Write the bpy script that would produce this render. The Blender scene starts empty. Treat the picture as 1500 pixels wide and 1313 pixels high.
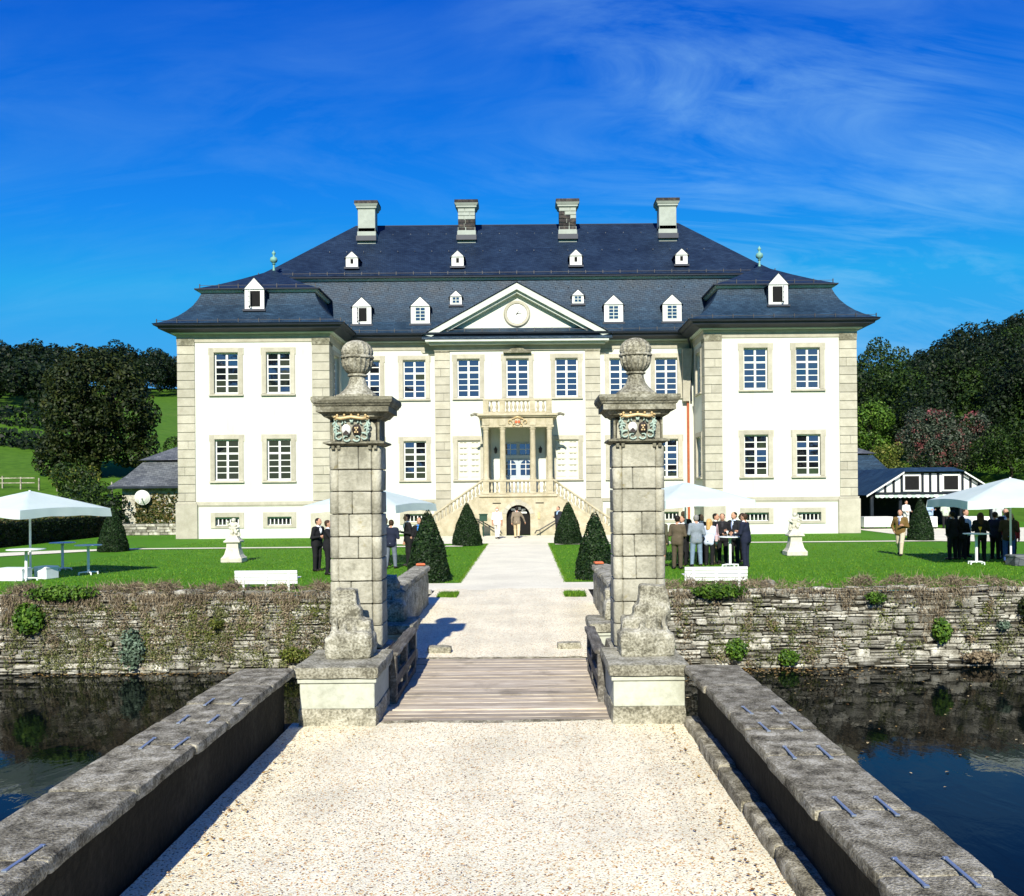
import bpy, bmesh, math, random
import numpy as np
from mathutils import Vector, Matrix, noise as mnoise

R = math.radians
random.seed(7)
rng = np.random.default_rng(11)
scene = bpy.context.scene
COL = scene.collection

# ------------------------------------------------------------------ camera
EYE = 2.65                      # eye height above the lawn
AXIS = -0.42                    # the avenue's centre line, a little left of the camera
cam_data = bpy.data.cameras.new('camera')
cam_data.sensor_width = 36.0
cam_data.lens = 32.4
cam_data.shift_x = -20.0 / 1500.0
cam_data.shift_y = 61.5 / 1500.0
cam_data.clip_start = 0.1
cam_data.clip_end = 3000.0
cam = bpy.data.objects.new('camera', cam_data)
cam.location = (0, 0, EYE)
cam.rotation_euler = (R(90), R(0.5), 0)
COL.objects.link(cam)
scene.camera = cam

# ------------------------------------------------------------------ sky, sun, exposure
SUN_EL, SUN_AZ = 33.5, 4.8      # sun behind the camera, a little to the left
world = bpy.data.worlds.new('World')
scene.world = world
world.use_nodes = True
wn, wl = world.node_tree.nodes, world.node_tree.links
wn.clear()
out = wn.new('ShaderNodeOutputWorld')
bg = wn.new('ShaderNodeBackground'); bg.inputs['Strength'].default_value = 0.057
sky = wn.new('ShaderNodeTexSky'); sky.sky_type = 'NISHITA'; sky.sun_disc = False
sky.sun_elevation = R(SUN_EL); sky.sun_rotation = R(180 + SUN_AZ)
sky.altitude = 300; sky.air_density = 1.0; sky.dust_density = 0.25; sky.ozone_density = 4.0
# deep slide-film blue: each channel of the sky graded by one power curve
def wmath(op, a, b=None, clamp=False):
    n = wn.new('ShaderNodeMath'); n.operation = op; n.use_clamp = clamp
    for i, v in enumerate((a, b)):
        if v is None: continue
        if isinstance(v, (int, float)): n.inputs[i].default_value = v
        else: wl.new(v, n.inputs[i])
    return n.outputs[0]
hs = wn.new('ShaderNodeHueSaturation'); hs.inputs['Saturation'].default_value = 1.32
wl.new(sky.outputs[0], hs.inputs['Color'])
sc_ = wn.new('ShaderNodeSeparateColor'); wl.new(hs.outputs[0], sc_.inputs[0])
cc_ = wn.new('ShaderNodeCombineColor')
for i_, (ex, co, mx_) in enumerate(((1.3, 0.29, 1.6), (1.36, 0.93, 4.6), (0.66, 3.25, 10.0))):
    wl.new(wmath('MINIMUM', wmath('MULTIPLY', wmath('POWER', wmath('MAXIMUM', sc_.outputs[i_], 0.0), ex), co), mx_), cc_.inputs[i_])
# thin high cirrus: streaked noise on a flat cloud layer
tc = wn.new('ShaderNodeTexCoord')
sep = wn.new('ShaderNodeSeparateXYZ'); wl.new(tc.outputs['Generated'], sep.inputs[0])
zz = wmath('ADD', wmath('MAXIMUM', sep.outputs[2], 0.0), 0.45)
cx = wmath('DIVIDE', sep.outputs[0], zz); cy = wmath('DIVIDE', sep.outputs[1], zz)
comb = wn.new('ShaderNodeCombineXYZ'); wl.new(cx, comb.inputs[0]); wl.new(cy, comb.inputs[1])
def streak(rot, sx, sy, loc, scale, detail, dist):
    mp = wn.new('ShaderNodeMapping'); mp.inputs['Rotation'].default_value = (0, 0, R(rot))
    mp.inputs['Scale'].default_value = (sx, sy, 1); mp.inputs['Location'].default_value = loc
    wl.new(comb.outputs[0], mp.inputs[0])
    n = wn.new('ShaderNodeTexNoise'); n.inputs['Scale'].default_value = scale
    n.inputs['Detail'].default_value = detail; n.inputs['Roughness'].default_value = 0.62
    n.inputs['Distortion'].default_value = dist
    wl.new(mp.outputs[0], n.inputs['Vector']); return n.outputs['Fac']
s1 = streak(-32, 0.8, 2.6, (3.1, 1.7, 0), 2.6, 11, 1.0)
s3 = streak(33, 0.8, 3.0, (7.4, 2.2, 0), 2.4, 11, 1.0)
s2 = streak(-15, 0.9, 0.9, (1.9, 4.3, 0), 2.0, 3, 0.2)
east = wmath('ADD', wmath('MULTIPLY', wmath('ADD', cx, 0.10), 2.2, True), 0.18, True)
c1 = wmath('MULTIPLY', wmath('SUBTRACT', s1, 0.46), 4.2, True); c3 = wmath('MULTIPLY', wmath('SUBTRACT', s3, 0.485), 4.4, True)
cl = wmath('MULTIPLY', wmath('MAXIMUM', c1, c3), wmath('MULTIPLY', wmath('SUBTRACT', s2, 0.36), 3.5, True), True)
cl = wmath('MULTIPLY', wmath('MULTIPLY', cl, east), 0.55)
mix = wn.new('ShaderNodeMixRGB'); mix.inputs[2].default_value = (4.2, 8.2, 11.5, 1)
wl.new(cl, mix.inputs[0]); wl.new(cc_.outputs[0], mix.inputs[1])
wl.new(mix.outputs[0], bg.inputs['Color']); wl.new(bg.outputs[0], out.inputs['Surface'])

sun_data = bpy.data.lights.new('sun', 'SUN')
sun_data.energy = 5.0; sun_data.angle = R(0.5); sun_data.color = (1.0, 0.95, 0.82)
sun = bpy.data.objects.new('sun', sun_data)
to_sun = Vector((-math.sin(R(SUN_AZ)) * math.cos(R(SUN_EL)), -math.cos(R(SUN_AZ)) * math.cos(R(SUN_EL)), math.sin(R(SUN_EL))))
sun.rotation_euler = to_sun.to_track_quat('Z', 'Y').to_euler()
sun.location = (-10, -40, 40)
COL.objects.link(sun)

scene.view_settings.view_transform = 'Standard'
scene.view_settings.look = 'None'
scene.view_settings.exposure = 0.6
scene.view_settings.gamma = 1.0
scene.render.engine = 'CYCLES'
scene.cycles.max_bounces = 6
scene.cycles.use_denoising = True
scene.cycles.caustics_reflective = False
scene.cycles.caustics_refractive = False

# ------------------------------------------------------------------ materials
class NT:
    def __init__(s, name):
        s.m = bpy.data.materials.new(name); s.m.use_nodes = True
        s.n, s.l = s.m.node_tree.nodes, s.m.node_tree.links
        s.p = s.n['Principled BSDF']
    def new(s, t, **kw):
        n = s.n.new(t)
        for k, v in kw.items():
            if k in n.inputs: n.inputs[k].default_value = v
            else: setattr(n, k, v)
        return n
    def link(s, a, b): s.l.new(a, b)
    def math(s, op, a, b=0.0, clamp=False):
        n = s.n.new('ShaderNodeMath'); n.operation = op; n.use_clamp = clamp
        for i, v in enumerate((a, b)):
            if isinstance(v, (int, float)): n.inputs[i].default_value = v
            else: s.l.new(v, n.inputs[i])
        return n.outputs[0]
    def coord(s, scale=(1, 1, 1), kind='world'):
        if kind == 'world':
            g = s.new('ShaderNodeNewGeometry'); o = g.outputs['Position']
        else:
            g = s.new('ShaderNodeTexCoord'); o = g.outputs['Object']
        mp = s.new('ShaderNodeMapping'); mp.inputs['Scale'].default_value = scale
        s.link(o, mp.inputs[0]); return mp.outputs[0]
    def noise(s, vec, scale, detail=4, rough=0.55, dist=0.0):
        n = s.new('ShaderNodeTexNoise', Scale=scale, Detail=detail, Roughness=rough, Distortion=dist)
        s.link(vec, n.inputs['Vector']); return n.outputs['Fac']
    def ramp(s, fac, stops):
        r = s.new('ShaderNodeValToRGB'); e = r.color_ramp.elements
        while len(e) < len(stops): e.new(0.5)
        for i, (p, c) in enumerate(stops):
            e[i].position = p; e[i].color = (c[0], c[1], c[2], 1) if not isinstance(c, (int, float)) else (c, c, c, 1)
        s.link(fac, r.inputs[0]); return r.outputs[0]
    def mixc(s, fac, a, b, mode='MIX'):
        n = s.new('ShaderNodeMixRGB'); n.blend_type = mode
        for i, v in ((0, fac), (1, a), (2, b)):
            if isinstance(v, (int, float)): n.inputs[i].default_value = v
            elif isinstance(v, tuple): n.inputs[i].default_value = (v[0], v[1], v[2], 1)
            else: s.link(v, n.inputs[i])
        return n.outputs[0]
    def bump(s, h, strength=0.3, dist=0.02):
        b = s.new('ShaderNodeBump', Strength=strength, Distance=dist)
        s.link(h, b.inputs['Height']); s.link(b.outputs[0], s.p.inputs['Normal'])
    def rnd(s):
        o = s.new('ShaderNodeObjectInfo'); g = s.new('ShaderNodeNewGeometry')
        return s.math('FRACT', s.math('ADD', s.math('MULTIPLY', o.outputs['Random'], 7.31), g.outputs['Random Per Island']))
    def done(s, color=None, rough=0.8, spec=0.3):
        if color is not None:
            if isinstance(color, tuple): s.p.inputs['Base Color'].default_value = (*color[:3], 1)
            else: s.link(color, s.p.inputs['Base Color'])
        if isinstance(rough, (int, float)): s.p.inputs['Roughness'].default_value = rough
        else: s.link(rough, s.p.inputs['Roughness'])
        s.p.inputs['Specular IOR Level'].default_value = spec
        return s.m

def plain(name, c, rough=0.7, spec=0.3, var=0.12, scale=6.0, metallic=0.0, bump=0.0):
    t = NT(name); v = t.coord(kind='object')
    f = t.noise(v, scale, 5)
    a = tuple(x * (1 - var) for x in c); b = tuple(min(1, x * (1 + var)) for x in c)
    col = t.ramp(f, [(0.3, a), (0.7, b)])
    t.p.inputs['Metallic'].default_value = metallic
    if bump: t.bump(t.noise(v, scale * 8, 3), bump, 0.01)
    return t.done(col, rough, spec)

def stone(name, dark, mid, light, scale=3.0, bump=0.5, lichen=None, lich_amt=0.55, rough=0.9, rvar=0.25, stain=0.0, w=0.35, con=1.0):
    t = NT(name); v = t.coord()
    f = t.noise(v, scale, 8, 0.62); f2 = t.noise(v, scale * 9, 5, 0.6)
    fac = t.math('ADD', t.math('MULTIPLY', f, 1 - w), t.math('MULTIPLY', f2, w))
    col = t.ramp(fac, [(0.5 - 0.18 * con, dark), (0.5, mid), (0.5 + 0.18 * con, light)])
    if lichen:
        lf = t.noise(v, scale * 2.2, 9, 0.68, 0.4)
        col = t.mixc(t.math('MULTIPLY', t.math('SUBTRACT', lf, lich_amt), 8.0, True), col, lichen)
    r = t.rnd()
    col = t.mixc(1.0, col, t.ramp(r, [(0, 1 - rvar), (1, 1 + rvar * 0.4)]), 'MULTIPLY')
    if stain:
        sv = t.coord((2.2, 2.2, 0.35))
        sf = t.noise(sv, 1.6, 6, 0.65)
        col = t.mixc(t.math('MULTIPLY', t.math('SUBTRACT', sf, 0.52), stain * 6, True), col, tuple(x * 0.35 for x in dark))
    t.bump(t.math('ADD', f2, t.math('MULTIPLY', f, 0.7)), bump, 0.03)
    return t.done(col, rough, 0.2)

M = {}
# lime plaster, faintly uneven
t = NT('lime_plaster'); v = t.coord()
f = t.noise(v, 0.55, 6, 0.6); g = t.noise(t.coord((3, 3, 0.5)), 0.8, 6, 0.65); h = t.noise(v, 40, 3)
c = t.ramp(f, [(0.3, (0.555, 0.575, 0.505)), (0.7, (0.62, 0.635, 0.565))])
c = t.mixc(t.math('MULTIPLY', t.math('SUBTRACT', g, 0.53), 2.6, True), c, (0.44, 0.45, 0.375))
t.bump(h, 0.15, 0.01); M['plaster'] = t.done(c, 0.9, 0.15)
M['quoin'] = stone('facade_sandstone', (0.35, 0.325, 0.25), (0.43, 0.405, 0.325), (0.52, 0.49, 0.40), 2.0, 0.25, rvar=0.16)
M['portico'] = stone('portico_sandstone', (0.32, 0.28, 0.18), (0.44, 0.39, 0.27), (0.54, 0.48, 0.36), 2.4, 0.35, rvar=0.12, stain=0.25)
M['pillar'] = stone('gate_sandstone', (0.22, 0.21, 0.16), (0.36, 0.345, 0.27), (0.48, 0.46, 0.37), 2.6, 0.5, lichen=(0.26, 0.22, 0.10), lich_amt=0.60, rvar=0.22, stain=0.25, con=0.7)
M['lichen'] = stone('lichen_stone', (0.12, 0.112, 0.08), (0.30, 0.285, 0.215), (0.50, 0.48, 0.39), 4.0, 0.8, lichen=(0.09, 0.085, 0.06), lich_amt=0.60, rvar=0.12, w=0.5, con=0.55)
M['coping'] = stone('coping_stone', (0.055, 0.048, 0.032), (0.255, 0.232, 0.168), (0.54, 0.51, 0.41), 7.0, 0.8, lichen=(0.05, 0.042, 0.03), lich_amt=0.57, rvar=0.25, w=0.45, con=0.62)
M['parapet'] = stone('parapet_render', (0.007, 0.0065, 0.0045), (0.016, 0.0145, 0.010), (0.042, 0.038, 0.028), 1.6, 0.6, rvar=0.1, stain=0.6)  # grimy, with albedo lowered further so the shaded inner faces read black
M['pedestal'] = stone('pedestal_plaster', (0.30, 0.305, 0.24), (0.44, 0.455, 0.375), (0.53, 0.545, 0.465), 2.0, 0.2, lichen=(0.22, 0.20, 0.14), lich_amt=0.66, rvar=0.05)
M['cap'] = stone('weathered_cap_stone', (0.07, 0.068, 0.05), (0.19, 0.18, 0.13), (0.42, 0.41, 0.33), 4.0, 0.6, lichen=(0.04, 0.04, 0.03), lich_amt=0.56, rvar=0.1)
M['rubble'] = stone('rubble_stone', (0.13, 0.12, 0.09), (0.36, 0.345, 0.285), (0.60, 0.59, 0.52), 3.4, 1.0, lichen=(0.16, 0.10, 0.05), lich_amt=0.60, rvar=0.6, con=0.7)
M['mortar'] = stone('wall_mortar', (0.02, 0.018, 0.013), (0.05, 0.045, 0.032), (0.10, 0.09, 0.065), 5.0, 0.8)
M['statue'] = stone('statue_sandstone', (0.40, 0.38, 0.29), (0.56, 0.54, 0.45), (0.66, 0.64, 0.55), 5.0, 0.4, lichen=(0.30, 0.27, 0.18), lich_amt=0.64, rvar=0.05)
M['chimney'] = plain('chimney_render', (0.34, 0.375, 0.33), 0.85, 0.2, 0.1, 3.0)
M['soot_brick'] = stone('sooty_brick', (0.02, 0.02, 0.022), (0.05, 0.045, 0.045), (0.16, 0.13, 0.10), 4.0, 0.5, rvar=0.5)

def slate(name, c0, c1, sx=3.0):
    t = NT(name)
    g = t.new('ShaderNodeNewGeometry'); sp = t.new('ShaderNodeSeparateXYZ'); t.link(g.outputs['Position'], sp.inputs[0])
    cb = t.new('ShaderNodeCombineXYZ')
    t.link(t.math('ADD', sp.outputs[0], t.math('MULTIPLY', sp.outputs[1], 0.45)), cb.inputs[0])
    t.link(t.math('ADD', t.math('MULTIPLY', sp.outputs[2], 1.0), t.math('MULTIPLY', sp.outputs[1], 0.55)), cb.inputs[1])
    mp = t.new('ShaderNodeMapping'); mp.inputs['Rotation'].default_value = (0, 0, R(14)); t.link(cb.outputs[0], mp.inputs[0])
    b = t.new('ShaderNodeTexBrick', Scale=sx); b.inputs['Mortar Size'].default_value = 0.018
    b.inputs['Brick Width'].default_value = 0.75; b.inputs['Row Height'].default_value = 0.5; b.inputs['Bias'].default_value = 0.0
    b.inputs['Color1'].default_value = (*c0, 1); b.inputs['Color2'].default_value = (*c1, 1); b.inputs['Mortar'].default_value = (c0[0] * .35, c0[1] * .35, c0[2] * .4, 1)
    t.link(mp.outputs[0], b.inputs['Vector'])
    v = t.coord(); f = t.noise(v, 0.5, 7, 0.65); s2 = t.noise(t.coord((0.5, 0.5, 3)), 2.0, 5)
    c = t.mixc(1.0, b.outputs[0], t.ramp(f, [(0.25, 0.6), (0.75, 1.45)]), 'MULTIPLY')
    c = t.mixc(t.math('MULTIPLY', t.math('SUBTRACT', s2, 0.6), 3, True), c, tuple(min(1, x * 2.4) for x in c1))
    rr = t.math('ADD', t.math('MULTIPLY', b.outputs['Fac'], 0.2), t.math('ADD', t.math('MULTIPLY', f, 0.3), 0.42))
    t.bump(t.math('ADD', t.math('MULTIPLY', b.outputs['Fac'], -1.0), t.noise(v, 9, 3)), 0.5, 0.03)
    return t.done(c, rr, 0.28)
M['slate'] = slate('roof_slate', (0.010, 0.027, 0.050), (0.020, 0.046, 0.078))
M['slate_dark'] = slate('upper_roof_slate', (0.006, 0.015, 0.033), (0.012, 0.026, 0.052))
M['slate_grey'] = slate('grey_roof_slate', (0.06, 0.068, 0.078), (0.12, 0.13, 0.14), 2.2)
M['fascia'] = plain('lead_fascia', (0.018, 0.024, 0.040), 0.5, 0.4, 0.2, 2.0)
M['trim'] = plain('pale_stone_trim', (0.50, 0.54, 0.49), 0.75, 0.25, 0.1, 2.5)
M['white'] = plain('white_paint', (0.66, 0.67, 0.64), 0.5, 0.35, 0.04, 4.0)
M['white2'] = plain('white_garden_paint', (0.72, 0.76, 0.76), 0.45, 0.4, 0.06, 5.0)
M['shutter'] = plain('painted_shutter', (0.58, 0.58, 0.48), 0.6, 0.3, 0.05, 3.0)
M['door_blue'] = plain('blue_grey_door', (0.40, 0.46, 0.50), 0.5, 0.4, 0.1, 3.0)
M['dark'] = plain('dark_interior', (0.012, 0.012, 0.012), 0.8, 0.1)  # near-black colour stands in for the shade inside rooms and openings
M['iron'] = plain('dark_iron', (0.02, 0.02, 0.022), 0.5, 0.5, 0.2)
M['clamp'] = plain('lead_clamp', (0.40, 0.46, 0.54), 0.45, 0.5, 0.1, 9.0, metallic=0.75)
M['copper'] = plain('verdigris_copper', (0.16, 0.34, 0.29), 0.6, 0.4, 0.2, 5.0)
M['pipe'] = plain('new_copper_pipe', (0.50, 0.13, 0.055), 0.4, 0.5, 0.15, 3.0, metallic=0.3)
M['gold'] = plain('gilded_stone', (0.54, 0.40, 0.20), 0.45, 0.5, 0.2, 12.0)
M['teal'] = plain('painted_scroll', (0.33, 0.43, 0.37), 0.6, 0.3, 0.15, 14.0)
M['shield_w'] = plain('shield_white', (0.70, 0.70, 0.66), 0.6, 0.3)
M['shield_d'] = plain('shield_dark', (0.03, 0.022, 0.02), 0.6, 0.3)
M['clay'] = plain('clay_tile', (0.55, 0.14, 0.06), 0.8, 0.2, 0.15, 12.0)
t = NT('window_glass'); v = t.coord()
t.p.inputs['IOR'].default_value = 2.7; t.bump(t.noise(v, 1.3, 2), 0.06, 0.05)
M['glass'] = t.done((0.008, 0.009, 0.012), 0.03, 0.6)

# wood
def wood(name, a, b, c, s=(1.2, 14, 14), rough=0.8):
    t = NT(name); v = t.coord(s)
    f = t.noise(v, 2.0, 8, 0.65, 0.5)
    col = t.ramp(f, [(0.3, a), (0.5, b), (0.72, c)])
    col = t.mixc(1.0, col, t.ramp(t.rnd(), [(0, 0.7), (1, 1.12)]), 'MULTIPLY')
    st = t.noise(t.coord(), 1.3, 6, 0.7)
    col = t.mixc(t.math('MULTIPLY', t.math('SUBTRACT', st, 0.55), 4, True), col, (0.10, 0.085, 0.06))
    t.bump(f, 0.5, 0.01); return t.done(col, rough, 0.2)
M['plank'] = wood('bridge_plank_wood', (0.25, 0.195, 0.14), (0.45, 0.385, 0.30), (0.60, 0.54, 0.44))
M['rail'] = wood('railing_wood', (0.05, 0.045, 0.038), (0.13, 0.12, 0.10), (0.32, 0.31, 0.28), (14, 1.2, 14))
M['timber'] = wood('dark_timber', (0.006, 0.009, 0.014), (0.012, 0.018, 0.026), (0.02, 0.028, 0.04), (10, 10, 2))

# gravel
def gravel(name, big):
    t = NT(name); v = t.coord()
    vo = t.new('ShaderNodeTexVoronoi', Scale=big); t.link(v, vo.inputs['Vector'])
    sp = t.new('ShaderNodeSeparateColor'); t.link(vo.outputs['Color'], sp.inputs[0])
    col = t.ramp(sp.outputs[0], [(0.0, (0.80, 0.74, 0.54)), (0.30, (0.88, 0.83, 0.64)), (0.58, (0.66, 0.60, 0.43)), (0.70, (0.84, 0.78, 0.58)),
                                 (0.80, (0.66, 0.46, 0.22)), (0.875, (0.50, 0.26, 0.10)), (0.91, (0.80, 0.75, 0.58)), (0.965, (0.16, 0.11, 0.085))])
    for n in t.n:
        if n.type == 'VALTORGB': n.color_ramp.interpolation = 'CONSTANT'
    vo2 = t.new('ShaderNodeTexVoronoi', Scale=big * 0.43); t.link(v, vo2.inputs['Vector'])
    sp2 = t.new('ShaderNodeSeparateColor'); t.link(vo2.outputs['Color'], sp2.inputs[0])
    spot = t.math('MULTIPLY', t.math('GREATER_THAN', sp2.outputs[1], 0.93), t.math('LESS_THAN', vo2.outputs['Distance'], 0.3))
    col = t.mixc(spot, col, (0.20, 0.12, 0.07))
    patch = t.noise(v, 0.9, 6, 0.6)
    col = t.mixc(1.0, col, t.ramp(patch, [(0.3, 0.86), (0.7, 1.08)]), 'MULTIPLY')
    dirt = t.math('MULTIPLY', t.math('SUBTRACT', t.noise(v, 2.3, 8, 0.7), 0.60), 3, True)
    col = t.mixc(t.math('MULTIPLY', dirt, 0.5), col, (0.52, 0.45, 0.34))
    tr_ = t.noise(t.coord((2.2, 0.18, 1)), 1.0, 5, 0.6)
    col = t.mixc(1.0, col, t.ramp(tr_, [(0.35, 0.91), (0.62, 1.04)]), 'MULTIPLY')
    t.bump(t.math('SUBTRACT', 1.0, vo.outputs['Distance']), 0.4, 0.014)
    return t.done(col, 0.9, 0.2)
M['gravel'] = gravel('washed_gravel', 80.0)
t = NT('path_gravel'); v = t.coord()
f = t.noise(v, 30, 4, 0.7); p = t.noise(v, 0.7, 6, 0.6)
c = t.ramp(f, [(0.3, (0.60, 0.56, 0.42)), (0.5, (0.74, 0.70, 0.55)), (0.7, (0.82, 0.78, 0.64))])
c = t.mixc(1.0, c, t.ramp(p, [(0.3, 0.86), (0.7, 1.06)]), 'MULTIPLY')
t.bump(f, 0.4, 0.02); M['path'] = t.done(c, 0.95, 0.15)
t = NT('soil'); v = t.coord(); f = t.noise(v, 6, 8, 0.7)
M['soil'] = t.done(t.ramp(f, [(0.3, (0.06, 0.045, 0.028)), (0.7, (0.17, 0.13, 0.08))]), 0.95, 0.1)
# lawn and meadow
t = NT('lawn_grass'); v = t.coord()
f = t.noise(v, 26, 4, 0.75); p = t.noise(v, 0.35, 6, 0.62); q = t.noise(t.coord((1, 0.4, 1)), 5, 5, 0.7)
c = t.ramp(f, [(0.28, (0.030, 0.105, 0.004)), (0.5, (0.078, 0.24, 0.008)), (0.74, (0.155, 0.35, 0.02))])
c = t.mixc(t.math('MULTIPLY', t.math('SUBTRACT', p, 0.45), 2.2, True), c, (0.085, 0.23, 0.010))
c = t.mixc(t.math('MULTIPLY', t.math('SUBTRACT', q, 0.6), 2.0, True), c, (0.13, 0.26, 0.02))
wr = t.noise(v, 0.9, 7, 0.7, 0.6)
c = t.mixc(t.math('MULTIPLY', t.math('SUBTRACT', wr, 0.58), 3.0, True), c, (0.17, 0.24, 0.03))
dk_ = t.noise(v, 2.2, 6, 0.7)
c = t.mixc(t.math('MULTIPLY', t.math('SUBTRACT', dk_, 0.56), 3.0, True), c, (0.028, 0.10, 0.006))
t.bump(f, 1.0, 0.06); M['lawn'] = t.done(c, 0.8, 0.15)
t = NT('meadow'); v = t.coord()
f = t.noise(v, 0.9, 8, 0.7); p = t.noise(v, 0.05, 5, 0.6)
c = t.ramp(f, [(0.3, (0.035, 0.095, 0.006)), (0.7, (0.085, 0.18, 0.015))])
c = t.mixc(t.math('MULTIPLY', t.math('SUBTRACT', p, 0.5), 3, True), c, (0.10, 0.17, 0.025))
M['meadow'] = t.done(c, 0.9, 0.1)
# moat water
t = NT('moat_water'); v = t.coord((1.0, 0.5, 1))
w1 = t.noise(v, 1.6, 4, 0.55, 0.8); w2 = t.noise(t.coord((1, 0.6, 1)), 7.0, 3, 0.5)
t.bump(t.math('ADD', t.math('MULTIPLY', w1, 1.0), t.math('MULTIPLY', w2, 0.16)), 0.06, 0.10)
t.p.inputs['IOR'].default_value = 1.2
M['water'] = t.done((0.0015, 0.003, 0.003), 0.02, 0.3)
# foliage
def leafmat(name, dark, mid, light, rough=0.55, trans=0.22, odd=None, spec=0.25):
    t = NT(name); r = t.rnd()
    col = t.ramp(r, [(0.0, dark), (0.5, mid), (1.0, light)])
    big = t.noise(t.coord(), 0.55, 4)
    col = t.mixc(1.0, col, t.ramp(big, [(0.3, 0.7), (0.7, 1.25)]), 'MULTIPLY')
    if odd:
        o = t.noise(t.coord(), 0.8, 5, 0.6)
        col = t.mixc(t.math('MULTIPLY', t.math('SUBTRACT', o, odd[1]), 9, True), col, odd[0])
    t.done(col, rough, spec)
    tr = t.new('ShaderNodeBsdfTranslucent'); t.link(col, tr.inputs[0])
    mx = t.new('ShaderNodeMixShader'); mx.inputs[0].default_value = trans
    o = t.n['Material Output']
    t.link(t.p.outputs[0], mx.inputs[1]); t.link(tr.outputs[0], mx.inputs[2]); t.link(mx.outputs[0], o.inputs['Surface'])
    return t.m
M['yew'] = leafmat('yew_leaves', (0.004, 0.014, 0.004), (0.010, 0.030, 0.007), (0.030, 0.064, 0.014))
M['lime_tree'] = leafmat('old_tree_leaves', (0.006, 0.014, 0.003), (0.016, 0.030, 0.006), (0.050, 0.062, 0.013), odd=((0.08, 0.06, 0.012), 0.63))
M['wood_leaf'] = leafmat('shaded_forest_leaves', (0.003, 0.009, 0.003), (0.008, 0.019, 0.005), (0.020, 0.038, 0.009))  # albedo lowered to carry the shade of the wooded hill
M['wood_lit'] = leafmat('bright_forest_leaves', (0.006, 0.018, 0.003), (0.018, 0.043, 0.006), (0.05, 0.092, 0.012))  # lighter copy; the sunlit look is put into the leaf colour
M['bright_leaf'] = leafmat('bright_shrub_leaves', (0.02, 0.06, 0.006), (0.06, 0.14, 0.012), (0.14, 0.24, 0.03))
M['red_leaf'] = leafmat('reddish_bush_leaves', (0.018, 0.035, 0.018), (0.05, 0.075, 0.045), (0.11, 0.125, 0.09), odd=((0.30, 0.075, 0.085), 0.545))
M['yellow_leaf'] = leafmat('yellow_green_leaves', (0.05, 0.075, 0.01), (0.11, 0.14, 0.02), (0.20, 0.20, 0.04))
M['ivy'] = leafmat('ivy_leaves', (0.02, 0.04, 0.008), (0.07, 0.09, 0.02), (0.20, 0.14, 0.05), odd=((0.26, 0.12, 0.05), 0.60))
M['dry'] = leafmat('dry_stems', (0.09, 0.068, 0.042), (0.21, 0.165, 0.105), (0.36, 0.30, 0.205), rough=0.9, trans=0.1, spec=0.1)
M['moss'] = leafmat('wall_moss', (0.05, 0.065, 0.018), (0.13, 0.145, 0.05), (0.24, 0.24, 0.11), rough=0.9, trans=0.15, spec=0.1)
M['silver'] = leafmat('silvery_leaves', (0.05, 0.085, 0.05), (0.12, 0.18, 0.12), (0.22, 0.30, 0.22), rough=0.8)
M['blade'] = leafmat('grass_blades', (0.04, 0.11, 0.004), (0.095, 0.22, 0.010), (0.19, 0.33, 0.025), rough=0.6, trans=0.3)
M['fallen'] = leafmat('fallen_leaves', (0.20, 0.10, 0.03), (0.38, 0.24, 0.07), (0.55, 0.45, 0.25), rough=0.7, trans=0.1)
M['bark'] = stone('tree_bark', (0.012, 0.010, 0.008), (0.03, 0.025, 0.018), (0.06, 0.05, 0.038), 4.0, 0.9)
t = NT('parasol_cloth'); v = t.coord()
f = t.noise(v, 1.2, 5)
col = t.ramp(f, [(0.3, (0.66, 0.76, 0.74)), (0.7, (0.74, 0.82, 0.80))]); t.done(col, 0.85, 0.15)
tr = t.new('ShaderNodeBsdfTranslucent'); t.link(col, tr.inputs[0]); mx = t.new('ShaderNodeMixShader'); mx.inputs[0].default_value = 0.3
t.link(t.p.outputs[0], mx.inputs[1]); t.link(tr.outputs[0], mx.inputs[2]); t.link(mx.outputs[0], t.n['Material Output'].inputs['Surface'])
M['cloth'] = t.m
_cm = {}
def cmat(kind, c, rough=0.85, var=0.14):
    key = (kind, tuple(round(x, 3) for x in c))
    if key not in _cm: _cm[key] = plain(kind, c, rough, 0.2, var, 22.0)
    return _cm[key]

# ------------------------------------------------------------------ mesh helpers
def link(o, parent=None):
    COL.objects.link(o)
    if parent is not None: o.parent = parent
    return o
def tag(o, label=None, cat=None, group=None, kind=None):
    if label: o['label'] = label
    if cat: o['category'] = cat
    if group: o['group'] = group
    if kind: o['kind'] = kind
    return o
def empty(name, loc, rz=0.0):
    o = bpy.data.objects.new(name, None); o.location = loc; o.rotation_euler = (0, 0, rz)
    o.empty_display_size = 0.2
    return link(o)
def inst(name, me, loc=(0, 0, 0), parent=None, rz=0.0, scale=None):
    o = bpy.data.objects.new(name, me); o.location = loc
    o.rotation_euler = rz if isinstance(rz, tuple) else (0, 0, rz)
    if scale: o.scale = scale
    return link(o, parent)

def nz(p, s=1.0): return mnoise.noise(Vector(p) * s)

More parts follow.
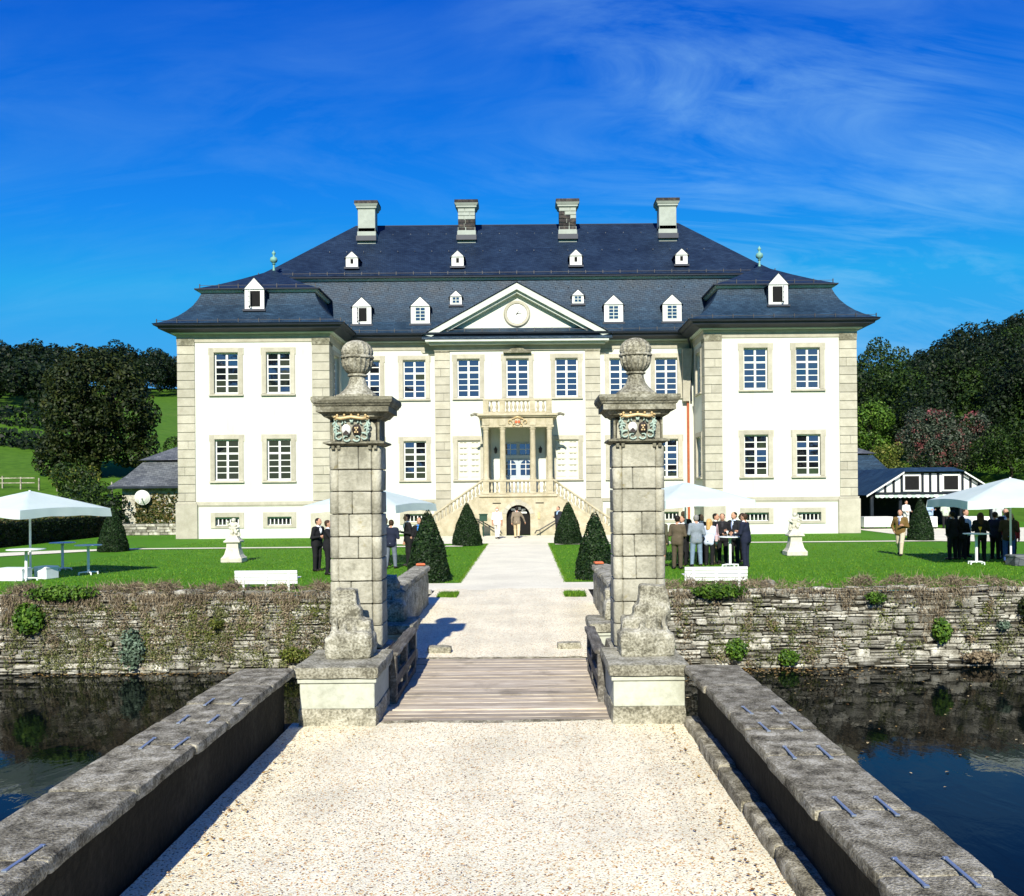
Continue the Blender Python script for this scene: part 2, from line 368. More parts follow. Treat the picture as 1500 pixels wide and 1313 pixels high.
class MB:
    def __init__(s): s.v, s.f, s.mi, s.cur = [], [], [], 0
    def m(s, i): s.cur = i; return s
    def add(s, vs, fs):
        k = len(s.v); s.v += [tuple(v) for v in vs]
        s.f += [tuple(i + k for i in f) for f in fs]; s.mi += [s.cur] * len(fs); return s
    def box(s, x0, x1, y0, y1, z0, z1):
        return s.add([(x0, y0, z0), (x1, y0, z0), (x1, y1, z0), (x0, y1, z0), (x0, y0, z1), (x1, y0, z1), (x1, y1, z1), (x0, y1, z1)],
                     [(0, 3, 2, 1), (4, 5, 6, 7), (0, 1, 5, 4), (1, 2, 6, 5), (2, 3, 7, 6), (3, 0, 4, 7)])
    def cbox(s, x0, x1, y0, y1, z0, z1, c=0.01, jit=0.0):
        """box with chamfered edges; jit moves the corners a little"""
        vs = []; idx = {}
        lo, hi = (x0, y0, z0), (x1, y1, z1)
        for i in range(8):
            b = (i & 1, i >> 1 & 1, i >> 2 & 1)
            j = [random.uniform(-jit, jit) for _ in range(3)]
            co = [hi[a] if b[a] else lo[a] for a in range(3)]
            for a in range(3):        # the vertex that stays on the face normal to axis a
                p = [co[k] + j[k] + (0 if k == a else (-c if b[k] else c)) for k in range(3)]
                idx[(i, a)] = len(vs); vs.append(p)
        fs = []
        def quad(a, fixed, ids): fs.append(tuple(idx[(i, a)] for i in ids))
        for a in range(3):
            u, w = [k for k in range(3) if k != a]
            for side in (0, 1):
                ids = []
                for (bu, bw) in ((0, 0), (1, 0), (1, 1), (0, 1)):
                    ids.append((side << a) | (bu << u) | (bw << w))
                flip = (side == 0) ^ (a == 1)
                if flip: ids = ids[::-1]
                fs.append(tuple(idx[(i, a)] for i in ids))
        for a in range(3):            # edges along axis a
            u, w = [k for k in range(3) if k != a]
            for bu in (0, 1):
                for bw in (0, 1):
                    i0 = (bu << u) | (bw << w); i1 = i0 | (1 << a)
                    fs.append((idx[(i0, u)], idx[(i1, u)], idx[(i1, w)], idx[(i0, w)]))
        for i in range(8): fs.append((idx[(i, 0)], idx[(i, 1)], idx[(i, 2)]))
        return s.add(vs, fs)
    def frustum(s, a, za, b, zb):
        """a, b = (x0,x1,y0,y1) at za and zb"""
        v = [(a[0], a[2], za), (a[1], a[2], za), (a[1], a[3], za), (a[0], a[3], za), (b[0], b[2], zb), (b[1], b[2], zb), (b[1], b[3], zb), (b[0], b[3], zb)]
        return s.add(v, [(0, 3, 2, 1), (4, 5, 6, 7), (0, 1, 5, 4), (1, 2, 6, 5), (2, 3, 7, 6), (3, 0, 4, 7)])
    def prism(s, poly, y0, y1):
        """poly in x,z, extruded along y"""
        n = len(poly)
        v = [(p[0], y0, p[1]) for p in poly] + [(p[0], y1, p[1]) for p in poly]
        return s.add(v, [tuple(range(n)), tuple(range(2 * n - 1, n - 1, -1))] + [(i, i + n, (i + 1) % n + n, (i + 1) % n) for i in range(n)])
    def prismx(s, poly, x0, x1):
        n = len(poly)
        v = [(x0, p[0], p[1]) for p in poly] + [(x1, p[0], p[1]) for p in poly]
        return s.add(v, [tuple(range(n)), tuple(range(2 * n - 1, n - 1, -1))] + [(i, i + n, (i + 1) % n + n, (i + 1) % n) for i in range(n)])
    def prismz(s, poly, z0, z1):
        n = len(poly)
        v = [(p[0], p[1], z0) for p in poly] + [(p[0], p[1], z1) for p in poly]
        return s.add(v, [tuple(range(n))[::-1], tuple(range(n, 2 * n))] + [(i, (i + 1) % n, (i + 1) % n + n, i + n) for i in range(n)])
    def lathe(s, prof, n=16, c=(0, 0, 0), flute=0.0, nf=0, fz=None):
        v, f = [], []
        for (r, z) in prof:
            for k in range(n):
                a = 2 * math.pi * k / n
                rr = r
                if nf and (fz is None or fz[0] <= z <= fz[1]): rr = r * (1 - flute * (0.5 + 0.5 * math.cos(nf * a)))
                v.append((c[0] + rr * math.cos(a), c[1] + rr * math.sin(a), c[2] + z))
        for i in range(len(prof) - 1):
            for k in range(n):
                f.append((i * n + k, i * n + (k + 1) % n, (i + 1) * n + (k + 1) % n, (i + 1) * n + k))
        f.append(tuple(range(n))[::-1]); f.append(tuple(range((len(prof) - 1) * n, len(prof) * n)))
        return s.add(v, f)
    def tube(s, pts, r, n=6, r1=None):
        pts = [Vector(p) for p in pts]; v, f = [], []
        m_ = len(pts)
        rad = [r + ((r1 if r1 is not None else r) - r) * i / max(1, m_ - 1) for i in range(m_)] if not isinstance(r, (list, tuple)) else list(r)
        up = Vector((0, 0, 1))
        for i, p in enumerate(pts):
            d = (pts[min(i + 1, m_ - 1)] - pts[max(i - 1, 0)]).normalized()
            a = d.cross(up)
            if a.length < 1e-3: a = d.cross(Vector((0, 1, 0)))
            a.normalize(); b = d.cross(a).normalized()
            for k in range(n):
                t_ = 2 * math.pi * k / n
                v.append(p + (a * math.cos(t_) + b * math.sin(t_)) * rad[i])
        for i in range(m_ - 1):
            for k in range(n): f.append((i * n + k, i * n + (k + 1) % n, (i + 1) * n + (k + 1) % n, (i + 1) * n + k))
        f.append(tuple(range(n))[::-1]); f.append(tuple(range((m_ - 1) * n, m_ * n)))
        return s.add(v, f)
    def rings(s, rect, prof, cap=True):
        """loft rectangles: rect=(x0,x1,y0,y1), prof=[(inset_x, inset_y, z)]"""
        v, f = [], []
        for (ix, iy, z) in prof:
            v += [(rect[0] + ix, rect[2] + iy, z), (rect[1] - ix, rect[2] + iy, z), (rect[1] - ix, rect[3] - iy, z), (rect[0] + ix, rect[3] - iy, z)]
        for i in range(len(prof) - 1):
            for k in range(4): f.append((4 * i + k, 4 * i + (k + 1) % 4, 4 * i + 4 + (k + 1) % 4, 4 * i + 4 + k))
        if cap:
            f.append((3, 2, 1, 0)); n = 4 * (len(prof) - 1); f.append((n, n + 1, n + 2, n + 3))
        return s.add(v, f)
    def sweep(s, path, prof, closed=False):
        """path [(x,y)] walked so that outside is on the right; prof [(out, z)]"""
        n = len(path); v, f = [], []
        P = [Vector((p[0], p[1])) for p in path]
        for i in range(n):
            if closed or 0 < i < n - 1:
                d0 = (P[i] - P[i - 1]).normalized(); d1 = (P[(i + 1) % n] - P[i]).normalized()
            elif i == 0: d0 = d1 = (P[1] - P[0]).normalized()
            else: d0 = d1 = (P[i] - P[i - 1]).normalized()
            n0 = Vector((d0.y, -d0.x)); n1 = Vector((d1.y, -d1.x))
            m_ = n0 + n1; m_ = m_ / max(0.3, m_.dot(n0)) if m_.length > 1e-6 else n0
            for (o, z) in prof: v.append((P[i].x + m_.x * o, P[i].y + m_.y * o, z))
        k = len(prof)
        for i in range(n if closed else n - 1):
            j = (i + 1) % n
            for q in range(k - 1): f.append((i * k + q, j * k + q, j * k + q + 1, i * k + q + 1))
        return s.add(v, f)
    def mesh(s, name, mats, smooth=False):
        me = bpy.data.meshes.new(name); me.from_pydata(s.v, [], s.f)
        for m_ in (mats if isinstance(mats, (list, tuple)) else [mats]): me.materials.append(m_)
        if any(s.mi): me.polygons.foreach_set('material_index', s.mi)
        if smooth: me.polygons.foreach_set('use_smooth', [True] * len(me.polygons))
        bm = bmesh.new(); bm.from_mesh(me); bmesh.ops.recalc_face_normals(bm, faces=bm.faces); bm.to_mesh(me); bm.free()
        me.update(); return me
    def build(s, name, mats, parent=None, loc=(0, 0, 0), rz=0.0, smooth=False):
        return inst(name, s.mesh(name, mats, smooth), loc, parent, rz)

def autosmooth(o, ang=40):
    me = o.data
    bm = bmesh.new(); bm.from_mesh(me)
    for e in bm.edges:
        if len(e.link_faces) == 2: e.smooth = e.calc_face_angle(0) < R(ang)
    for f in bm.faces: f.smooth = True
    bm.to_mesh(me); bm.free(); return o

def rough_box(name, x0, x1, y0, y1, z0, z1, mat, parent, step=0.12, amp=0.02, seed=0.0, rnd=0.03):
    """hewn block: subdivided box, corners rounded, surface uneven"""
    n = [max(2, int(round(abs(b - a) / step))) for a, b in ((x0, x1), (y0, y1), (z0, z1))]
    bm = bmesh.new(); vm = {}
    c = Vector(((x0 + x1) / 2, (y0 + y1) / 2, (z0 + z1) / 2)); hx = Vector(((x1 - x0) / 2, (y1 - y0) / 2, (z1 - z0) / 2))
    def vert(i, j, k):
        key = (i, j, k)
        if key not in vm:
            p = Vector((x0 + (x1 - x0) * i / n[0], y0 + (y1 - y0) * j / n[1], z0 + (z1 - z0) * k / n[2]))
            on = (i in (0, n[0])) + (j in (0, n[1])) + (k in (0, n[2]))
            d = Vector(((p.x - c.x) / hx.x, (p.y - c.y) / hx.y, (p.z - c.z) / hx.z))
            if on >= 2:
                for a in range(3):
                    if abs(d[a]) > 0.999: p[a] -= math.copysign(rnd * (0.6 if on == 2 else 1.0), d[a])
            q = p * 5.5 + Vector((seed, seed * 1.7, 0))
            w = Vector((mnoise.noise(q), mnoise.noise(q + Vector((31, 0, 0))), mnoise.noise(q + Vector((0, 47, 0)))))
            vm[key] = bm.verts.new(p - c + w * amp)
        return vm[key]
    for a in range(3):
        u, w = [q for q in range(3) if q != a]
        for side in (0, n[a]):
            for i in range(n[u]):
                for j in range(n[w]):
                    cs = []
                    for (di, dj) in ((0, 0), (1, 0), (1, 1), (0, 1)):
                        key = [0, 0, 0]; key[a] = side; key[u] = i + di; key[w] = j + dj; cs.append(vert(*key))
                    bm.faces.new(cs)
    bmesh.ops.recalc_face_normals(bm, faces=bm.faces)
    me = bpy.data.meshes.new(name); bm.to_mesh(me); bm.free(); me.materials.append(mat)
    return autosmooth(inst(name, me, c, parent), 34)

# wall panel with real openings.  O origin, U and N unit vectors (along the wall, outwards)
def wall_panel(mb, O, U, N, L, z0, z1, opens, depth=0.28):
    O, U, N = Vector(O), Vector(U), Vector(N)
    us = sorted({0, L, *[o[0] for o in opens], *[o[1] for o in opens]})
    zs = sorted({z0, z1, *[o[2] for o in opens], *[o[3] for o in opens]})
    P = lambda u, z, d=0.0: O + U * u - N * d + Vector((0, 0, z))
    for i in range(len(us) - 1):
        for j in range(len(zs) - 1):
            mu, mz = (us[i] + us[i + 1]) / 2, (zs[j] + zs[j + 1]) / 2
            if any(o[0] < mu < o[1] and o[2] < mz < o[3] for o in opens): continue
            mb.add([P(us[i], zs[j]), P(us[i + 1], zs[j]), P(us[i + 1], zs[j + 1]), P(us[i], zs[j + 1])], [(0, 1, 2, 3)])
    for (a, b, c, d) in opens:
        q = [(a, c), (b, c), (b, d), (a, d)]
        for k in range(4):
            (u0, w0), (u1, w1) = q[k], q[(k + 1) % 4]
            mb.add([P(u0, w0), P(u1, w1), P(u1, w1, depth), P(u0, w0, depth)], [(0, 3, 2, 1)])
    return mb

# ------------------------------------------------------------------ leaves
def quads_mesh(name, V, mat, k=4):
    n = len(V) // k
    me = bpy.data.meshes.new(name)
    me.vertices.add(len(V)); me.vertices.foreach_set('co', np.ascontiguousarray(V, dtype=np.float32).ravel())
    me.loops.add(n * k); me.loops.foreach_set('vertex_index', np.arange(n * k, dtype=np.int32))
    me.polygons.add(n); me.polygons.foreach_set('loop_start', np.arange(0, n * k, k, dtype=np.int32))
    try: me.polygons.foreach_set('loop_total', np.full(n, k, dtype=np.int32))
    except Exception: pass
    me.update(calc_edges=True); me.materials.append(mat)
    return me
def unit(a): return a / np.maximum(np.linalg.norm(a, axis=1, keepdims=True), 1e-6)
def leaf_quads(P, Nn, size, asp=0.55, spread=0.8):
    n = len(P)
    nn = unit(Nn + rng.normal(0, spread, (n, 3)))
    t_ = unit(np.cross(nn, rng.normal(0, 1, (n, 3)))); b = np.cross(nn, t_)
    s = (size * rng.uniform(0.6, 1.3, n))[:, None]
    V = np.empty((n, 4, 3)); fold = nn * s * 0.18
    V[:, 0] = P - t_ * s; V[:, 1] = P + b * s * asp + fold; V[:, 2] = P + t_ * s; V[:, 3] = P - b * s * asp + fold
    return V.reshape(-1, 3)
def blob_points(blobs, per_area):
    """points on and just under the surface of a union of balls (cx,cy,cz,r[,squash])"""
    B = np.array([list(b[:4]) for b in blobs], float); Ps, Ns = [], []
    for i, b in enumerate(B):
        n = int(per_area * 4 * math.pi * b[3] ** 2)
        d = unit(rng.normal(0, 1, (n, 3)))
        rr = b[3] * (1 - rng.uniform(0, 1, n) ** 2.2 * 0.45)
        p = b[:3] + d * rr[:, None]
        keep = np.ones(n, bool)
        for j, c in enumerate(B):
            if j != i: keep &= np.linalg.norm(p - c[:3], axis=1) > c[3] * 0.72
        Ps.append(p[keep]); Ns.append(d[keep])
    return np.concatenate(Ps), np.concatenate(Ns)
def foliage(name, P, Nn, size, mat, parent=None, loc=(0, 0, 0), **kw):
    return inst(name, quads_mesh(name, leaf_quads(P, Nn, size, **kw), mat), loc, parent)
def strands(P, D, length, width):
    """thin tapering blades from P along D"""
    n = len(P); side = unit(np.cross(D, rng.normal(0, 1, (n, 3))))
    L = (length * rng.uniform(0.5, 1.3, n))[:, None]; w = (width * rng.uniform(0.6, 1.4, n))[:, None]
    V = np.empty((n, 3, 3)); V[:, 0] = P - side * w; V[:, 1] = P + side * w; V[:, 2] = P + D * L
    return V.reshape(-1, 3)

# ------------------------------------------------------------------ blended bodies (distance field -> surface nets)
def surface_nets(F, o, h):
    S = F < 0
    nx, ny, nz_ = F.shape
    c = np.zeros((nx - 1, ny - 1, nz_ - 1, 3)); cnt = np.zeros((nx - 1, ny - 1, nz_ - 1))
    corners = [(i, j, k) for i in (0, 1) for j in (0, 1) for k in (0, 1)]
    def sl(a): return tuple(slice(q, (n - 1) + q) for q, n in zip(a, (nx, ny, nz_)))
    for a in corners:
        for ax in range(3):
            if a[ax]: continue
            b = list(a); b[ax] = 1
            fa, fb = F[sl(a)], F[sl(b)]
            m_ = (fa < 0) != (fb < 0)
            t_ = np.where(m_, fa / np.where(m_, fa - fb, 1), 0)
            for q in range(3): c[..., q] += np.where(m_, a[q] + (t_ if q == ax else 0), 0)
            cnt += m_
    act = cnt > 0
    ids = -np.ones(act.shape, int); ids[act] = np.arange(act.sum())
    I = np.argwhere(act)
    V = (I + c[act] / cnt[act][:, None]) * h + np.array(o)
    Q = []
    for ax in range(3):
        u, w = (ax + 1) % 3, (ax + 2) % 3
        A = S
        s0 = [slice(1, -1)] * 3; s0[ax] = slice(0, -1); s1 = [slice(1, -1)] * 3; s1[ax] = slice(1, None)
        a, b = A[tuple(s0)], A[tuple(s1)]
        E = np.argwhere(a != b)
        if not len(E): continue
        inside = a[tuple(E.T)]
        E = E.copy(); off = np.ones(3, int); off[ax] = 0; E = E + off
        def cell(du, dw):
            c_ = E.copy(); c_[:, u] -= du; c_[:, w] -= dw; return ids[tuple(c_.T)]
        q = np.stack([cell(1, 1), cell(0, 1), cell(0, 0), cell(1, 0)], 1)
        q[~inside] = q[~inside][:, ::-1]
        Q.append(q)
    return V, np.concatenate(Q)
def field(P, prims, k=0.03):
    D = None
    for pr in prims:
        d = prim_d(P, pr); kk = pr.get('k', k)
        if D is None: D = d
        else:
            hh = np.clip(0.5 + 0.5 * (D - d) / kk, 0, 1)
            D = D * (1 - hh) + d * hh - kk * hh * (1 - hh)
    return D
def prim_d(P, pr):
    if pr['t'] == 'c':
        a, b = np.array(pr['a'], np.float32), np.array(pr['b'], np.float32); ab = b - a
        t_ = np.clip(((P - a) @ ab) / max(1e-9, float(ab @ ab)), 0, 1)
        return np.linalg.norm(P - a - t_[..., None] * ab, axis=-1) - (pr['r'] + (pr.get('r1', pr['r']) - pr['r']) * t_)
    q = (P - np.array(pr['c'], np.float32))
    if pr['t'] == 'b':
        d = np.abs(q) - (np.array(pr['s'], np.float32) - pr['rd'])
        return np.linalg.norm(np.maximum(d, 0), axis=-1) + np.minimum(d.max(-1), 0) - pr['rd']
    if 'rz' in pr:
        cz, sz = math.cos(pr['rz']), math.sin(pr['rz'])
        q = np.stack([q[..., 0] * cz + q[..., 1] * sz, -q[..., 0] * sz + q[..., 1] * cz, q[..., 2]], -1)
    s = np.array(pr['s'], np.float32)
    k0 = np.linalg.norm(q / s, axis=-1); k1 = np.linalg.norm(q / (s * s), axis=-1)
    return k0 * (k0 - 1) / np.maximum(k1, 1e-6)
def cap_(a, b, r, r1=None, tag_=0, **kw): return dict(t='c', a=a, b=b, r=r, r1=r if r1 is None else r1, tag=tag_, **kw)
def rbox(c, s, rd, tag_=0, **kw): return dict(t='b', c=c, s=s, rd=rd, tag=tag_, **kw)
def ell(c, s, tag_=0, **kw): return dict(t='e', c=c, s=s, tag=tag_, **kw)
def sdf_mesh(name, prims, mats, h=0.018, k=0.03, rough=0.0, rs=8.0, extra=None, seed=0.0):
    lo = np.full(3, 1e9); hi = -lo
    for p in prims:
        if p['t'] == 'c': pts = [np.array(p['a']) - max(p['r'], p['r1']), np.array(p['a']) + max(p['r'], p['r1']), np.array(p['b']) - max(p['r'], p['r1']), np.array(p['b']) + max(p['r'], p['r1'])]
        else: pts = [np.array(p['c']) - max(p['s'][:2] if 'rz' in p else (0,)) - np.array(p['s']), np.array(p['c']) + max(p['s'][:2] if 'rz' in p else (0,)) + np.array(p['s'])]
        for q in pts: lo = np.minimum(lo, q); hi = np.maximum(hi, q)
    lo -= 3 * h + rough; hi += 3 * h + rough
    ax = [np.arange(lo[i], hi[i], h, dtype=np.float32) for i in range(3)]
    G = np.stack(np.meshgrid(*ax, indexing='ij'), -1)
    F = field(G, prims, k)
    V, Q = surface_nets(F, lo, h)
    C = V[Q].mean(1).astype(np.float32)
    T = np.array([p['tag'] for p in prims])
    mi = T[np.argmin(np.stack([prim_d(C, p) for p in prims]), 0)]
    if rough:
        for i in range(len(V)):
            q = Vector(V[i]) * rs + Vector((seed, seed, seed))
            n_ = mnoise.noise(q) + 0.5 * mnoise.noise(q * 2.3)
            g = Vector((mnoise.noise(q + Vector((9, 0, 0))), mnoise.noise(q + Vector((0, 9, 0))), n_))
            V[i] += np.array(g) * rough
    v = [tuple(x) for x in V.tolist()]; f = [tuple(x) for x in Q.tolist()]; mi = mi.tolist()
    if extra:
        ev, ef, em = extra; n = len(v); v += ev; f += [tuple(i + n for i in q) for q in ef]; mi += em
    me = bpy.data.meshes.new(name); me.from_pydata(v, [], f)
    for m_ in mats: me.materials.append(m_)
    me.polygons.foreach_set('material_index', mi)
    me.polygons.foreach_set('use_smooth', [True] * len(me.polygons)); me.update()
    return me
# ================================================================== ground
def smooth01(a): a = max(0.0, min(1.0, a)); return a * a * (3 - 2 * a)
MOAT_Y = 23.9                    # face of the far moat wall
def lawn_z(x, y):
    d = smooth01((28.5 - y) / 4.0) * smooth01((abs(x - AXIS) - 3.4) / 1.2)
    return -0.08 * d
def hill_z(x, y):
    r = math.hypot(x, y); th = math.degrees(math.atan2(x, y))
    if -85 < th <= 8: s, dm = 0.152, 240
    elif 8 < th < 95:
        s = 0.088 + 0.105 * smooth01((th - 19) / 9.5); dm = 140
    elif th < -85: s, dm = 0.31, 140  # unseen hill behind the camera, raised so left wing panes reflect dark
    else: s, dm = 0.03, 140
    if th < -160 or th > 160: s = 0.03
    if -172 < th < -150: s = 0.03 + 0.28 * smooth01((th + 172) / 12.0)
    if 85 < th < 110: s = 0.193 + (0.03 - 0.193) * smooth01((th - 85) / 25.0)
    if -100 < th < -85: s = 0.152 + (0.31 - 0.152) * smooth01((-85 - th) / 15.0)
    if 2 < th < 14: s = 0.152 + (0.088 - 0.152) * smooth01((th - 2) / 12.0); dm = 240 - 100 * smooth01((th - 2) / 12.0)
    d = max(0.0, r - 76)
    z = s * min(d, dm) + 0.02 * s * max(0, d - dm)
    z += 1.6 * mnoise.noise(Vector((x * 0.02, y * 0.02, 3.0))) * min(1, d / 60)
    return z - 0.12
# far terrain, a ring all round
bm = bmesh.new(); ringv = []
radii = [44, 56, 66, 76, 86, 98, 112, 128, 146, 166, 188, 212, 240, 270, 310, 360, 430]
NA = 150
for r in radii:
    row = []
    for k in range(NA):
        a = 2 * math.pi * k / NA
        x, y = r * math.sin(a), 24 + r * math.cos(a) if r < 60 else r * math.cos(a) + 24 * max(0, (76 - r) / 76)
        row.append(bm.verts.new((x, y, hill_z(x, y))))
    ringv.append(row)
for i in range(len(radii) - 1):
    for k in range(NA):
        bm.faces.new((ringv[i][k], ringv[i][(k + 1) % NA], ringv[i + 1][(k + 1) % NA], ringv[i + 1][k]))
bmesh.ops.recalc_face_normals(bm, faces=bm.faces)
me = bpy.data.meshes.new('hills'); bm.to_mesh(me); bm.free(); me.materials.append(M['meadow'])
me.polygons.foreach_set('use_smooth', [True] * len(me.polygons))
hills = tag(inst('hills', me), kind='structure')
if sum(p.normal.z for p in me.polygons) < 0: me.flip_normals()

# lawn sheet
bm = bmesh.new(); xs = np.concatenate([np.arange(-62, -16, 3.0), np.arange(-16, 16, 0.8), np.arange(16, 63, 3.0)])
ys = np.concatenate([np.arange(24.35, 30, 0.6), np.arange(30, 92, 3.5)])
grid = [[bm.verts.new((x, y, lawn_z(x, y))) for x in xs] for y in ys]
for j in range(len(ys) - 1):
    for i in range(len(xs) - 1): bm.faces.new((grid[j][i], grid[j][i + 1], grid[j + 1][i + 1], grid[j + 1][i]))
me = bpy.data.meshes.new('lawn'); bm.to_mesh(me); bm.free(); me.materials.append(M['lawn'])
me.polygons.foreach_set('use_smooth', [True] * len(me.polygons))
lawn = tag(inst('lawn', me), kind='structure')

def strip(name, pts_l, pts_r, z, mat):
    mb = MB()
    for i in range(len(pts_l) - 1):
        a, b, c, d = pts_l[i], pts_r[i], pts_r[i + 1], pts_l[i + 1]
        mb.add([(*a, z), (*b, z), (*c, z), (*d, z)], [(0, 1, 2, 3)])
    return tag(mb.build(name, mat), kind='structure')
def wob(x, y, a=0.06): return x + a * mnoise.noise(Vector((x * 3, y * 1.1, 0)))
ypts = [26.2 + i * 0.5 for i in range(40)]
PL, PR = AXIS - 1.50, AXIS + 1.55
strip('avenue_path', [(wob(PL, y), y) for y in ypts], [(wob(PR, y + 50), y) for y in ypts], 0.012, M['path'])
strip('forecourt', [(-8.2, 45.7), (-8.2, 53.4)], [(7.2, 45.7), (7.2, 53.4)], 0.016, M['path'])
strip('cross_path', [(wob(-4.4, y), y) for y in (24.3, 25.2, 26.2)], [(wob(3.5, y), y) for y in (24.3, 25.2, 26.2)], 0.020, M['path'])
# long thin path across the lawn and its branches
xsL = [-19.0 + i for i in range(17)]
strip('side_path', [(x, 43.35 + 0.03 * nz((x, 1, 0), 1.3)) for x in xsL], [(x, 44.1 + 0.03 * nz((x, 5, 0), 1.3)) for x in xsL], 0.024, M['path'])
strip('bend_path', [(-19, 43.35), (-20.6, 41.2), (-22.6, 38.9), (-26, 36.4)], [(-19, 44.1), (-21.6, 43.0), (-24.5, 40.8), (-28, 38.4)], 0.028, M['path'])
xsR = [1.4 + i for i in range(21)]
strip('side_path', [(x, 44.3 + 0.03 * nz((x, 2, 0), 1.3)) for x in xsR], [(x, 45.0 + 0.03 * nz((x, 7, 0), 1.3)) for x in xsR], 0.024, M['path'])
strip('terrace_path', [(20.0, 44.2), (20.5, 49), (20.6, 58)], [(32, 42.0), (32, 49), (36, 58)], 0.020, M['path'])

# moat water with its bed
water = MB(); water.add([(-70, -17, -2.0), (70, -17, -2.0), (70, 24.6, -2.0), (-70, 24.6, -2.0)], [(0, 1, 2, 3)])
tag(water.build('moat_water', M['water']), kind='structure')
bank = MB(); bank.add([(-70, -60, 0.0), (70, -60, 0.0), (70, -15, 0.0), (-70, -15, 0.0), (70, -15, -3), (-70, -15, -3)], [(0, 1, 2, 3), (3, 2, 4, 5)])
tag(bank.build('near_bank', M['lawn']), kind='structure')

# ================================================================== the bridge
BL, BR = -2.58, 1.76             # inner edges of the parapet copings
GL, GR = -1.72, 0.97             # inner faces of the gate pedestals
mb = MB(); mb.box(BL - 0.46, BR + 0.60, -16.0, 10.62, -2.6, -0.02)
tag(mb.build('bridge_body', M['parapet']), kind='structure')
mb = MB(); mb.box(BL - 0.46, BR + 0.60, 14.5, 24.6, -2.6, -0.02)
tag(mb.build('bridge_abutment', M['parapet']), kind='structure')
def gravel_sheet(name, x0, x1, y0, y1, z, step, mat):
    bm = bmesh.new(); nx, ny = int((x1 - x0) / step), int((y1 - y0) / step)
    g = [[bm.verts.new((x0 + (x1 - x0) * i / nx, y0 + (y1 - y0) * j / ny, 0)) for i in range(nx + 1)] for j in range(ny + 1)]
    for row in g:
        for v in row: v.co.z = z + 0.018 * mnoise.noise(v.co * 1.1) + 0.008 * mnoise.noise(v.co * 4.0)
    for j in range(ny):
        for i in range(nx): bm.faces.new((g[j][i], g[j][i + 1], g[j + 1][i + 1], g[j + 1][i]))
    me = bpy.data.meshes.new(name); bm.to_mesh(me); bm.free(); me.materials.append(mat)
    me.polygons.foreach_set('use_smooth', [True] * len(me.polygons))
    return tag(inst(name, me), kind='structure')
gravel_sheet('bridge_gravel', BL - 0.1, BR + 0.12, -15.0, 10.52, 0.012, 0.12, M['gravel'])
gravel_sheet('inner_gravel', -2.42, 1.62, 14.46, 24.6, 0.024, 0.2, M['gravel'])

# timber deck between the pedestals, each plank its own piece
deck = tag(empty('bridge_deck', (AXIS + 0.045, 12.5, 0)), kind='structure')
y = 10.56 - 12.5
k = 0
while y < 14.44 - 12.5:
    w = random.uniform(0.17, 0.23); w = min(w, 14.46 - 12.5 - y)
    if w < 0.06: break
    pm = MB(); pm.cbox(-1.42, 1.42, 0.005, w - 0.012, -0.06, 0, 0.008, 0.006)
    pm.build('plank', M['plank'], deck, (random.uniform(-0.03, 0.03), y, 0.012 + random.uniform(-0.008, 0.008)), R(random.uniform(-0.25, 0.25)))
    y += w
mb = MB()
for x in (-1.1, 0, 1.1): mb.box(x - 0.12, x + 0.12, -1.95, 1.95, -0.34, -0.075)
mb.build('bearer', M['timber'], deck)
# worn stone sills at both ends of the deck
for nm, y0 in (('threshold_stone', 10.44), ('threshold_stone', 14.42)):
    o = tag(rough_box(nm, GL + 0.02, GR - 0.02, y0, y0 + 0.14, -0.10, 0.030, M['coping'], None, 0.1, 0.012, y0), kind='structure')

# parapets: wall, coping slabs with clamps, kerb
def parapet(x_in, side, label, joints, clamps, kerb):
    s = side
    root = tag(empty('bridge_parapet', (x_in + s * 0.28, 4.0, 0)), label, 'parapet', 'bridge parapets')
    w0, w1 = sorted((s * (-0.14), s * 0.24))
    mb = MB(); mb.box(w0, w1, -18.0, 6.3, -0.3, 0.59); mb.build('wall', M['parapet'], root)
    c0, c1 = sorted((s * -0.28, s * 0.33))
    for i in range(len(joints) - 1):
        y0, y1 = joints[i] - 4.0, joints[i + 1] - 4.0
        wj = random.uniform(-0.012, 0.012)
        rough_box('coping_slab', c0 + wj, c1 + wj, y0 + 0.001, y1 - 0.001, 0.592, 0.688 + random.uniform(-0.006, 0.006), M['coping'], root, 0.042, 0.007, i * 3.1 + s, 0.014)
    for (cy, ln) in clamps:
        for off in (-0.13, 0.13):
            cm = MB(); cm.cbox(-0.010, 0.010, -ln / 2, ln / 2, 0, 0.010, 0.003)
            for e in (-1, 1): cm.box(-0.014, 0.014, e * ln / 2 - 0.010, e * ln / 2 + 0.010, 0.0, 0.0095)
            cm.build('iron_clamp', M['clamp'], root, (off + 0.02, cy - 4.0, 0.694), R(random.uniform(-3, 3)))
    if kerb:
        for i in range(14):
            y0 = 10.28 - 4.0 - (i + 1) * 0.94
            rough_box('kerb_stone', -0.31 + random.uniform(-.012, .012), -0.13, y0 + 0.008, y0 + 0.932, -0.12, 0.135 + random.uniform(-.012, .012), M['coping'], root, 0.05, 0.009, i * 2.3, 0.016)
    return root
parapet(BL, -1, 'rough stone parapet left of the gravel drive, its inner face in deep shade', [-14, -11, -8.5, -6, -3.5, -1, 1.2, 2.7, 3.8, 4.95, 6.1, 7.2, 7.95, 8.6, 9.4, 10.3], [(4.95, 0.34), (7.2, 0.3), (7.95, 0.26), (8.6, 0.26)], False)
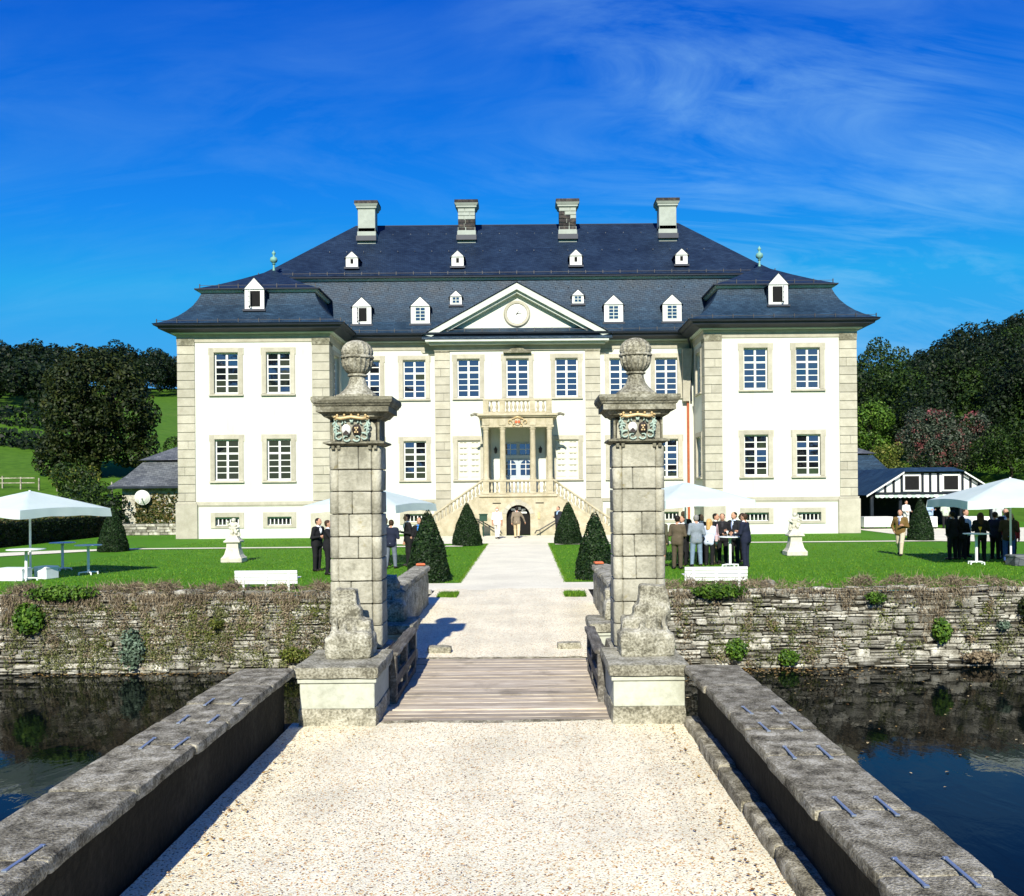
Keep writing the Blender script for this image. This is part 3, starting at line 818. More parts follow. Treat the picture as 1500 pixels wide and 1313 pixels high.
parapet(BR, 1, 'rough stone parapet right of the gravel drive with a kerb along its foot', [-14, -11, -8.5, -6, -3.5, -1, 1.2, 2.6, 3.62, 4.67, 5.64, 6.8, 7.53, 8.1, 9.2, 10.3], [(4.67, 0.34), (5.64, 0.32), (6.8, 0.3), (7.53, 0.26), (8.1, 0.26)], True)

# gate pedestals (front and rear on each side)
def pedestal(x0, x1, y0, y1, label, inner):
    cx, cy = (x0 + x1) / 2, (y0 + y1) / 2; hx, hy = (x1 - x0) / 2, (y1 - y0) / 2
    root = tag(empty('gate_pedestal', (cx, cy, 0)), label, 'pedestal', 'gate pedestals')
    rough_box('plinth', -hx - 0.02, hx + 0.02, -hy - 0.02, hy + 0.02, -0.15, 0.215, M['lichen'], root, 0.07, 0.009, cx, 0.014)
    mb = MB(); mb.cbox(-hx, hx, -hy, hy, 0.205, 0.50, 0.008); mb.build('panel', M['pedestal'], root)
    mb = MB(); mb.cbox(-hx - 0.025, hx + 0.025, -hy - 0.025, hy + 0.025, 0.50, 0.545, 0.006); mb.build('moulding', M['pedestal'], root)
    rough_box('cap_slab', -hx - 0.06, hx + 0.06, -hy - 0.06, hy + 0.06, 0.548, 0.69, M['lichen'], root, 0.06, 0.010, cy, 0.018)
    return root
pedestal(-2.56, GL, 10.36, 11.45, 'cream plastered pedestal in front of the left gate pillar', 1)
pedestal(GR, 1.77, 10.36, 11.45, 'cream plastered pedestal in front of the right gate pillar', -1)
pedestal(-2.30, GL, 13.55, 14.42, 'cream pedestal behind the left gate pillar beyond the timber deck', 1)
pedestal(GR, 1.72, 13.55, 14.42, 'cream pedestal behind the right gate pillar beyond the timber deck', -1)
# weathered scroll stones
def scroll(label, x, y, z, w, h, flip, seed):
    """a worn volute: broad roll at the foot, blunt back sweeping up to the pillar"""
    f_ = flip; o_ = -w * 0.16 * f_
    prims = [rbox((0, 0.03, 0.13), (w * 0.49, 0.24, 0.13), 0.03), rbox((w * 0.02 * f_, -0.09, 0.18), (w * 0.47, 0.14, 0.14), 0.10, k=0.02),
             rbox((w * 0.10 * f_, 0.06, 0.34), (w * 0.34, 0.13, 0.11), 0.05, k=0.05), rbox((o_ * 0.6, 0.10, 0.46), (w * 0.31, 0.12, 0.12), 0.04, k=0.05)]
    for i in range(4):
        t_ = i / 3.0; prims.append(rbox((o_, 0.12 + 0.07 * t_, 0.50 + (h - 0.60) * t_), (w * (0.29 - 0.05 * t_), 0.11, 0.11), 0.022, k=0.03))
    for q in (-0.7, 0.0, 0.7):        # carved ribs down the front
        prims.append(cap_((o_ + q * w * 0.22, 0.075, h - 0.10), (o_ + q * w * 0.24, 0.0, 0.46), 0.026, 0.03, k=0.010)); prims.append(cap_((o_ + q * w * 0.24, 0.0, 0.46), (o_ * 0.5 + q * w * 0.34, -0.20, 0.22), 0.03, 0.04, k=0.010))
    me = sdf_mesh('scroll_stone', prims, [M['lichen']], 0.018, 0.03, 0.017, 9.0, None, seed)
    return tag(inst('scroll_stone', me, (x, y, z)), label, 'scroll stone', 'weathered scroll stones by the gate')
scroll('weathered scroll stone on the front pedestal of the left gate pillar', -2.10, 11.0, 0.68, 0.56, 0.78, 1, 3.0)
scroll('weathered scroll stone on the front pedestal of the right gate pillar', 1.42, 11.0, 0.68, 0.66, 0.80, -1, 8.0)
scroll('yellowish worn scroll stone behind the left gate pillar', -2.04, 14.05, 0.68, 0.42, 0.66, 1, 13.0)
scroll('grey worn scroll stone behind the right gate pillar', 1.38, 14.05, 0.68, 0.42, 0.66, -1, 19.0)

# gate pillars
crest_parts = None
def crest(root, x, y):
    """carved arms: crown, scrolls, two oval shields"""
    mb = MB(); mb.prism([(-0.19, 0.0), (0.19, 0.0), (0.19, 0.30), (-0.19, 0.30)], 0, 0.02)
    b = mb.build('crest_panel', M['pillar'], root, (x, y - 0.03, 3.292)); b.scale = (1.12, 1.12, 1.06)
    sc = MB()
    def arc(cx, cz, r, a0, a1, r0=0.013, r1=0.008, n=9):
        sc.tube([(cx + (r * (1 - 0.5 * i / n)) * math.cos(R(a0 + (a1 - a0) * i / n)), -0.022, cz + (r * (1 - 0.5 * i / n)) * math.sin(R(a0 + (a1 - a0) * i / n))) for i in range(n + 1)], r0, 6, r1)
    for s in (-1, 1):
        m_ = lambda a: a if s > 0 else 180 - a
        arc(s * 0.13, 0.225, 0.055, m_(-80), m_(250)); arc(s * 0.165, 0.13, 0.045, m_(-120), m_(160)); arc(s * 0.14, 0.05, 0.05, m_(120), m_(-170))
        arc(s * 0.06, 0.035, 0.045, m_(-160), m_(130)); arc(s * 0.05, 0.235, 0.045, m_(200), m_(-60)); arc(s * 0.185, 0.19, 0.03, m_(90), m_(-150))
        sc.tube([(s * 0.19, -0.02, 0.02), (s * 0.175, -0.025, 0.12), (s * 0.19, -0.02, 0.26)], 0.012, 6)
    sc.build('scrollwork', M['teal'], b, smooth=True)
    for s, m_ in ((-1, M['shield_w']), (1, M['shield_d'])):
        el = MB(); el.lathe([(0.0, -0.02), (0.035, -0.016), (0.052, 0.0), (0.052, 0.01)], 14)
        o = el.build('shield', m_, b, (s * 0.058, -0.028, 0.135), (R(90), 0, 0), smooth=True); o.scale = (1, 1.25, 1)
        chm = MB()
        if s < 0: chm.prism([(-0.035, -0.045), (0.0, -0.005), (0.035, -0.045), (0.02, -0.056), (-0.02, -0.056)], -0.052, -0.046); chm.build('charge', M['shield_d'], b, (s * 0.058, 0, 0.135))
        else:
            for (qx, qz) in ((-0.012, 0.02), (0.014, 0.022), (0.0, -0.004), (-0.014, -0.03), (0.014, -0.03)): chm.box(qx - 0.008, qx + 0.008, -0.054, -0.046, qz - 0.009, qz + 0.009)
            chm.build('charge', M['gold'], b, (s * 0.058, 0, 0.135))
    cr = MB(); cr.tube([(-0.17, -0.03, 0.275), (-0.12, -0.04, 0.268), (0, -0.045, 0.288), (0.12, -0.04, 0.268), (0.17, -0.03, 0.275)], 0.020, 7)
    for qx in (-0.16, -0.08, 0, 0.08, 0.16): cr.lathe([(0.0, 0), (0.016, 0.012), (0.012, 0.03), (0, 0.04)], 6, (qx, -0.03, 0.29 + 0.012 * (1 - abs(qx) / .16)))
    for s in (-1, 1): cr.tube([(s * 0.14, -0.03, 0.27), (s * 0.19, -0.03, 0.255), (s * 0.2, -0.03, 0.285), (s * 0.175, -0.03, 0.295)], 0.013, 6)
    cr.build('crown', M['gold'], b, smooth=True)

urn_prof = [(0.25, 0.0), (0.255, 0.03), (0.225, 0.06), (0.175, 0.11), (0.125, 0.18), (0.104, 0.26), (0.10, 0.305), (0.125, 0.315), (0.125, 0.335), (0.11, 0.345)]
ball = [(0.10, 0.345), (0.13, 0.36), (0.168, 0.41), (0.192, 0.47), (0.20, 0.53), (0.198, 0.565)]
rim = [(0.185, 0.565), (0.208, 0.572), (0.212, 0.59), (0.20, 0.605), (0.185, 0.61)]
top = [(0.19, 0.61), (0.204, 0.645), (0.198, 0.70), (0.175, 0.755), (0.132, 0.80), (0.072, 0.828), (0.0, 0.835)]
def zs(pr): return [(r * 1.03, z * 0.9) for r, z in pr]
def pillar(xc, label, side):
    Y0 = 11.78; D = 0.52; W = 0.325
    root = tag(empty('gate_pillar', (xc, Y0 + D / 2, 0)), label, 'gate pillar', 'gate pillars')
    f = -D / 2
    rough_box('base', -W - 0.06, W + 0.06, f - 0.12, D / 2 + 0.45, -0.3, 0.62, M['lichen'], root, 0.12, 0.012, xc)
    core = MB(); core.box(-W + 0.035, W - 0.035, f + 0.04, D / 2 - 0.02, 0.3, 3.6); core.build('core', M['mortar'], root)
    zb = [0.64, 0.93, 1.21, 1.50, 1.79, 2.07, 2.36, 2.65, 2.93, 3.235]
    for i in range(len(zb) - 1):
        z0, z1 = zb[i] + 0.006, zb[i + 1] - 0.006
        xs = [-0.215, 0.215]
        if i % 2 == (0 if side < 0 else 1) or i in (4, 5): xs = [-0.215, random.uniform(-0.08, 0.06), 0.215]
        for q in range(len(xs) - 1):
            b = MB(); b.cbox(xs[q] + 0.003, xs[q + 1] - 0.003, f + random.uniform(-0.004, 0.006), f + 0.16, z0, z1, 0.010, 0.003); b.build('block', M['pillar'], root)
        for s in (-1, 1):          # rounded corner shafts, coursed with the blocks
            c = MB(); c.lathe([(0.058, z0), (0.066, z0 + 0.012), (0.067, z1 - 0.012), (0.058, z1)], 16, (s * 0.268, f + 0.075, 0)); autosmooth(c.build('corner_shaft', M['pillar'], root), 50)
            e = MB(); e.cbox(min(s * 0.275, s * 0.325), max(s * 0.275, s * 0.325), f + 0.135, D / 2, z0, z1, 0.010, 0.003); e.build('side_block', M['pillar'], root)
    # ledge, arched field with the arms, entablature and cap
    g = MB(); r4 = lambda a, b_: (-W - a, W + a, f - a, D / 2 + a)
    for (a, z0, b_, z1) in ((0.0, 3.235, 0.055, 3.262), (0.065, 3.262, 0.065, 3.285), (0.05, 3.285, 0.0, 3.30)): g.frustum(r4(a, 0), z0, r4(b_, 0), z1)
    for qx in (-0.27, -0.2, 0.2, 0.27): g.cbox(qx - 0.022, qx + 0.022, f - 0.03, f + 0.05, 3.185, 3.24, 0.008)
    g.build('ledge', M['cap'], root)
    n = MB(); n.box(-W + 0.01, W - 0.01, f + 0.045, D / 2 - 0.01, 3.301, 3.60); n.build('neck', M['cap'], root)
    fld = MB(); arch = [(-0.275, 3.302), (0.275, 3.302), (0.275, 3.46)] + [(0.275 - 0.13 + 0.13 * math.cos(R(a)), 3.46 + 0.10 * math.sin(R(a))) for a in (20, 45, 70, 90)] + [(-0.275 + 0.13 - 0.13 * math.cos(R(a)), 3.46 + 0.10 * math.sin(R(a))) for a in (90, 70, 45, 20)] + [(-0.275, 3.46)]
    fld.prism(arch, f + 0.0, f + 0.05); fld.build('arched_field', M['pillar'], root)
    crest(root, -0.02, f - 0.02)
    c = MB()
    for (a, z0, b_, z1) in ((0.0, 3.575, 0.03, 3.60), (0.05, 3.60, 0.10, 3.66), (0.135, 3.66, 0.135, 3.735), (0.15, 3.737, 0.165, 3.77), (0.175, 3.77, 0.19, 3.81), (0.19, 3.81, 0.185, 3.848)): c.frustum(r4(a, 0), z0, r4(b_, 0), z1)
    for (a, z0, b_, z1) in ((0.0, 3.60, 0.0, 3.664), (0.0, 3.665, 0.0, 3.738), (0.03, 3.738, 0.035, 3.77), (0.06, 3.772, 0.07, 3.808)):
        c.frustum((-0.27 - a, 0.27 + a, f - 0.07 - a, f), z0, (-0.27 - b_, 0.27 + b_, f - 0.07 - b_, f), z1)
    c.build('cap', M['cap'], root)
    u = MB(); u.cbox(-0.24, 0.24, -0.24, 0.24, 3.846, 3.895, 0.012); u.build('urn_plinth', M['lichen'], root)
    u = MB(); u.lathe(zs(urn_prof), 28, (0, 0, 3.87)); st = u.build('urn_stem', M['lichen'], root); autosmooth(st, 50)
    u = MB(); u.lathe(zs(ball), 72, (0, 0, 3.87), 0.10, 18); autosmooth(u.build('urn_bowl', M['lichen'], root), 60)
    u = MB(); u.lathe(zs(rim), 40, (0, 0, 3.87)); autosmooth(u.build('urn_rim', M['lichen'], root), 60)
    u = MB(); u.lathe(zs(top), 72, (0, 0, 3.87), 0.09, 16); autosmooth(u.build('urn_lid', M['lichen'], root), 60)
    return root
pillar(-2.185, 'tall sandstone gate pillar with carved arms and fluted urn, left of the drive', -1)
pillar(1.45, 'tall sandstone gate pillar with carved arms and fluted urn, right of the drive', 1)

# timber railings beside the deck
def railing(x, label, s):
    root = tag(empty('timber_railing', (x, 12.5, 0)), label, 'railing', 'timber railings beside the deck')
    for y in (-1.0, 0.0, 0.95):
        p = MB(); p.cbox(-0.045, 0.045, -0.05, 0.05, -0.05, 0.60, 0.008, 0.004); p.build('post', M['rail'], root, (0, y, 0))
    for z, h, w in ((0.28, 0.13, 0.05),):
        p = MB(); p.cbox(-w / 2, w / 2, -1.05, 1.0, z - h / 2, z + h / 2, 0.008, 0.004); p.build('rail', M['rail'], root, (s * 0.02, 0, 0))
    rough_box('top_rail', -0.085, 0.075, -1.06, 1.02, 0.585, 0.665, M['rail'], root, 0.07, 0.014, x, 0.02)
    p = MB(); p.cbox(-0.04, 0.04, -1.0, 1.0, 0.0, 0.09, 0.008, 0.004); p.build('kick_board', M['rail'], root)
    return root
railing(GL + 0.05, 'weathered timber railing on the left edge of the wooden deck', 1)
railing(GR - 0.05, 'weathered timber railing on the right edge of the wooden deck', -1)

# low walls leading from the gate to the lawn
def low_wall(x0, x1, label, seed):
    root = tag(empty('low_wall', ((x0 + x1) / 2, 18, 0)), label, 'low wall', 'low walls behind the gate')
    hx = (x1 - x0) / 2; ys = [14.45, 16.2, 17.6, 18.9, 20.2, 21.4]
    for i in range(5):
        rough_box('wall_block', -hx + 0.04, hx - 0.04, ys[i] - 18 + 0.004, ys[i + 1] - 18 - 0.004, -0.2, 0.78, M['lichen'], root, 0.16, 0.03, seed + i, 0.03)
        rough_box('coping_slab', -hx, hx, ys[i] - 18 + 0.006, ys[i + 1] - 18 - 0.006, 0.785, 0.93, M['lichen'], root, 0.11, 0.02, seed + 9 + i, 0.03)
    return root
low_wall(-2.62, -2.22, 'low stone wall with coping behind the left gate pillar, shading the path', 2.0)
low_wall(1.50, 1.95, 'low stone wall with coping behind the right gate pillar', 33.0)
for x, lb in ((-2.42, 'small red clay tile on the end of the left low wall'), (1.66, 'small red clay tile on the end of the right low wall')):
    p = MB(); p.cbox(-0.10, 0.10, -0.09, 0.09, 0, 0.05, 0.012, 0.006); tag(p.build('clay_tile', M['clay'], None, (x, 21.1, 0.945), R(8)), lb, 'tile', 'clay tiles on the low walls')
for x, y, lb, m_ in ((-1.42, 15.0, 'flat stone block lying at the left end of the timber deck', 0), (0.70, 15.3, 'flat stone block lying at the right end of the timber deck', 1)):
    tag(rough_box('stone_block', x - 0.2, x + 0.2, y - 0.11, y + 0.11, 0.0, 0.13, M['lichen'], None, 0.08, 0.015, x, 0.02), lb, 'stone block')

# ================================================================== far moat wall, stone by stone
def moat_wall(x0, x1, label, seed):
    random.seed(seed)
    root = tag(empty('moat_wall', ((x0 + x1) / 2, MOAT_Y, -2.0)), label, 'retaining wall', 'moat retaining walls')
    cx = (x0 + x1) / 2
    mb = MB(); mb.box(x0 - cx, x1 - cx, 0.07, 0.7, -1.2, 1.88); mb.build('mortar_bed', M['mortar'], root)
    stones = []
    z = -0.25
    while z < 1.93:
        lift = random.uniform(0.12, 0.22); x = x0
        while x < x1:
            pw = random.uniform(0.3, 0.95); n = random.choice((1, 2, 3, 3, 4)) if lift > 0.17 else random.choice((1, 2, 2, 3))
            cuts = sorted([random.uniform(0.15, 0.85) for _ in range(n - 1)]); cuts = [0] + cuts + [1]
            zoff = random.uniform(-0.045, 0.045)
            for a, b in zip(cuts[:-1], cuts[1:]):
                h = (b - a) * lift
                if h < 0.03: continue
                m_ = 1 if (pw < 0.5 or random.random() < 0.45) else 2
                sp = sorted([random.uniform(0.3, 0.7)]) if m_ == 2 else []
                xs_ = [0] + sp + [1]
                for p, q in zip(xs_[:-1], xs_[1:]):
                    stones.append((x + p * pw, x + q * pw, z + zoff + a * lift, z + zoff + b * lift))
            x += pw
        z += lift
    def geo(mb, s, ox):
        g = random.uniform(0.004, 0.013); d = random.choice((random.uniform(-0.05, 0.01), random.uniform(-0.02, 0.03)))
        mb.cbox(s[0] + g - ox, s[1] - g - ox, d, 0.16, s[2] + g * 0.8, s[3] - g * 0.8, min(0.026, (s[3] - s[2]) * 0.3), min(0.026, (s[3] - s[2]) * 0.2))
    vis = [s for s in stones if abs((s[0] + s[1]) / 2 / MOAT_Y) < 0.575]
    vis.sort(key=lambda s: -(s[1] - s[0]) * (s[3] - s[2])); big = set(vis[:298])
    rest = MB()
    for s in stones:
        if s in big: mb = MB(); geo(mb, s, cx); mb.build('stone', M['rubble'], root)
        else: geo(rest, s, cx)
    tag(rest.build('small_stones', M['rubble'], root), kind='stuff')
    return root
moat_wall(-30.0, -2.9, 'rubble stone moat wall left of the gate, hung with dry and green plants', 5)
moat_wall(2.3, 30.0, 'rubble stone moat wall right of the gate, pale and patchily overgrown', 6)
random.seed(21)
# ================================================================== the chateau
# local frame: x from the axis, y back from the front of the wings, z up
CH = tag(empty('chateau', (AXIS - 0.02, 53.0, 0)), 'wide cream baroque chateau with blue slate mansard roofs and two projecting wings', 'chateau')
WO, WI = 19.5, 10.8             # outer and inner faces of the wings
MY, RY = 3.7, 3.4               # front of the main block, of the centre bay
TOPW = 11.75
OW, UP, LO = 0.69, (8.35, 10.70), (3.36, 5.70)     # half width of openings, upper and lower storey
BASE = (0.74, 1.24)
wing_x = (13.72, 16.72); main_x = (6.35, 9.15)

walls = MB()
for s in (-1, 1):
    x0 = -WO if s < 0 else WI
    ops = []
    for wx in wing_x:
        u = (s * wx) - x0
        for (a, b) in (UP, LO, BASE): ops.append((u - OW, u + OW, a, b))
    wall_panel(walls, (x0, 0, 0), (1, 0, 0), (0, -1, 0), WO - WI, 0, TOPW, ops)
    # inner return with its windows
    ops = [(1.85 - OW, 1.85 + OW, a, b) for (a, b) in (UP, LO)]
    wall_panel(walls, (s * WI, 0, 0), (0, 1, 0), (-s, 0, 0), MY, 0, TOPW, ops)
    wall_panel(walls, (s * WO, 0, 0), (0, 1, 0), (s, 0, 0), 9.0, 0, TOPW, [])
    wall_panel(walls, (min(s * WO, s * WI), 9.0, 0), (1, 0, 0), (0, 1, 0), WO - WI, 0, TOPW, [])
    a0 = -WI if s < 0 else 5.05
    ops = []
    for wx in main_x:
        u = s * wx - a0
        for (a, b) in (UP, LO, BASE): ops.append((u - OW, u + OW, a, b))
    wall_panel(walls, (a0, MY, 0), (1, 0, 0), (0, -1, 0), WI - 5.05, 0, TOPW, ops)
    walls.add([(s * 5.05, RY, 0), (s * 5.05, MY, 0), (s * 5.05, MY, TOPW), (s * 5.05, RY, TOPW)], [(0, 1, 2, 3)])
    walls.add([(s * 17.3, MY, 0), (s * 17.3, 18.7, 0), (s * 17.3, 18.7, TOPW), (s * 17.3, MY, TOPW)], [(0, 1, 2, 3)])
walls.add([(-17.3, 18.7, 0), (17.3, 18.7, 0), (17.3, 18.7, TOPW), (-17.3, 18.7, TOPW)], [(0, 1, 2, 3)])
DW, DZ = 0.95, (2.42, 5.62)     # entrance
ops = [(5.05 + c - OW, 5.05 + c + OW, *UP) for c in (-3, 0, 3)] + [(5.05 + c - OW, 5.05 + c + OW, *LO) for c in (-3, 3)] + [(5.05 - DW, 5.05 + DW, *DZ)]
wall_panel(walls, (-5.05, RY, 0), (1, 0, 0), (0, -1, 0), 10.1, 0, TOPW, ops)
wo = walls.build('wall', M['plaster'], CH)
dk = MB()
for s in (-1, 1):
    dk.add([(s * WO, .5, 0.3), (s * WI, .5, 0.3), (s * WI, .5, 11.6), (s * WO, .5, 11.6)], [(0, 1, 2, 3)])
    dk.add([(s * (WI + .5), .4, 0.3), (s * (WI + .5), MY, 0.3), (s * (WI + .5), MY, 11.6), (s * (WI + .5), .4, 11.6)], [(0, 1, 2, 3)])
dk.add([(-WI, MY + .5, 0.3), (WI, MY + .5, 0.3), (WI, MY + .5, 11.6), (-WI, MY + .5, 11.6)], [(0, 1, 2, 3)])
dk.build('room_shade_sheet', M['dark'], CH)  # dark sheets stand in for the unlit rooms

# --- windows: shared meshes
H = UP[1] - UP[0]
def frame_mesh():
    mb = MB(); w, h = OW, H
    ft = 0.075
    mb.box(-w, -w + ft, 0, 0.07, 0, h); mb.box(w - ft, w, 0, 0.07, 0, h)
    mb.box(-w + ft, w - ft, 0, 0.07, 0, ft); mb.box(-w + ft, w - ft, 0, 0.07, h - ft, h)
    tz = h * 0.655
    mb.box(-w + ft, w - ft, -0.012, 0.068, tz - 0.055, tz + 0.055)
    mb.box(-0.062, 0.062, -0.008, 0.066, ft, tz - 0.055); mb.box(-0.062, 0.062, -0.008, 0.066, tz + 0.055, h - ft)
    rows = []
    for (a, b, n) in ((ft, tz - 0.055, 4), (tz + 0.055, h - ft, 2)):
        for i in range(n):
            z0, z1 = a + (b - a) * i / n, a + (b - a) * (i + 1) / n
            rows.append((z0, z1))
            if i: mb.box(-w + ft, -0.062, 0.012, 0.055, z0 - 0.026, z0 + 0.026); mb.box(0.062, w - ft, 0.012, 0.055, z0 - 0.026, z0 + 0.026)
    return mb.mesh('window', M['white']), rows
FR, ROWS = frame_mesh()
PN = MB(); PN.add([(-0.5, 0, 0), (0.5, 0, 0), (0.5, 0, 1), (-0.5, 0, 1)], [(0, 1, 2, 3)]); PN = PN.mesh('pane', M['glass'])
def surround_mesh(h, w=OW, ear=True):
    mb = MB(); a = 0.27; d0, d1 = -0.05, 0.06
    mb.box(-w - a, -w, d0, d1, -0.06, h + a); mb.box(w, w + a, d0, d1, -0.06, h + a); mb.box(-w, w, d0, d1, h, h + a)
    mb.box(-w - a + .03, -w - .02, d0 - .018, d0 + .01, -0.02, h + a - .03); mb.box(w + .02, w + a - .03, d0 - .018, d0 + .01, -0.02, h + a - .03); mb.box(-w - .02, w + .02, d0 - .018, d0 + .01, h + .02, h + a - .03)
    if ear: mb.box(-w - a - .045, -w - a, d0, d1, h - 0.12, h + a); mb.box(w + a, w + a + .045, d0, d1, h - 0.12, h + a)
    return mb.mesh('surround', M['quoin'])
SU = surround_mesh(H); 
SL = MB(); SL.box(-OW - 0.30, OW + 0.30, -0.13, 0.06, -0.15, -0.062); SL.box(-OW - .05, OW + .05, 0.06, 0.24, -0.08, 0.0); SL = SL.mesh('sill', M['quoin'])
def window(x, y, z, rz=0.0, opened=False, flat=False):
    w = inst('window', FR, (x, y, z), CH, rz)
    c, s = math.cos(rz), math.sin(rz)
    w.location = (x - s * 0.14, y + c * 0.14, z)
    inst('surround', SU, (0, -0.14, 0), w); inst('sill', SL, (0, -0.14, 0), w)
    for (z0, z1) in ROWS:
        for sx in (-1, 1):
            wd = OW - 0.075 - 0.062 + 0.02
            p = inst('pane', PN, (sx * (0.062 + (OW - 0.075)) / 2, 0.036, z0 - 0.0), w, (R(random.gauss(0, 0.9)), 0, R(random.gauss(0, 1.2))), (wd, 1, z1 - z0))
    return w
for s in (-1, 1):
    for wx in wing_x:
        for z in (UP[0], LO[0]): window(s * wx, 0, z)
    for wx in main_x:
        for z in (UP[0], LO[0]): window(s * wx, MY, z)
    for z in (UP[0], LO[0]): window(s * WI, 1.85, z, R(90) if s < 0 else R(-90))
for x in (-3, 0, 3): window(x, RY, UP[0])
# shuttered windows beside the porch
for x in (-3, 3):
    mb = MB(); mb.box(-OW, OW, 0, 0.05, 0, H)
    for r in range(6):
        for c in (-1, 1):
            z0 = 0.12 + r * (H - 0.2) / 6
            mb.box(c * 0.36 - 0.26, c * 0.36 + 0.26, -0.03, 0.0, z0, z0 + (H - 0.2) / 6 - 0.09)
    sh = mb.build('shutter', M['shutter'], CH, (x, RY + 0.08, LO[0]))
    sl = MB()
    for r in range(6):
        for c in (-1, 1):
            z0 = 0.12 + (r + 1) * (H - 0.2) / 6 - 0.075
            sl.box(c * 0.36 - 0.2, c * 0.36 - 0.02, -0.006, 0.0, z0, z0 + 0.045); sl.box(c * 0.36 + 0.03, c * 0.36 + 0.2, -0.006, 0.0, z0, z0 + 0.045)
    sl.build('shutter_slots', M['cap'], sh)  # dark plates stand in for the shade in the louvre gaps
    inst('surround', SU, (0, -0.08, 0), sh); inst('sill', SL, (0, -0.08, 0), sh)
# basement lights with bars
BH = BASE[1] - BASE[0]
BS = MB(); a = 0.26
BS.box(-OW - a, -OW, -0.05, .06, -0.14, BH + a); BS.box(OW, OW + a, -0.05, .06, -0.14, BH + a); BS.box(-OW, OW, -0.05, .06, BH, BH + a); BS.box(-OW, OW, -0.05, .2, -0.14, 0)
BS = BS.mesh('surround', M['quoin'])
for s in (-1, 1):
    for (x, y) in [(s * w, 0) for w in wing_x] + [(s * w, MY) for w in main_x]:
        b = MB(); b.box(-OW, OW, 0.0, 0.03, 0, 0.05); b.box(-OW, OW, 0.0, 0.03, BH - 0.10, BH)
        for i in range(6): q = -OW + (i + 0.5) * 2 * OW / 6; b.box(q - 0.03, q + 0.03, 0.0, 0.03, 0.05, BH - 0.1)
        o = b.build('basement_window', M['white'], CH, (x, y + 0.16, BASE[0]))
        inst('surround', BS, (0, -0.16, 0), o)
        inst('pane', PN, (0, 0.06, 0), o, 0.0, (2 * OW, 1, BH))

# --- plinth band, quoin strips
mb = MB()
for s in (-1, 1):
    a, b = sorted((s * (WO - 1.0), s * (WI + 1.0))); mb.box(a, b, -0.07, 0.0, 1.92, 2.12); mb.box(a, b, -0.04, 0.0, 1.86, 1.92)
    a, b = sorted((s * WI, s * 5.05)); mb.box(a, b, MY - 0.07, MY, 1.92, 2.12)
    a, b = sorted((s * (WI - 0.07), s * WI)); mb.box(a, b, 0.3, MY - 0.07, 1.92, 2.12)
mb.build('plinth_band', M['quoin'], CH)
def quoin_strip(x0, x1, y, z0, z1, deep=0.07, ret=None):
    h = 0.485; n = int(round((z1 - z0) / h)); h = (z1 - z0) / n
    for i in range(n):
        b = MB(); sp = [x0, x1] if i % 3 else [x0, x0 + (x1 - x0) * random.choice((0.4, 0.6)), x1]
        if random.random() < 0.5: sp = [x0, x1]
        for q in range(len(sp) - 1):
            b = MB(); b.cbox(sp[q] + .004, sp[q + 1] - .004, y - deep, y + (0.02 if ret is None else ret), z0 + i * h + 0.014, z0 + (i + 1) * h - 0.014, 0.012)
            b.build('quoin_block', M['quoin'], CH)
for s in (-1, 1):
    for (a, b) in ((WO - 0.98, WO + 0.03), (WI - 0.03, WI + 0.98)):
        x0, x1 = sorted((s * a, s * b))
        quoin_strip(x0, x1, 0, 2.14, 11.1, 0.07, 0.9)
        b_ = MB(); b_.cbox(x0 - 0.12, x1 + 0.12, -0.16, 0.95, 0.0, 2.0, 0.02); b_.cbox(x0 - 0.07, x1 + 0.07, -0.12, 0.92, 2.0, 2.13, 0.02); b_.build('quoin_base', M['quoin'], CH)
        b_ = MB(); b_.box(x0, x1, -0.09, 0.9, 11.11, 11.5); b_.build('quoin_capital', M['cap'], CH)
    x0, x1 = sorted((s * 4.14, s * 5.06)); quoin_strip(x0, x1, RY, 2.14, 11.1, 0.07)
    b_ = MB(); b_.cbox(x0 - 0.08, x1 + 0.08, RY - 0.14, RY + 0.02, 0, 2.12, 0.02); b_.build('quoin_base', M['quoin'], CH)
    b_ = MB(); b_.box(x0, x1, RY - 0.09, RY + .02, 11.11, 11.5); b_.build('quoin_capital', M['cap'], CH)

# --- frieze and eaves cornice following the whole front
path = [(-WO, 9), (-WO, 0), (-WI, 0), (-WI, MY), (WI, MY), (WI, 0), (WO, 0), (WO, 9)]
mb = MB(); mb.sweep(path, [(0.0, 11.28), (0.05, 11.30), (0.06, 11.62), (0.10, 11.66), (0.10, 11.74), (0, 11.76)]); mb.build('frieze', M['quoin'], CH)
mb = MB(); mb.sweep(path, [(0.0, 11.74), (0.28, 11.76), (0.30, 11.82), (0.0, 11.83)]); mb.build('moulding', M['trim'], CH)
mb = MB(); mb.sweep(path, [(0.0, 11.825), (0.36, 11.83), (0.55, 11.90), (0.80, 11.96), (0.84, 12.08), (1.0, 12.12), (1.04, 12.20), (0.6, 12.24), (0.0, 12.24)]); mb.build('cornice', M['fascia'], CH)

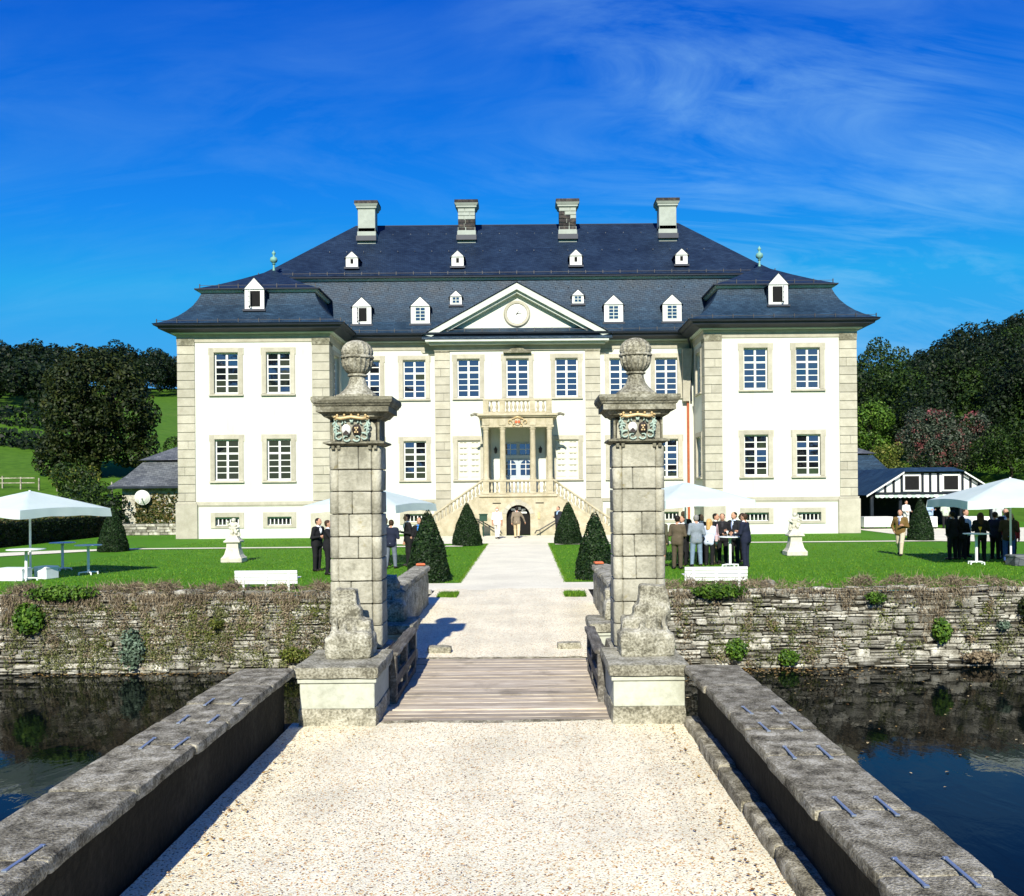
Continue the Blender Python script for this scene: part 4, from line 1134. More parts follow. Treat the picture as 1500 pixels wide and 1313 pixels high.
# --- roofs
WR = (-WO, -WI, 0.0, 9.0)
wing_low = [(-1.08, -1.08, 12.22), (-0.72, -0.72, 12.36), (-0.36, -0.36, 12.56), (0.02, 0.02, 12.84), (0.36, 0.36, 13.18), (0.66, 0.66, 13.56), (0.88, 0.88, 13.96), (1.04, 1.04, 14.36)]
wing_up = [(0.76, 0.76, 14.56), (1.7, 1.7, 14.98), (2.8, 2.85, 15.58), (4.33, 4.48, 16.5)]
main_low = [(-0.98, -0.98, 12.22), (-0.6, -0.6, 12.36), (-0.2, -0.2, 12.66), (0.18, 0.18, 13.1), (0.5, 0.5, 13.7), (0.8, 0.8, 14.4), (1.02, 1.02, 15.1), (1.2, 1.2, 15.85)]
main_up = [(0.90, 0.90, 16.1), (2.0, 2.4, 17.15), (3.6, 4.6, 18.8), (6.0, 7.45, 21.1)]
MR = (-17.3, 17.3, MY, 18.7)
def roof(rect, low, up, loc_name):
    lo = MB(); lo.rings(rect, low, False); r = lo.build('roof', M['slate'], CH)
    u = MB(); u.rings(rect, up, False); q = u.build('upper_roof', M['slate_dark'], r)
    zb = low[-1][2]; i = low[-1][0]
    c = MB(); x0, x1, y0, y1 = rect
    pth = [(x0 + i, y1 - i), (x0 + i, y0 + i), (x1 - i, y0 + i), (x1 - i, y1 - i)]
    c.sweep(pth, [(0.0, zb - 0.02), (0.10, zb), (0.16, zb + 0.09), (0.24, zb + 0.12)]); c.build('break_moulding', M['trim'], r)
    c = MB(); c.sweep(pth, [(0.24, zb + 0.12), (0.32, zb + 0.14), (0.33, zb + 0.21), (0.22, zb + 0.225)]); c.build('break_gutter', M['fascia'], r)
    # snow guards: thin rods on small hooks along eaves and break
    g = MB()
    for (ins, z, zt) in ((low[0][0] + 0.22, low[0][2] + 0.07, 0.16), (up[0][0] + 0.2, up[0][2] + 0.1, 0.16)):
        a, b = x0 + ins, x1 - ins; yy = y0 + ins
        n = int((b - a) / 1.05)
        for k in range(n + 1):
            x = a + (b - a) * k / n; g.box(x - 0.022, x + 0.022, yy - 0.03, yy + 0.03, z - 0.05, z + zt + 0.05)
        g.box(a, b, yy - 0.012, yy + 0.012, z + zt * 0.7, z + zt * 0.7 + 0.022)
        for sx in (a, b):
            for k in range(1, 7): y_ = yy + k * 1.05; g.box(sx - 0.03, sx + 0.03, y_ - 0.02, y_ + 0.02, z - 0.05, z + zt + 0.05)
    tag(g.build('snow_guards', M['iron'], r), kind='stuff')
    return r
rl = roof(WR, wing_low, wing_up, 'l')
rr = roof((WI, WO, 0.0, 9.0), wing_low, wing_up, 'r')
rm = roof(MR, main_low, main_up, 'm')
# roof hooks on the slopes
hk = MB()
for (y_, z_, n, x0, x1) in ((MY + 1.05, 15.35, 26, -10.5, 10.5), (MY + 3.95, 18.4, 22, -12.3, 12.3), (MY + 6.4, 20.2, 18, -10.9, 10.9)):
    for k in range(n + 1): x = x0 + (x1 - x0) * k / n; hk.box(x - 0.018, x + 0.018, y_ - 0.10, y_ + 0.02, z_ - 0.035, z_ + 0.035)
tag(hk.build('roof_hooks', M['slate_grey'], rm), kind='stuff')
# lead ridge
mb = MB(); mb.tube([(-11.25, 11.17, 21.08), (11.25, 11.17, 21.08)], 0.07, 6); mb.build('ridge', M['fascia'], rm)
# wing finials
for r_, s in ((rl, -1), (rr, 1)):
    mb = MB(); mb.lathe([(0.10, 0.0), (0.07, 0.15), (0.05, 0.4), (0.12, 0.46), (0.06, 0.5), (0.20, 0.6), (0.235, 0.72), (0.20, 0.84), (0.07, 0.92), (0.05, 1.02), (0.11, 1.10), (0.11, 1.18), (0.04, 1.25), (0, 1.34)], 14, (s * (WO + WI) / 2, 4.5, 16.42))
    autosmooth(mb.build('finial', M['copper'], r_), 50)

# --- chimneys
def chimney(x, stone_):
    c = MB(); c.box(-0.58, 0.58, -0.5, 0.5, 19.2, 20.35); c.cbox(-0.63, 0.63, -0.55, 0.56, 19.2, 20.12, 0.03)
    if not stone_:
        c.cbox(-0.58, 0.58, -0.5, 0.5, 20.1, 21.65, 0.02)
    o = c.build('chimney', M['chimney'], CH, (x, 9.45, 0))
    if stone_:
        z = 20.12; r = 0
        while z < 21.62:
            h = 0.25; cut = random.uniform(-0.25, 0.25)
            for (a, b) in ((-0.58, cut), (cut, 0.58)):
                dark = random.random() < (0.85 if z < 20.65 else 0.35 if x > 0 else 0.04)
                q = MB(); q.cbox(a + .012, b - .012, -0.505, 0.505, z + .012, z + h - .012, 0.02); q.build('brick', M['soot_brick'] if dark else M['chimney'], o)
            z += h
        q = MB(); q.box(-0.54, 0.54, -0.46, 0.46, 20.1, 21.6); q.build('core', M['chimney'], o)
    k = MB()
    for (e, z0, f_, z1) in ((0.0, 21.60, 0.08, 21.68), (0.10, 21.68, 0.10, 21.80), (0.13, 21.80, 0.22, 21.95)): k.frustum((-.58 - e, .58 + e, -.5 - e, .5 + e), z0, (-.58 - f_, .58 + f_, -.5 - f_, .5 + f_), z1)
    k.build('crown', M['chimney'], o)
    k = MB(); k.cbox(-0.79, 0.79, -0.73, 0.73, 21.95, 22.16, 0.02); k.build('cap', M['soot_brick'], o)
    k = MB(); k.box(-0.67, 0.67, -0.75, -0.5, 19.45, 19.78); k.build('flashing', M['fascia'], o)
for x, st in ((-10.1, False), (-3.38, True), (3.42, True), (10.15, False)): chimney(x, st)

# --- dormers
def dormer(x, y, z, w, h, gh, depth, parent, win, opened=False):
    """front at y, foot at z; w half width, h wall height, gh gable height"""
    b = MB(); b.prism([(-w, 0), (w, 0), (w, h), (0, h + gh), (-w, h)], 0.0, depth)
    o = b.build('dormer', M['white'], CH, (x, y, z))
    rf = MB()
    for s in (-1, 1):
        e = 0.10; dx, dz = w + e, gh * (w + e) / w
        rf.add([(0, -0.09, h + gh + 0.05), (s * dx, -0.09, h + gh - dz + 0.05), (s * dx, depth, h + gh - dz + 0.05), (0, depth, h + gh + 0.05),
                (0, -0.09, h + gh - 0.0), (s * dx, -0.09, h + gh - dz - 0.0), (s * dx, depth, h + gh - dz), (0, depth, h + gh)],
               [(0, 1, 2, 3), (4, 5, 6, 7), (0, 1, 5, 4), (1, 2, 6, 5), (2, 3, 7, 6)])
        rf.box(min(s * w, s * (w + .015)), max(s * w, s * (w + .015)), 0.02, depth, 0, h)
    rf.build('dormer_roof', M['slate_dark'], o)
    gb = MB(); gb.prism([(-w - 0.06, h - 0.02), (w + 0.06, h - 0.02), (0, h + gh + 0.01)], -0.07, 0.0); gb.build('gable', M['white'], o)
    if win == 'vent':
        q = MB(); q.box(-0.09, 0.09, -0.012, 0.0, h * 0.38, h * 0.38 + 0.30); q.build('vent_hole', M['dark'], o)
    else:
        cols, rows, ww, z0, z1 = win
        if opened:
            q = MB(); q.box(-ww, ww, -0.02, -0.004, z0, z1); q.build('pane', M['dark'], o)  # no glass: dark plate stands in for shade inside the open window
            sa = MB()
            for (a0, a1, b0, b1) in ((0, 0.035, 0, z1 - z0), (0.29, 0.325, 0, z1 - z0), (0.035, .29, 0, .035), (.035, .29, z1 - z0 - .035, z1 - z0), (.035, .29, .33 * (z1 - z0) - .015, .33 * (z1 - z0) + .015), (.035, .29, .66 * (z1 - z0) - .015, .66 * (z1 - z0) + .015)):
                sa.box(a0, a1, -0.02, 0.02, b0, b1)
            dr = opened
            sh = sa.build('open_sash', M['white'], o, (dr * -ww, -0.03, z0), R(-62) if dr > 0 else R(180 + 62))
        else:
            q = MB(); q.box(-ww - .03, ww + .03, -0.012, 0.0, z0 - .03, z1 + .03); fr = q.build('window_frame', M['trim'], o)
            cw, ch = 2 * ww / cols, (z1 - z0) / rows
            for i in range(cols):
                for j in range(rows):
                    inst('pane', PN, (-ww + (i + .5) * cw, -0.018, z0 + j * ch + 0.025), o, (R(random.gauss(0, .6)), 0, 0), (cw - 0.05, 1, ch - 0.05))
    st = MB(); st.box(-w - 0.1, w + 0.1, -0.12, 0.02, -0.10, 0.02); st.build('dormer_sill', M['fascia'], o)
    return o
for s in (-1, 1):
    dormer(s * 15.15, 0.30, 13.22, 0.56, 1.2, 0.62, 1.6, None, (2, 3, 0.33, 0.18, 1.08), opened=-s if s < 0 else -s)
    dormer(s * 9.55, MY + 0.02, 12.92, 0.58, 1.12, 0.55, 1.5, None, (2, 4, 0.30, 0.2, 1.02), opened=(1 if s < 0 else False))
    dormer(s * 5.95, MY + 0.02, 12.92, 0.58, 1.12, 0.55, 1.5, None, (2, 4, 0.30, 0.2, 1.02))
    dormer(s * 3.8, MY + 0.68, 14.2, 0.36, 0.55, 0.34, 0.9, None, (2, 2, 0.22, 0.12, 0.5))
    dormer(s * 10.45, MY + 1.72, 16.85, 0.38, 0.64, 0.36, 1.3, None, 'vent')
    dormer(s * 3.75, MY + 1.72, 16.85, 0.38, 0.64, 0.36, 1.3, None, 'vent')

# --- pediment with clock
ped = MB(); HW, HT = 5.68, 3.10; zb = 12.0
ped.prism([(-HW + .7, zb), (HW - .7, zb), (0, zb + HT - 0.45)], RY - 0.02, RY + 2.6)
pd = ped.build('pediment', M['plaster'], CH)
rk = MB()
for s in (-1, 1):
    L = math.hypot(HW, HT); nx, nz_ = HT / L, HW / L
    for (t0, t1, y0, y1, mi) in ((0.0, 0.34, RY - 0.62, RY + 2.6, 0), (0.34, 0.50, RY - 0.40, RY + 2.5, 0)):
        def pt(x, z, t): return (x - s * nx * t * 0, z - t / nz_)
        a = [(s * HW, zb + 0.10 - t0 / nz_ * 0.0), ]
        poly = [(0, zb + HT + .1 - t0 / nz_), (s * (HW), zb + .1 - t0 / nz_), (s * HW, zb + .1 - t1 / nz_), (0, zb + HT + .1 - t1 / nz_)]
        # trim the foot so that it ends on the horizontal cornice
        zc = zb - 0.02
        def clip(t_): return HW * (1 - max(0.0, (zc - (zb + .1 - t_ / nz_)) / HT))
        poly = [(0, zb + HT + .1 - t0 / nz_), (s * clip(t0), max(zc, zb + .1 - t0 / nz_)), (s * clip(t1), max(zc, zb + .1 - t1 / nz_)), (0, zb + HT + .1 - t1 / nz_)]
        rk.prism(poly, y0, y1)
rk.build('raking_cornice', M['trim'], pd)
rs_ = MB()
for s in (-1, 1):
    rs_.add([(0, RY - 0.70, zb + HT + .14), (s * (HW + .12), RY - 0.70, zb + .07), (s * (HW + .12), RY + 3.0, zb + .07), (0, RY + 3.0, zb + HT + .14),
             (0, RY - 0.70, zb + HT + .19), (s * (HW + .12), RY - 0.70, zb + .12), (s * (HW + .12), RY + 3.0, zb + .12), (0, RY + 3.0, zb + HT + .19)], [(0, 1, 2, 3), (4, 5, 6, 7), (0, 1, 5, 4), (1, 2, 6, 5)])
rs_.build('pediment_roof', M['slate_dark'], pd)
hc = MB(); hc.box(-5.35, 5.35, RY - 0.5, RY, 11.52, 11.66); hc.box(-5.55, 5.55, RY - 0.75, RY, 11.66, 11.78); hc.build('horizontal_cornice', M['trim'], pd)
hc = MB(); hc.prismx([(RY - 0.80, 11.80), (RY, 11.80), (RY, 12.18), (RY - 0.80, 11.92)], -5.75, 5.75); hc.build('cornice_slates', M['slate'], pd)
hc = MB(); hc.box(-5.1, 5.1, RY - 0.1, RY, 11.2, 11.518); hc.build('pediment_frieze', M['quoin'], pd)
ck = MB(); ck.lathe([(0.62, 0.0), (0.64, 0.08), (0.74, 0.10), (0.80, 0.05), (0.82, 0.0)], 40)
cko = ck.build('clock', M['quoin'], CH, (0, RY - 0.04, 13.42), (R(90), 0, 0)); autosmooth(cko, 40)
ck = MB(); ck.lathe([(0.0, 0.03), (0.60, 0.03), (0.62, 0.0)], 40); ck.build('clock_face', M['white'], cko)
ck = MB()
for k in range(12):
    a = R(30 * k); p = Vector((math.sin(a), math.cos(a), 0))
    q = Vector((p.y, -p.x, 0)); c_ = p * 0.50
    ck.add([(c_ + p * 0.05 + q * .012) + Vector((0, 0, .036)), (c_ + p * .05 - q * .012) + Vector((0, 0, .036)), (c_ - p * .05 - q * .012) + Vector((0, 0, .036)), (c_ - p * .05 + q * .012) + Vector((0, 0, .036))], [(0, 1, 2, 3)])
ck.build('hour_marks', M['iron'], cko)
for (ang, ln, wd) in ((35, 0.28, 0.035), (82, 0.44, 0.025)):
    ck = MB(); a = R(ang); p = Vector((math.sin(a), math.cos(a), 0)); q = Vector((p.y, -p.x, 0)); z_ = Vector((0, 0, 0.045))
    ck.add([p * ln + z_, q * wd + z_, -p * 0.1 + z_, -q * wd + z_], [(0, 1, 2, 3)]); ck.build('clock_hand', M['iron'], cko)
# cornice scroll over the middle window
mb = MB(); mb.box(-0.85, 0.85, RY - 0.32, RY, 11.02, 11.14); mb.prism([(-0.6, 11.14), (0.6, 11.14), (0.3, 11.34), (0, 11.42), (-0.3, 11.34)], RY - 0.22, RY); mb.build('window_hood', M['cap'], CH)

# --- porch: balcony on four columns
PY = 0.95                        # column line
def rect_ring(mb, hx, y0, y1, z0, z1, e=0.0): mb.cbox(-hx - e, hx + e, y0 - e, y1, z0, z1, 0.015)
BAL = MB(); BAL.lathe([(0.075, 0.0), (0.075, 0.06), (0.045, 0.08), (0.05, 0.13), (0.088, 0.24), (0.08, 0.32), (0.04, 0.47), (0.036, 0.53), (0.06, 0.55), (0.06, 0.60)], 8); BAL = BAL.mesh('baluster', M['portico'], True)
porch = MB(); porch.cbox(-2.35, 2.35, PY - 0.38, RY, 6.98, 7.12, 0.03); porch.cbox(-2.25, 2.25, PY - 0.28, RY, 6.90, 6.98, 0.02)
po = porch.build('porch', M['portico'], CH)
e = MB()
e.cbox(-2.08, 2.08, PY - 0.16, PY + 0.16, 6.40, 6.89, 0.02); e.cbox(-2.12, 2.12, PY - 0.20, PY + 0.18, 6.32, 6.42, 0.015)
for s in (-1, 1): e.cbox(min(s * 1.74, s * 2.06), max(s * 1.74, s * 2.06), PY + 0.16, RY, 6.33, 6.89, 0.02)
for x in (-1.86, -0.88, 0.88, 1.86): e.cbox(x - 0.2, x + 0.2, PY - 0.23, PY, 6.42, 6.82, 0.02)
e.build('entablature', M['portico'], po)
e = MB(); e.box(-1.74, 1.74, PY + 0.16, RY - 0.01, 6.80, 6.89); e.build('porch_ceiling', M['quoin'], po)
col_prof = [(0.21, 0.0), (0.21, 0.09), (0.19, 0.12), (0.17, 0.17), (0.172, 1.2), (0.15, 3.0), (0.165, 3.05), (0.15, 3.08), (0.155, 3.16), (0.20, 3.22), (0.20, 3.32)]
COLM = MB(); COLM.lathe([(r, z * (6.32 - 3.25) / 3.32) for r, z in col_prof], 18); COLM = COLM.mesh('column', M['portico'], False)
for x in (-1.86, -0.88, 0.88, 1.86): autosmooth(inst('column', COLM, (x, PY, 3.25), po), 40)
for x in (-1.86, 1.86):
    b = MB(); b.cbox(x - 0.16, x + 0.16, RY - 0.14, RY, 2.42, 6.32, 0.01); b.build('pilaster', M['portico'], po)
# arms over the porch
cr = MB(); cr.lathe([(0, 0.10), (0.16, 0.08), (0.2, 0.0)], 16); co = cr.build('arms', M['portico'], po, (0, PY - 0.2, 6.62), (R(90), 0, 0)); co.scale = (1, 1.2, 1)
cr = MB(); cr.lathe([(0, 0.14), (0.07, 0.12), (0.09, 0.07)], 12, (-0.08, 0, 0)); cr.lathe([(0, 0.14), (0.07, 0.12), (0.09, 0.07)], 12, (0.08, 0, 0)); cr.build('shields', M['clay'], co)
cr = MB()
for s in (-1, 1):
    for (r0, a0, a1, cx, cy) in ((0.16, 200, -60, 0.26, 0.06), (0.12, 160, -120, 0.45, 0.0), (0.1, 90, -150, 0.2, -0.16)):
        cr.tube([(s * (cx + r0 * (1 - .5 * i / 8) * math.cos(R(a0 + (a1 - a0) * i / 8))), cy + r0 * (1 - .5 * i / 8) * math.sin(R(a0 + (a1 - a0) * i / 8)), 0.05) for i in range(9)], 0.03, 6, 0.015)
cr.tube([(-0.2, 0.2, 0.07), (0, 0.25, 0.09), (0.2, 0.2, 0.07)], 0.05, 7); cr.build('scrollwork', M['gold'], co, smooth=True)

def balustrade(parent, x0, x1, y, z, slope=0.0, posts=(), name='balustrade', along='x', n=None, thick=0.13):
    """rail on balusters from x0 to x1 (x0<x1); slope is dz per unit x"""
    L = x1 - x0
    mb = MB()
    def slab(za, zb_, t):
        mb.add([(0, -t, za), (L, -t, za + slope * L), (L, t, za + slope * L), (0, t, za), (0, -t, zb_), (L, -t, zb_ + slope * L), (L, t, zb_ + slope * L), (0, t, zb_)],
               [(0, 1, 2, 3), (4, 5, 6, 7), (0, 1, 5, 4), (1, 2, 6, 5), (2, 3, 7, 6), (3, 0, 4, 7)])
    slab(0.0, 0.11, thick); slab(0.72, 0.76, thick - 0.02); slab(0.76, 0.86, thick + 0.02)
    o = mb.build(name, M['portico'], parent, (x0, y, z), 0.0 if along == 'x' else R(90))
    for (a, b) in posts:
        p = MB(); p.cbox(a, b, -thick - 0.03, thick + 0.03, 0.01 + slope * (a + b) / 2, 0.745 + slope * (a + b) / 2, 0.012); p.cbox(a + .06, b - .06, -thick - 0.045, -thick - 0.02, 0.2, 0.6, 0.01); p.build('post', M['portico'], o)
    segs = []; cur = 0.0
    for (a, b) in sorted(posts): segs.append((cur, a)); cur = b
    segs.append((cur, L))
    for (a, b) in segs:
        if b - a < 0.2: continue
        m_ = max(1, int((b - a) / 0.215))
        for i in range(m_):
            x = a + (b - a) * (i + 0.5) / m_
            inst('baluster', BAL, (x, 0, 0.11 + slope * x), o, 0, (1, 1, 1.02))
    return o
pp = [(0.0, 0.32), (0.96, 1.28), (2.72, 3.04), (3.68, 4.0)]
balustrade(CH, -2.0, 2.0, PY - 0.08, 7.122, 0, pp)
for s in (-1, 1): balustrade(CH, s * 1.88, s * 1.88 + 2.1, PY + 0.06, 7.122, 0, [], along='y', thick=0.12)
# terrace with the basement door, double stair
TZ = 2.40; TY = 0.68
tw = MB(); r_, zs_ = 0.70, 1.08
arch = [(r_ * math.cos(R(a)), zs_ + r_ * math.sin(R(a))) for a in range(0, 181, 15)]
for s in (-1, 1):
    poly = [(s * 0.70, 0), (s * 2.15, 0), (s * 2.15, TZ), (s * 0.0, TZ), (0, zs_ + r_)] + [(s * abs(p[0]), p[1]) for p in (arch[5::-1])]
    tw.prism(poly, TY, TY + 0.5)
tw.box(-2.15, 2.15, TY + 1.2, RY, 0, TZ - 0.02); tw.box(-2.15, 2.15, TY + 0.5, TY + 1.2, 1.9, TZ - 0.02)
tw.cbox(-2.28, 2.28, TY - 0.10, RY, TZ - 0.14, TZ, 0.02)
stc = tw.build('staircase', M['portico'], CH)
dj = MB(); 
dj.prism([(-0.69, 0.02), (0.69, 0.02), (0.69, zs_)] + [(0.69 * math.cos(R(a)), zs_ + 0.69 * math.sin(R(a))) for a in range(15, 180, 15)] + [(-0.69, zs_)], TY + 0.40, TY + 0.46)
bd = dj.build('basement_door', M['dark'], stc)
for (x0, x1, z0, z1) in ((-0.42, -0.15, 1.45, 1.58), (-0.1, 0.15, 1.5, 1.66), (0.2, 0.42, 1.45, 1.55), (0.12, 0.5, 1.28, 1.38)):
    q = MB(); q.box(x0, x1, TY + 0.385, TY + 0.40, z0, z1); q.build('door_light', M['white'], bd)
vs = MB()
for k in range(-3, 4):
    a0, a1 = R(90 + k * 22 - 10.4), R(90 + k * 22 + 10.4); ri, ro = 0.71, 0.95 if k else 1.04
    vs.prism([(ri * math.cos(a0), zs_ + ri * math.sin(a0)), (ri * math.cos(a1), zs_ + ri * math.sin(a1)), (ro * math.cos(a1), zs_ + ro * math.sin(a1)), (ro * math.cos(a0), zs_ + ro * math.sin(a0))], TY - 0.03, TY)
vs.build('arch_ring', M['quoin'], stc)
for s in (-1, 1):
    p = MB(); p.cbox(s * 1.25 - 0.24, s * 1.25 + 0.24, TY - 0.012, TY, 1.86, 1.92, 0.004); p.build('slot', M['dark'], stc)
    slope = 0.69; x_end = 2.15 + TZ / slope + 0.25
    fl = MB(); n = 14; poly = [(s * 2.15, 0.0)]
    for i in range(n):
        xa = 2.15 + (TZ / slope) * i / n; zb_ = TZ - TZ * (i + 0) / n
    steps = [(s * 2.15, 0.0), (s * 2.15, TZ)]
    for i in range(n):
        z_ = TZ - TZ * i / n; x_ = 2.15 + (TZ / slope) * (i + 1) / n
        steps.append((s * x_, z_)); steps.append((s * x_, z_ - TZ / n))
    fl.prism(steps, TY + 0.26, TY + 1.9); fl.build('stair_flight', M['portico'], stc)
    ck_ = MB(); ck_.prism([(s * 2.15, 0), (s * x_end, 0), (s * x_end, 0.14), (s * 2.15, TZ + 0.05)], TY, TY + 0.26); ck_.build('stair_cheek', M['portico'], stc)
    if s > 0: balustrade(CH, 2.05, 2.15 + 3.55, TY + 0.12, TZ + 0.04, -0.69, [(3.45, 3.75)], n=12)
    else: balustrade(CH, -2.15 - 3.55, -2.05, TY + 0.12, TZ + 0.04 - 0.69 * 3.65, 0.69, [(-0.1, 0.2)], n=12)
    h = MB(); h.tube([(s * 0.95, TY - 0.5, 0.14), (s * 1.05, TY - 0.42, 0.3), (s * 1.2, TY - 0.35, 0.32), (s * 2.3, TY - 0.2, 0.95), (s * 2.55, TY - 0.15, 1.02)], 0.035, 7)
    h.tube([(s * 1.25, TY - 0.35, 0.0), (s * 1.25, TY - 0.35, 0.36)], 0.02, 6); h.tube([(s * 2.3, TY - 0.2, 0.0), (s * 2.3, TY - 0.2, 0.95)], 0.02, 6); h.build('handrail', M['iron'], stc)
balustrade(CH, -2.05, 2.05, TY + 0.12, TZ + 0.002, 0, [(0.0, 0.36), (0.99, 1.35), (2.75, 3.11), (3.74, 4.10)])
# front door with its fanlight
dm = MB(); dm.box(-DW, DW, 0, 0.08, 0, 3.2)
do = dm.build('front_door', M['door_blue'], CH, (0, RY + 0.16, 2.42))
for s in (-1, 1):
    q = MB(); q.prism([(s * 0.14, 1.15), (s * 0.78, 1.15), (s * 0.78, 1.75)] + [(s * (0.46 + 0.32 * math.cos(R(a))), 1.75 + 0.32 * math.sin(R(a))) for a in (30, 60, 90, 120, 150)] + [(s * 0.14, 1.75)], -0.02, 0.0); q.build('door_pane', M['glass'], do)
    q = MB(); q.box(s * 0.46 - 0.022, s * 0.46 + 0.022, -0.035, -0.02, 1.15, 2.06); q.box(min(s * .14, s * .78), max(s * .14, s * .78), -0.034, -0.021, 1.5, 1.54); q.box(min(s * .14, s * .78), max(s * .14, s * .78), -0.034, -0.021, 1.8, 1.84)
    q.cbox(min(s * .16, s * .76), max(s * .16, s * .76), -0.03, 0.0, 0.2, 0.95, 0.02); q.build('door_leaf_trim', M['white'], do)
    q = MB(); q.box(min(s * .1, s * .84), max(s * .1, s * .84), -0.02, 0.0, 2.42, 3.05); q.build('fanlight', M['glass'], do)
    q = MB(); q.box(s * .47 - .02, s * .47 + .02, -0.035, -0.02, 2.42, 3.05); q.box(min(s * .1, s * .84), max(s * .1, s * .84), -0.034, -0.021, 2.71, 2.75); q.build('fanlight_bar', M['white'], do)
q = MB(); q.box(-DW, DW, -0.05, 0.0, 2.2, 2.36); q.build('transom', M['white'], do)
# porch lanterns
for x in (-1.36, 1.36):
    l = MB(); l.tube([(0, 0.28, 0.42), (0, 0.0, 0.42), (0, 0, 0.36)], 0.018, 6); l.lathe([(0.03, -0.02), (0.08, 0.02), (0.11, 0.24), (0.13, 0.26), (0.05, 0.34), (0.02, 0.40)], 6); l.build('lantern', M['iron'], po, (x, RY - 0.32, 4.9))
# spouts of the balcony
for s in (-1, 1):
    l = MB(); l.tube([(s * 2.25, PY - 0.1, 7.04), (s * 2.5, PY - 0.2, 7.10), (s * 2.72, PY - 0.28, 7.02)], 0.10, 8, 0.07); l.build('water_spout', M['cap'], po)
# rainwater pipe in the right-hand corner: tapering box above, copper pipe below
p = MB(); p.frustum((-0.34, 0.05, -0.35, 0.05), 8.0, (-0.34, 0.25, -0.35, 0.05), 11.2); hp = p.build('rain_hopper', M['quoin'], CH, (WI - 0.35, MY - 0.05, 0))
p = MB(); p.tube([(0.0, -0.1, 8.0), (0.0, -0.1, 0.05)], 0.075, 8); p.build('rain_pipe', M['pipe'], hp)
p = MB(); p.tube([(0.2, -0.12, 8.0), (0.16, -0.12, 11.3), (-0.1, -0.7, 12.0)], 0.06, 8); p.build('gutter_pipe', M['fascia'], hp)
# brackets where the main cornice meets the centre bay
for s in (-1, 1):
    p = MB(); p.prism([(0, 11.0), (0.35, 11.0), (0.35, 11.12), (0.75, 11.12), (0.85, 11.28), (0, 11.28)] if s > 0 else [(0, 11.0), (-0.35, 11.0), (-0.35, 11.12), (-0.75, 11.12), (-0.85, 11.28), (0, 11.28)], MY - 0.08, MY + 0.01)
    p.build('bracket', M['quoin'], CH, (s * 5.08, 0, 0))
# ================================================================== trees, woods, hedges
def crown_blobs(c, rad, n, r0, r1, fill=0.25):
    out_ = []
    for i in range(n):
        d = Vector((random.gauss(0, 1), random.gauss(0, 1), random.gauss(0, 1))).normalized()
        q = random.uniform(0.72, 1.0) if random.random() > fill else random.uniform(0.2, 0.7)
        out_.append((c[0] + d.x * rad[0] * q, c[1] + d.y * rad[1] * q, c[2] + d.z * rad[2] * q, random.uniform(r0, r1)))
    return out_
def tree(name, label, x, y, blobs, trunk_r, mat, leaf, dens, group=None, spread=0.85, z=None):
    """blobs relative to the foot of the trunk"""
    z0 = hill_z(x, y) if z is None else z
    root = tag(empty(name, (x, y, z0)), label, 'tree' if 'tree' in name else 'bush', group)
    zc = sum(b[2] for b in blobs) / len(blobs)
    tb = MB(); tb.tube([(0, 0, -0.5), (0.05, 0, zc * 0.3), (-0.1, 0.1, zc * 0.7), (0, 0, zc)], trunk_r * 1.25, 9, trunk_r * 0.5)
    for b in random.sample(blobs, min(9, len(blobs))):
        s0 = Vector((0, 0, zc * random.uniform(0.35, 0.7))); e0 = Vector(b[:3])
        tb.tube([s0, s0.lerp(e0, 0.5) + Vector((0, 0, 0.15 * b[3])), e0], trunk_r * 0.42, 6, trunk_r * 0.1)
    tb.build('trunk', M['bark'], root, smooth=True)
    P, Nn = blob_points(blobs, dens); Nn = Nn + np.array([0, 0, 0.35])
    foliage('crown', P, Nn, leaf, mat, root, spread=spread)
    return root
random.seed(40)
bl = crown_blobs((0.3, 0, 7.7), (5.2, 5.0, 4.7), 66, 1.1, 2.1) + crown_blobs((-2.8, -0.5, 3.0), (3.8, 3, 2.0), 20, 0.8, 1.5) + crown_blobs((3.0, 0, 3.8), (2.6, 3, 2.0), 12, 0.8, 1.4)
tree('old_tree', 'huge round dark tree on the meadow left of the chateau', -44.4, 95, bl, 0.75, M['lime_tree'], 0.20, 18)
G = 'trees behind the pavilion'
tree('bright_tree', 'bright yellow-green tree just right of the right wing', 35.6, 95, crown_blobs((0, 0, 5.6), (2.1, 2.1, 2.7), 22, 0.8, 1.4), 0.2, M['bright_leaf'], 0.15, 26, G)
tree('tall_tree', 'olive green tree standing higher behind the bright tree', 43.0, 108, crown_blobs((0, 0, 8.0), (3.2, 3, 4.4), 26, 1.1, 1.8), 0.3, M['wood_lit'], 0.18, 20, G)
tree('hillside_tree', 'sunlit tree on the hill edge beside the right wing eaves', 49.5, 128, crown_blobs((0, 0, 11.0), (4.2, 4, 4.6), 30, 1.3, 2.2), 0.35, M['wood_lit'], 0.20, 15, G)
tree('reddish_bush', 'wide grey-green bush with dull red tips behind the half-timbered pavilion', 39.6, 86, crown_blobs((0, 0, 3.9), (4.2, 2.6, 2.7), 40, 0.9, 1.5), 0.16, M['red_leaf'], 0.115, 36, G)
tree('yellow_bush', 'yellow-green bush between the slate house and the reddish bush', 32.0, 82, crown_blobs((0, 0, 3.4), (1.9, 1.6, 1.8), 18, 0.6, 1.0), 0.1, M['yellow_leaf'], 0.13, 24, G)
tree('edge_bush', 'bright green bush at the right edge above the white parasol', 43.2, 82, crown_blobs((0, 0, 3.2), (2.6, 2, 2.0), 22, 0.7, 1.2), 0.12, M['wood_lit'], 0.13, 26, G)
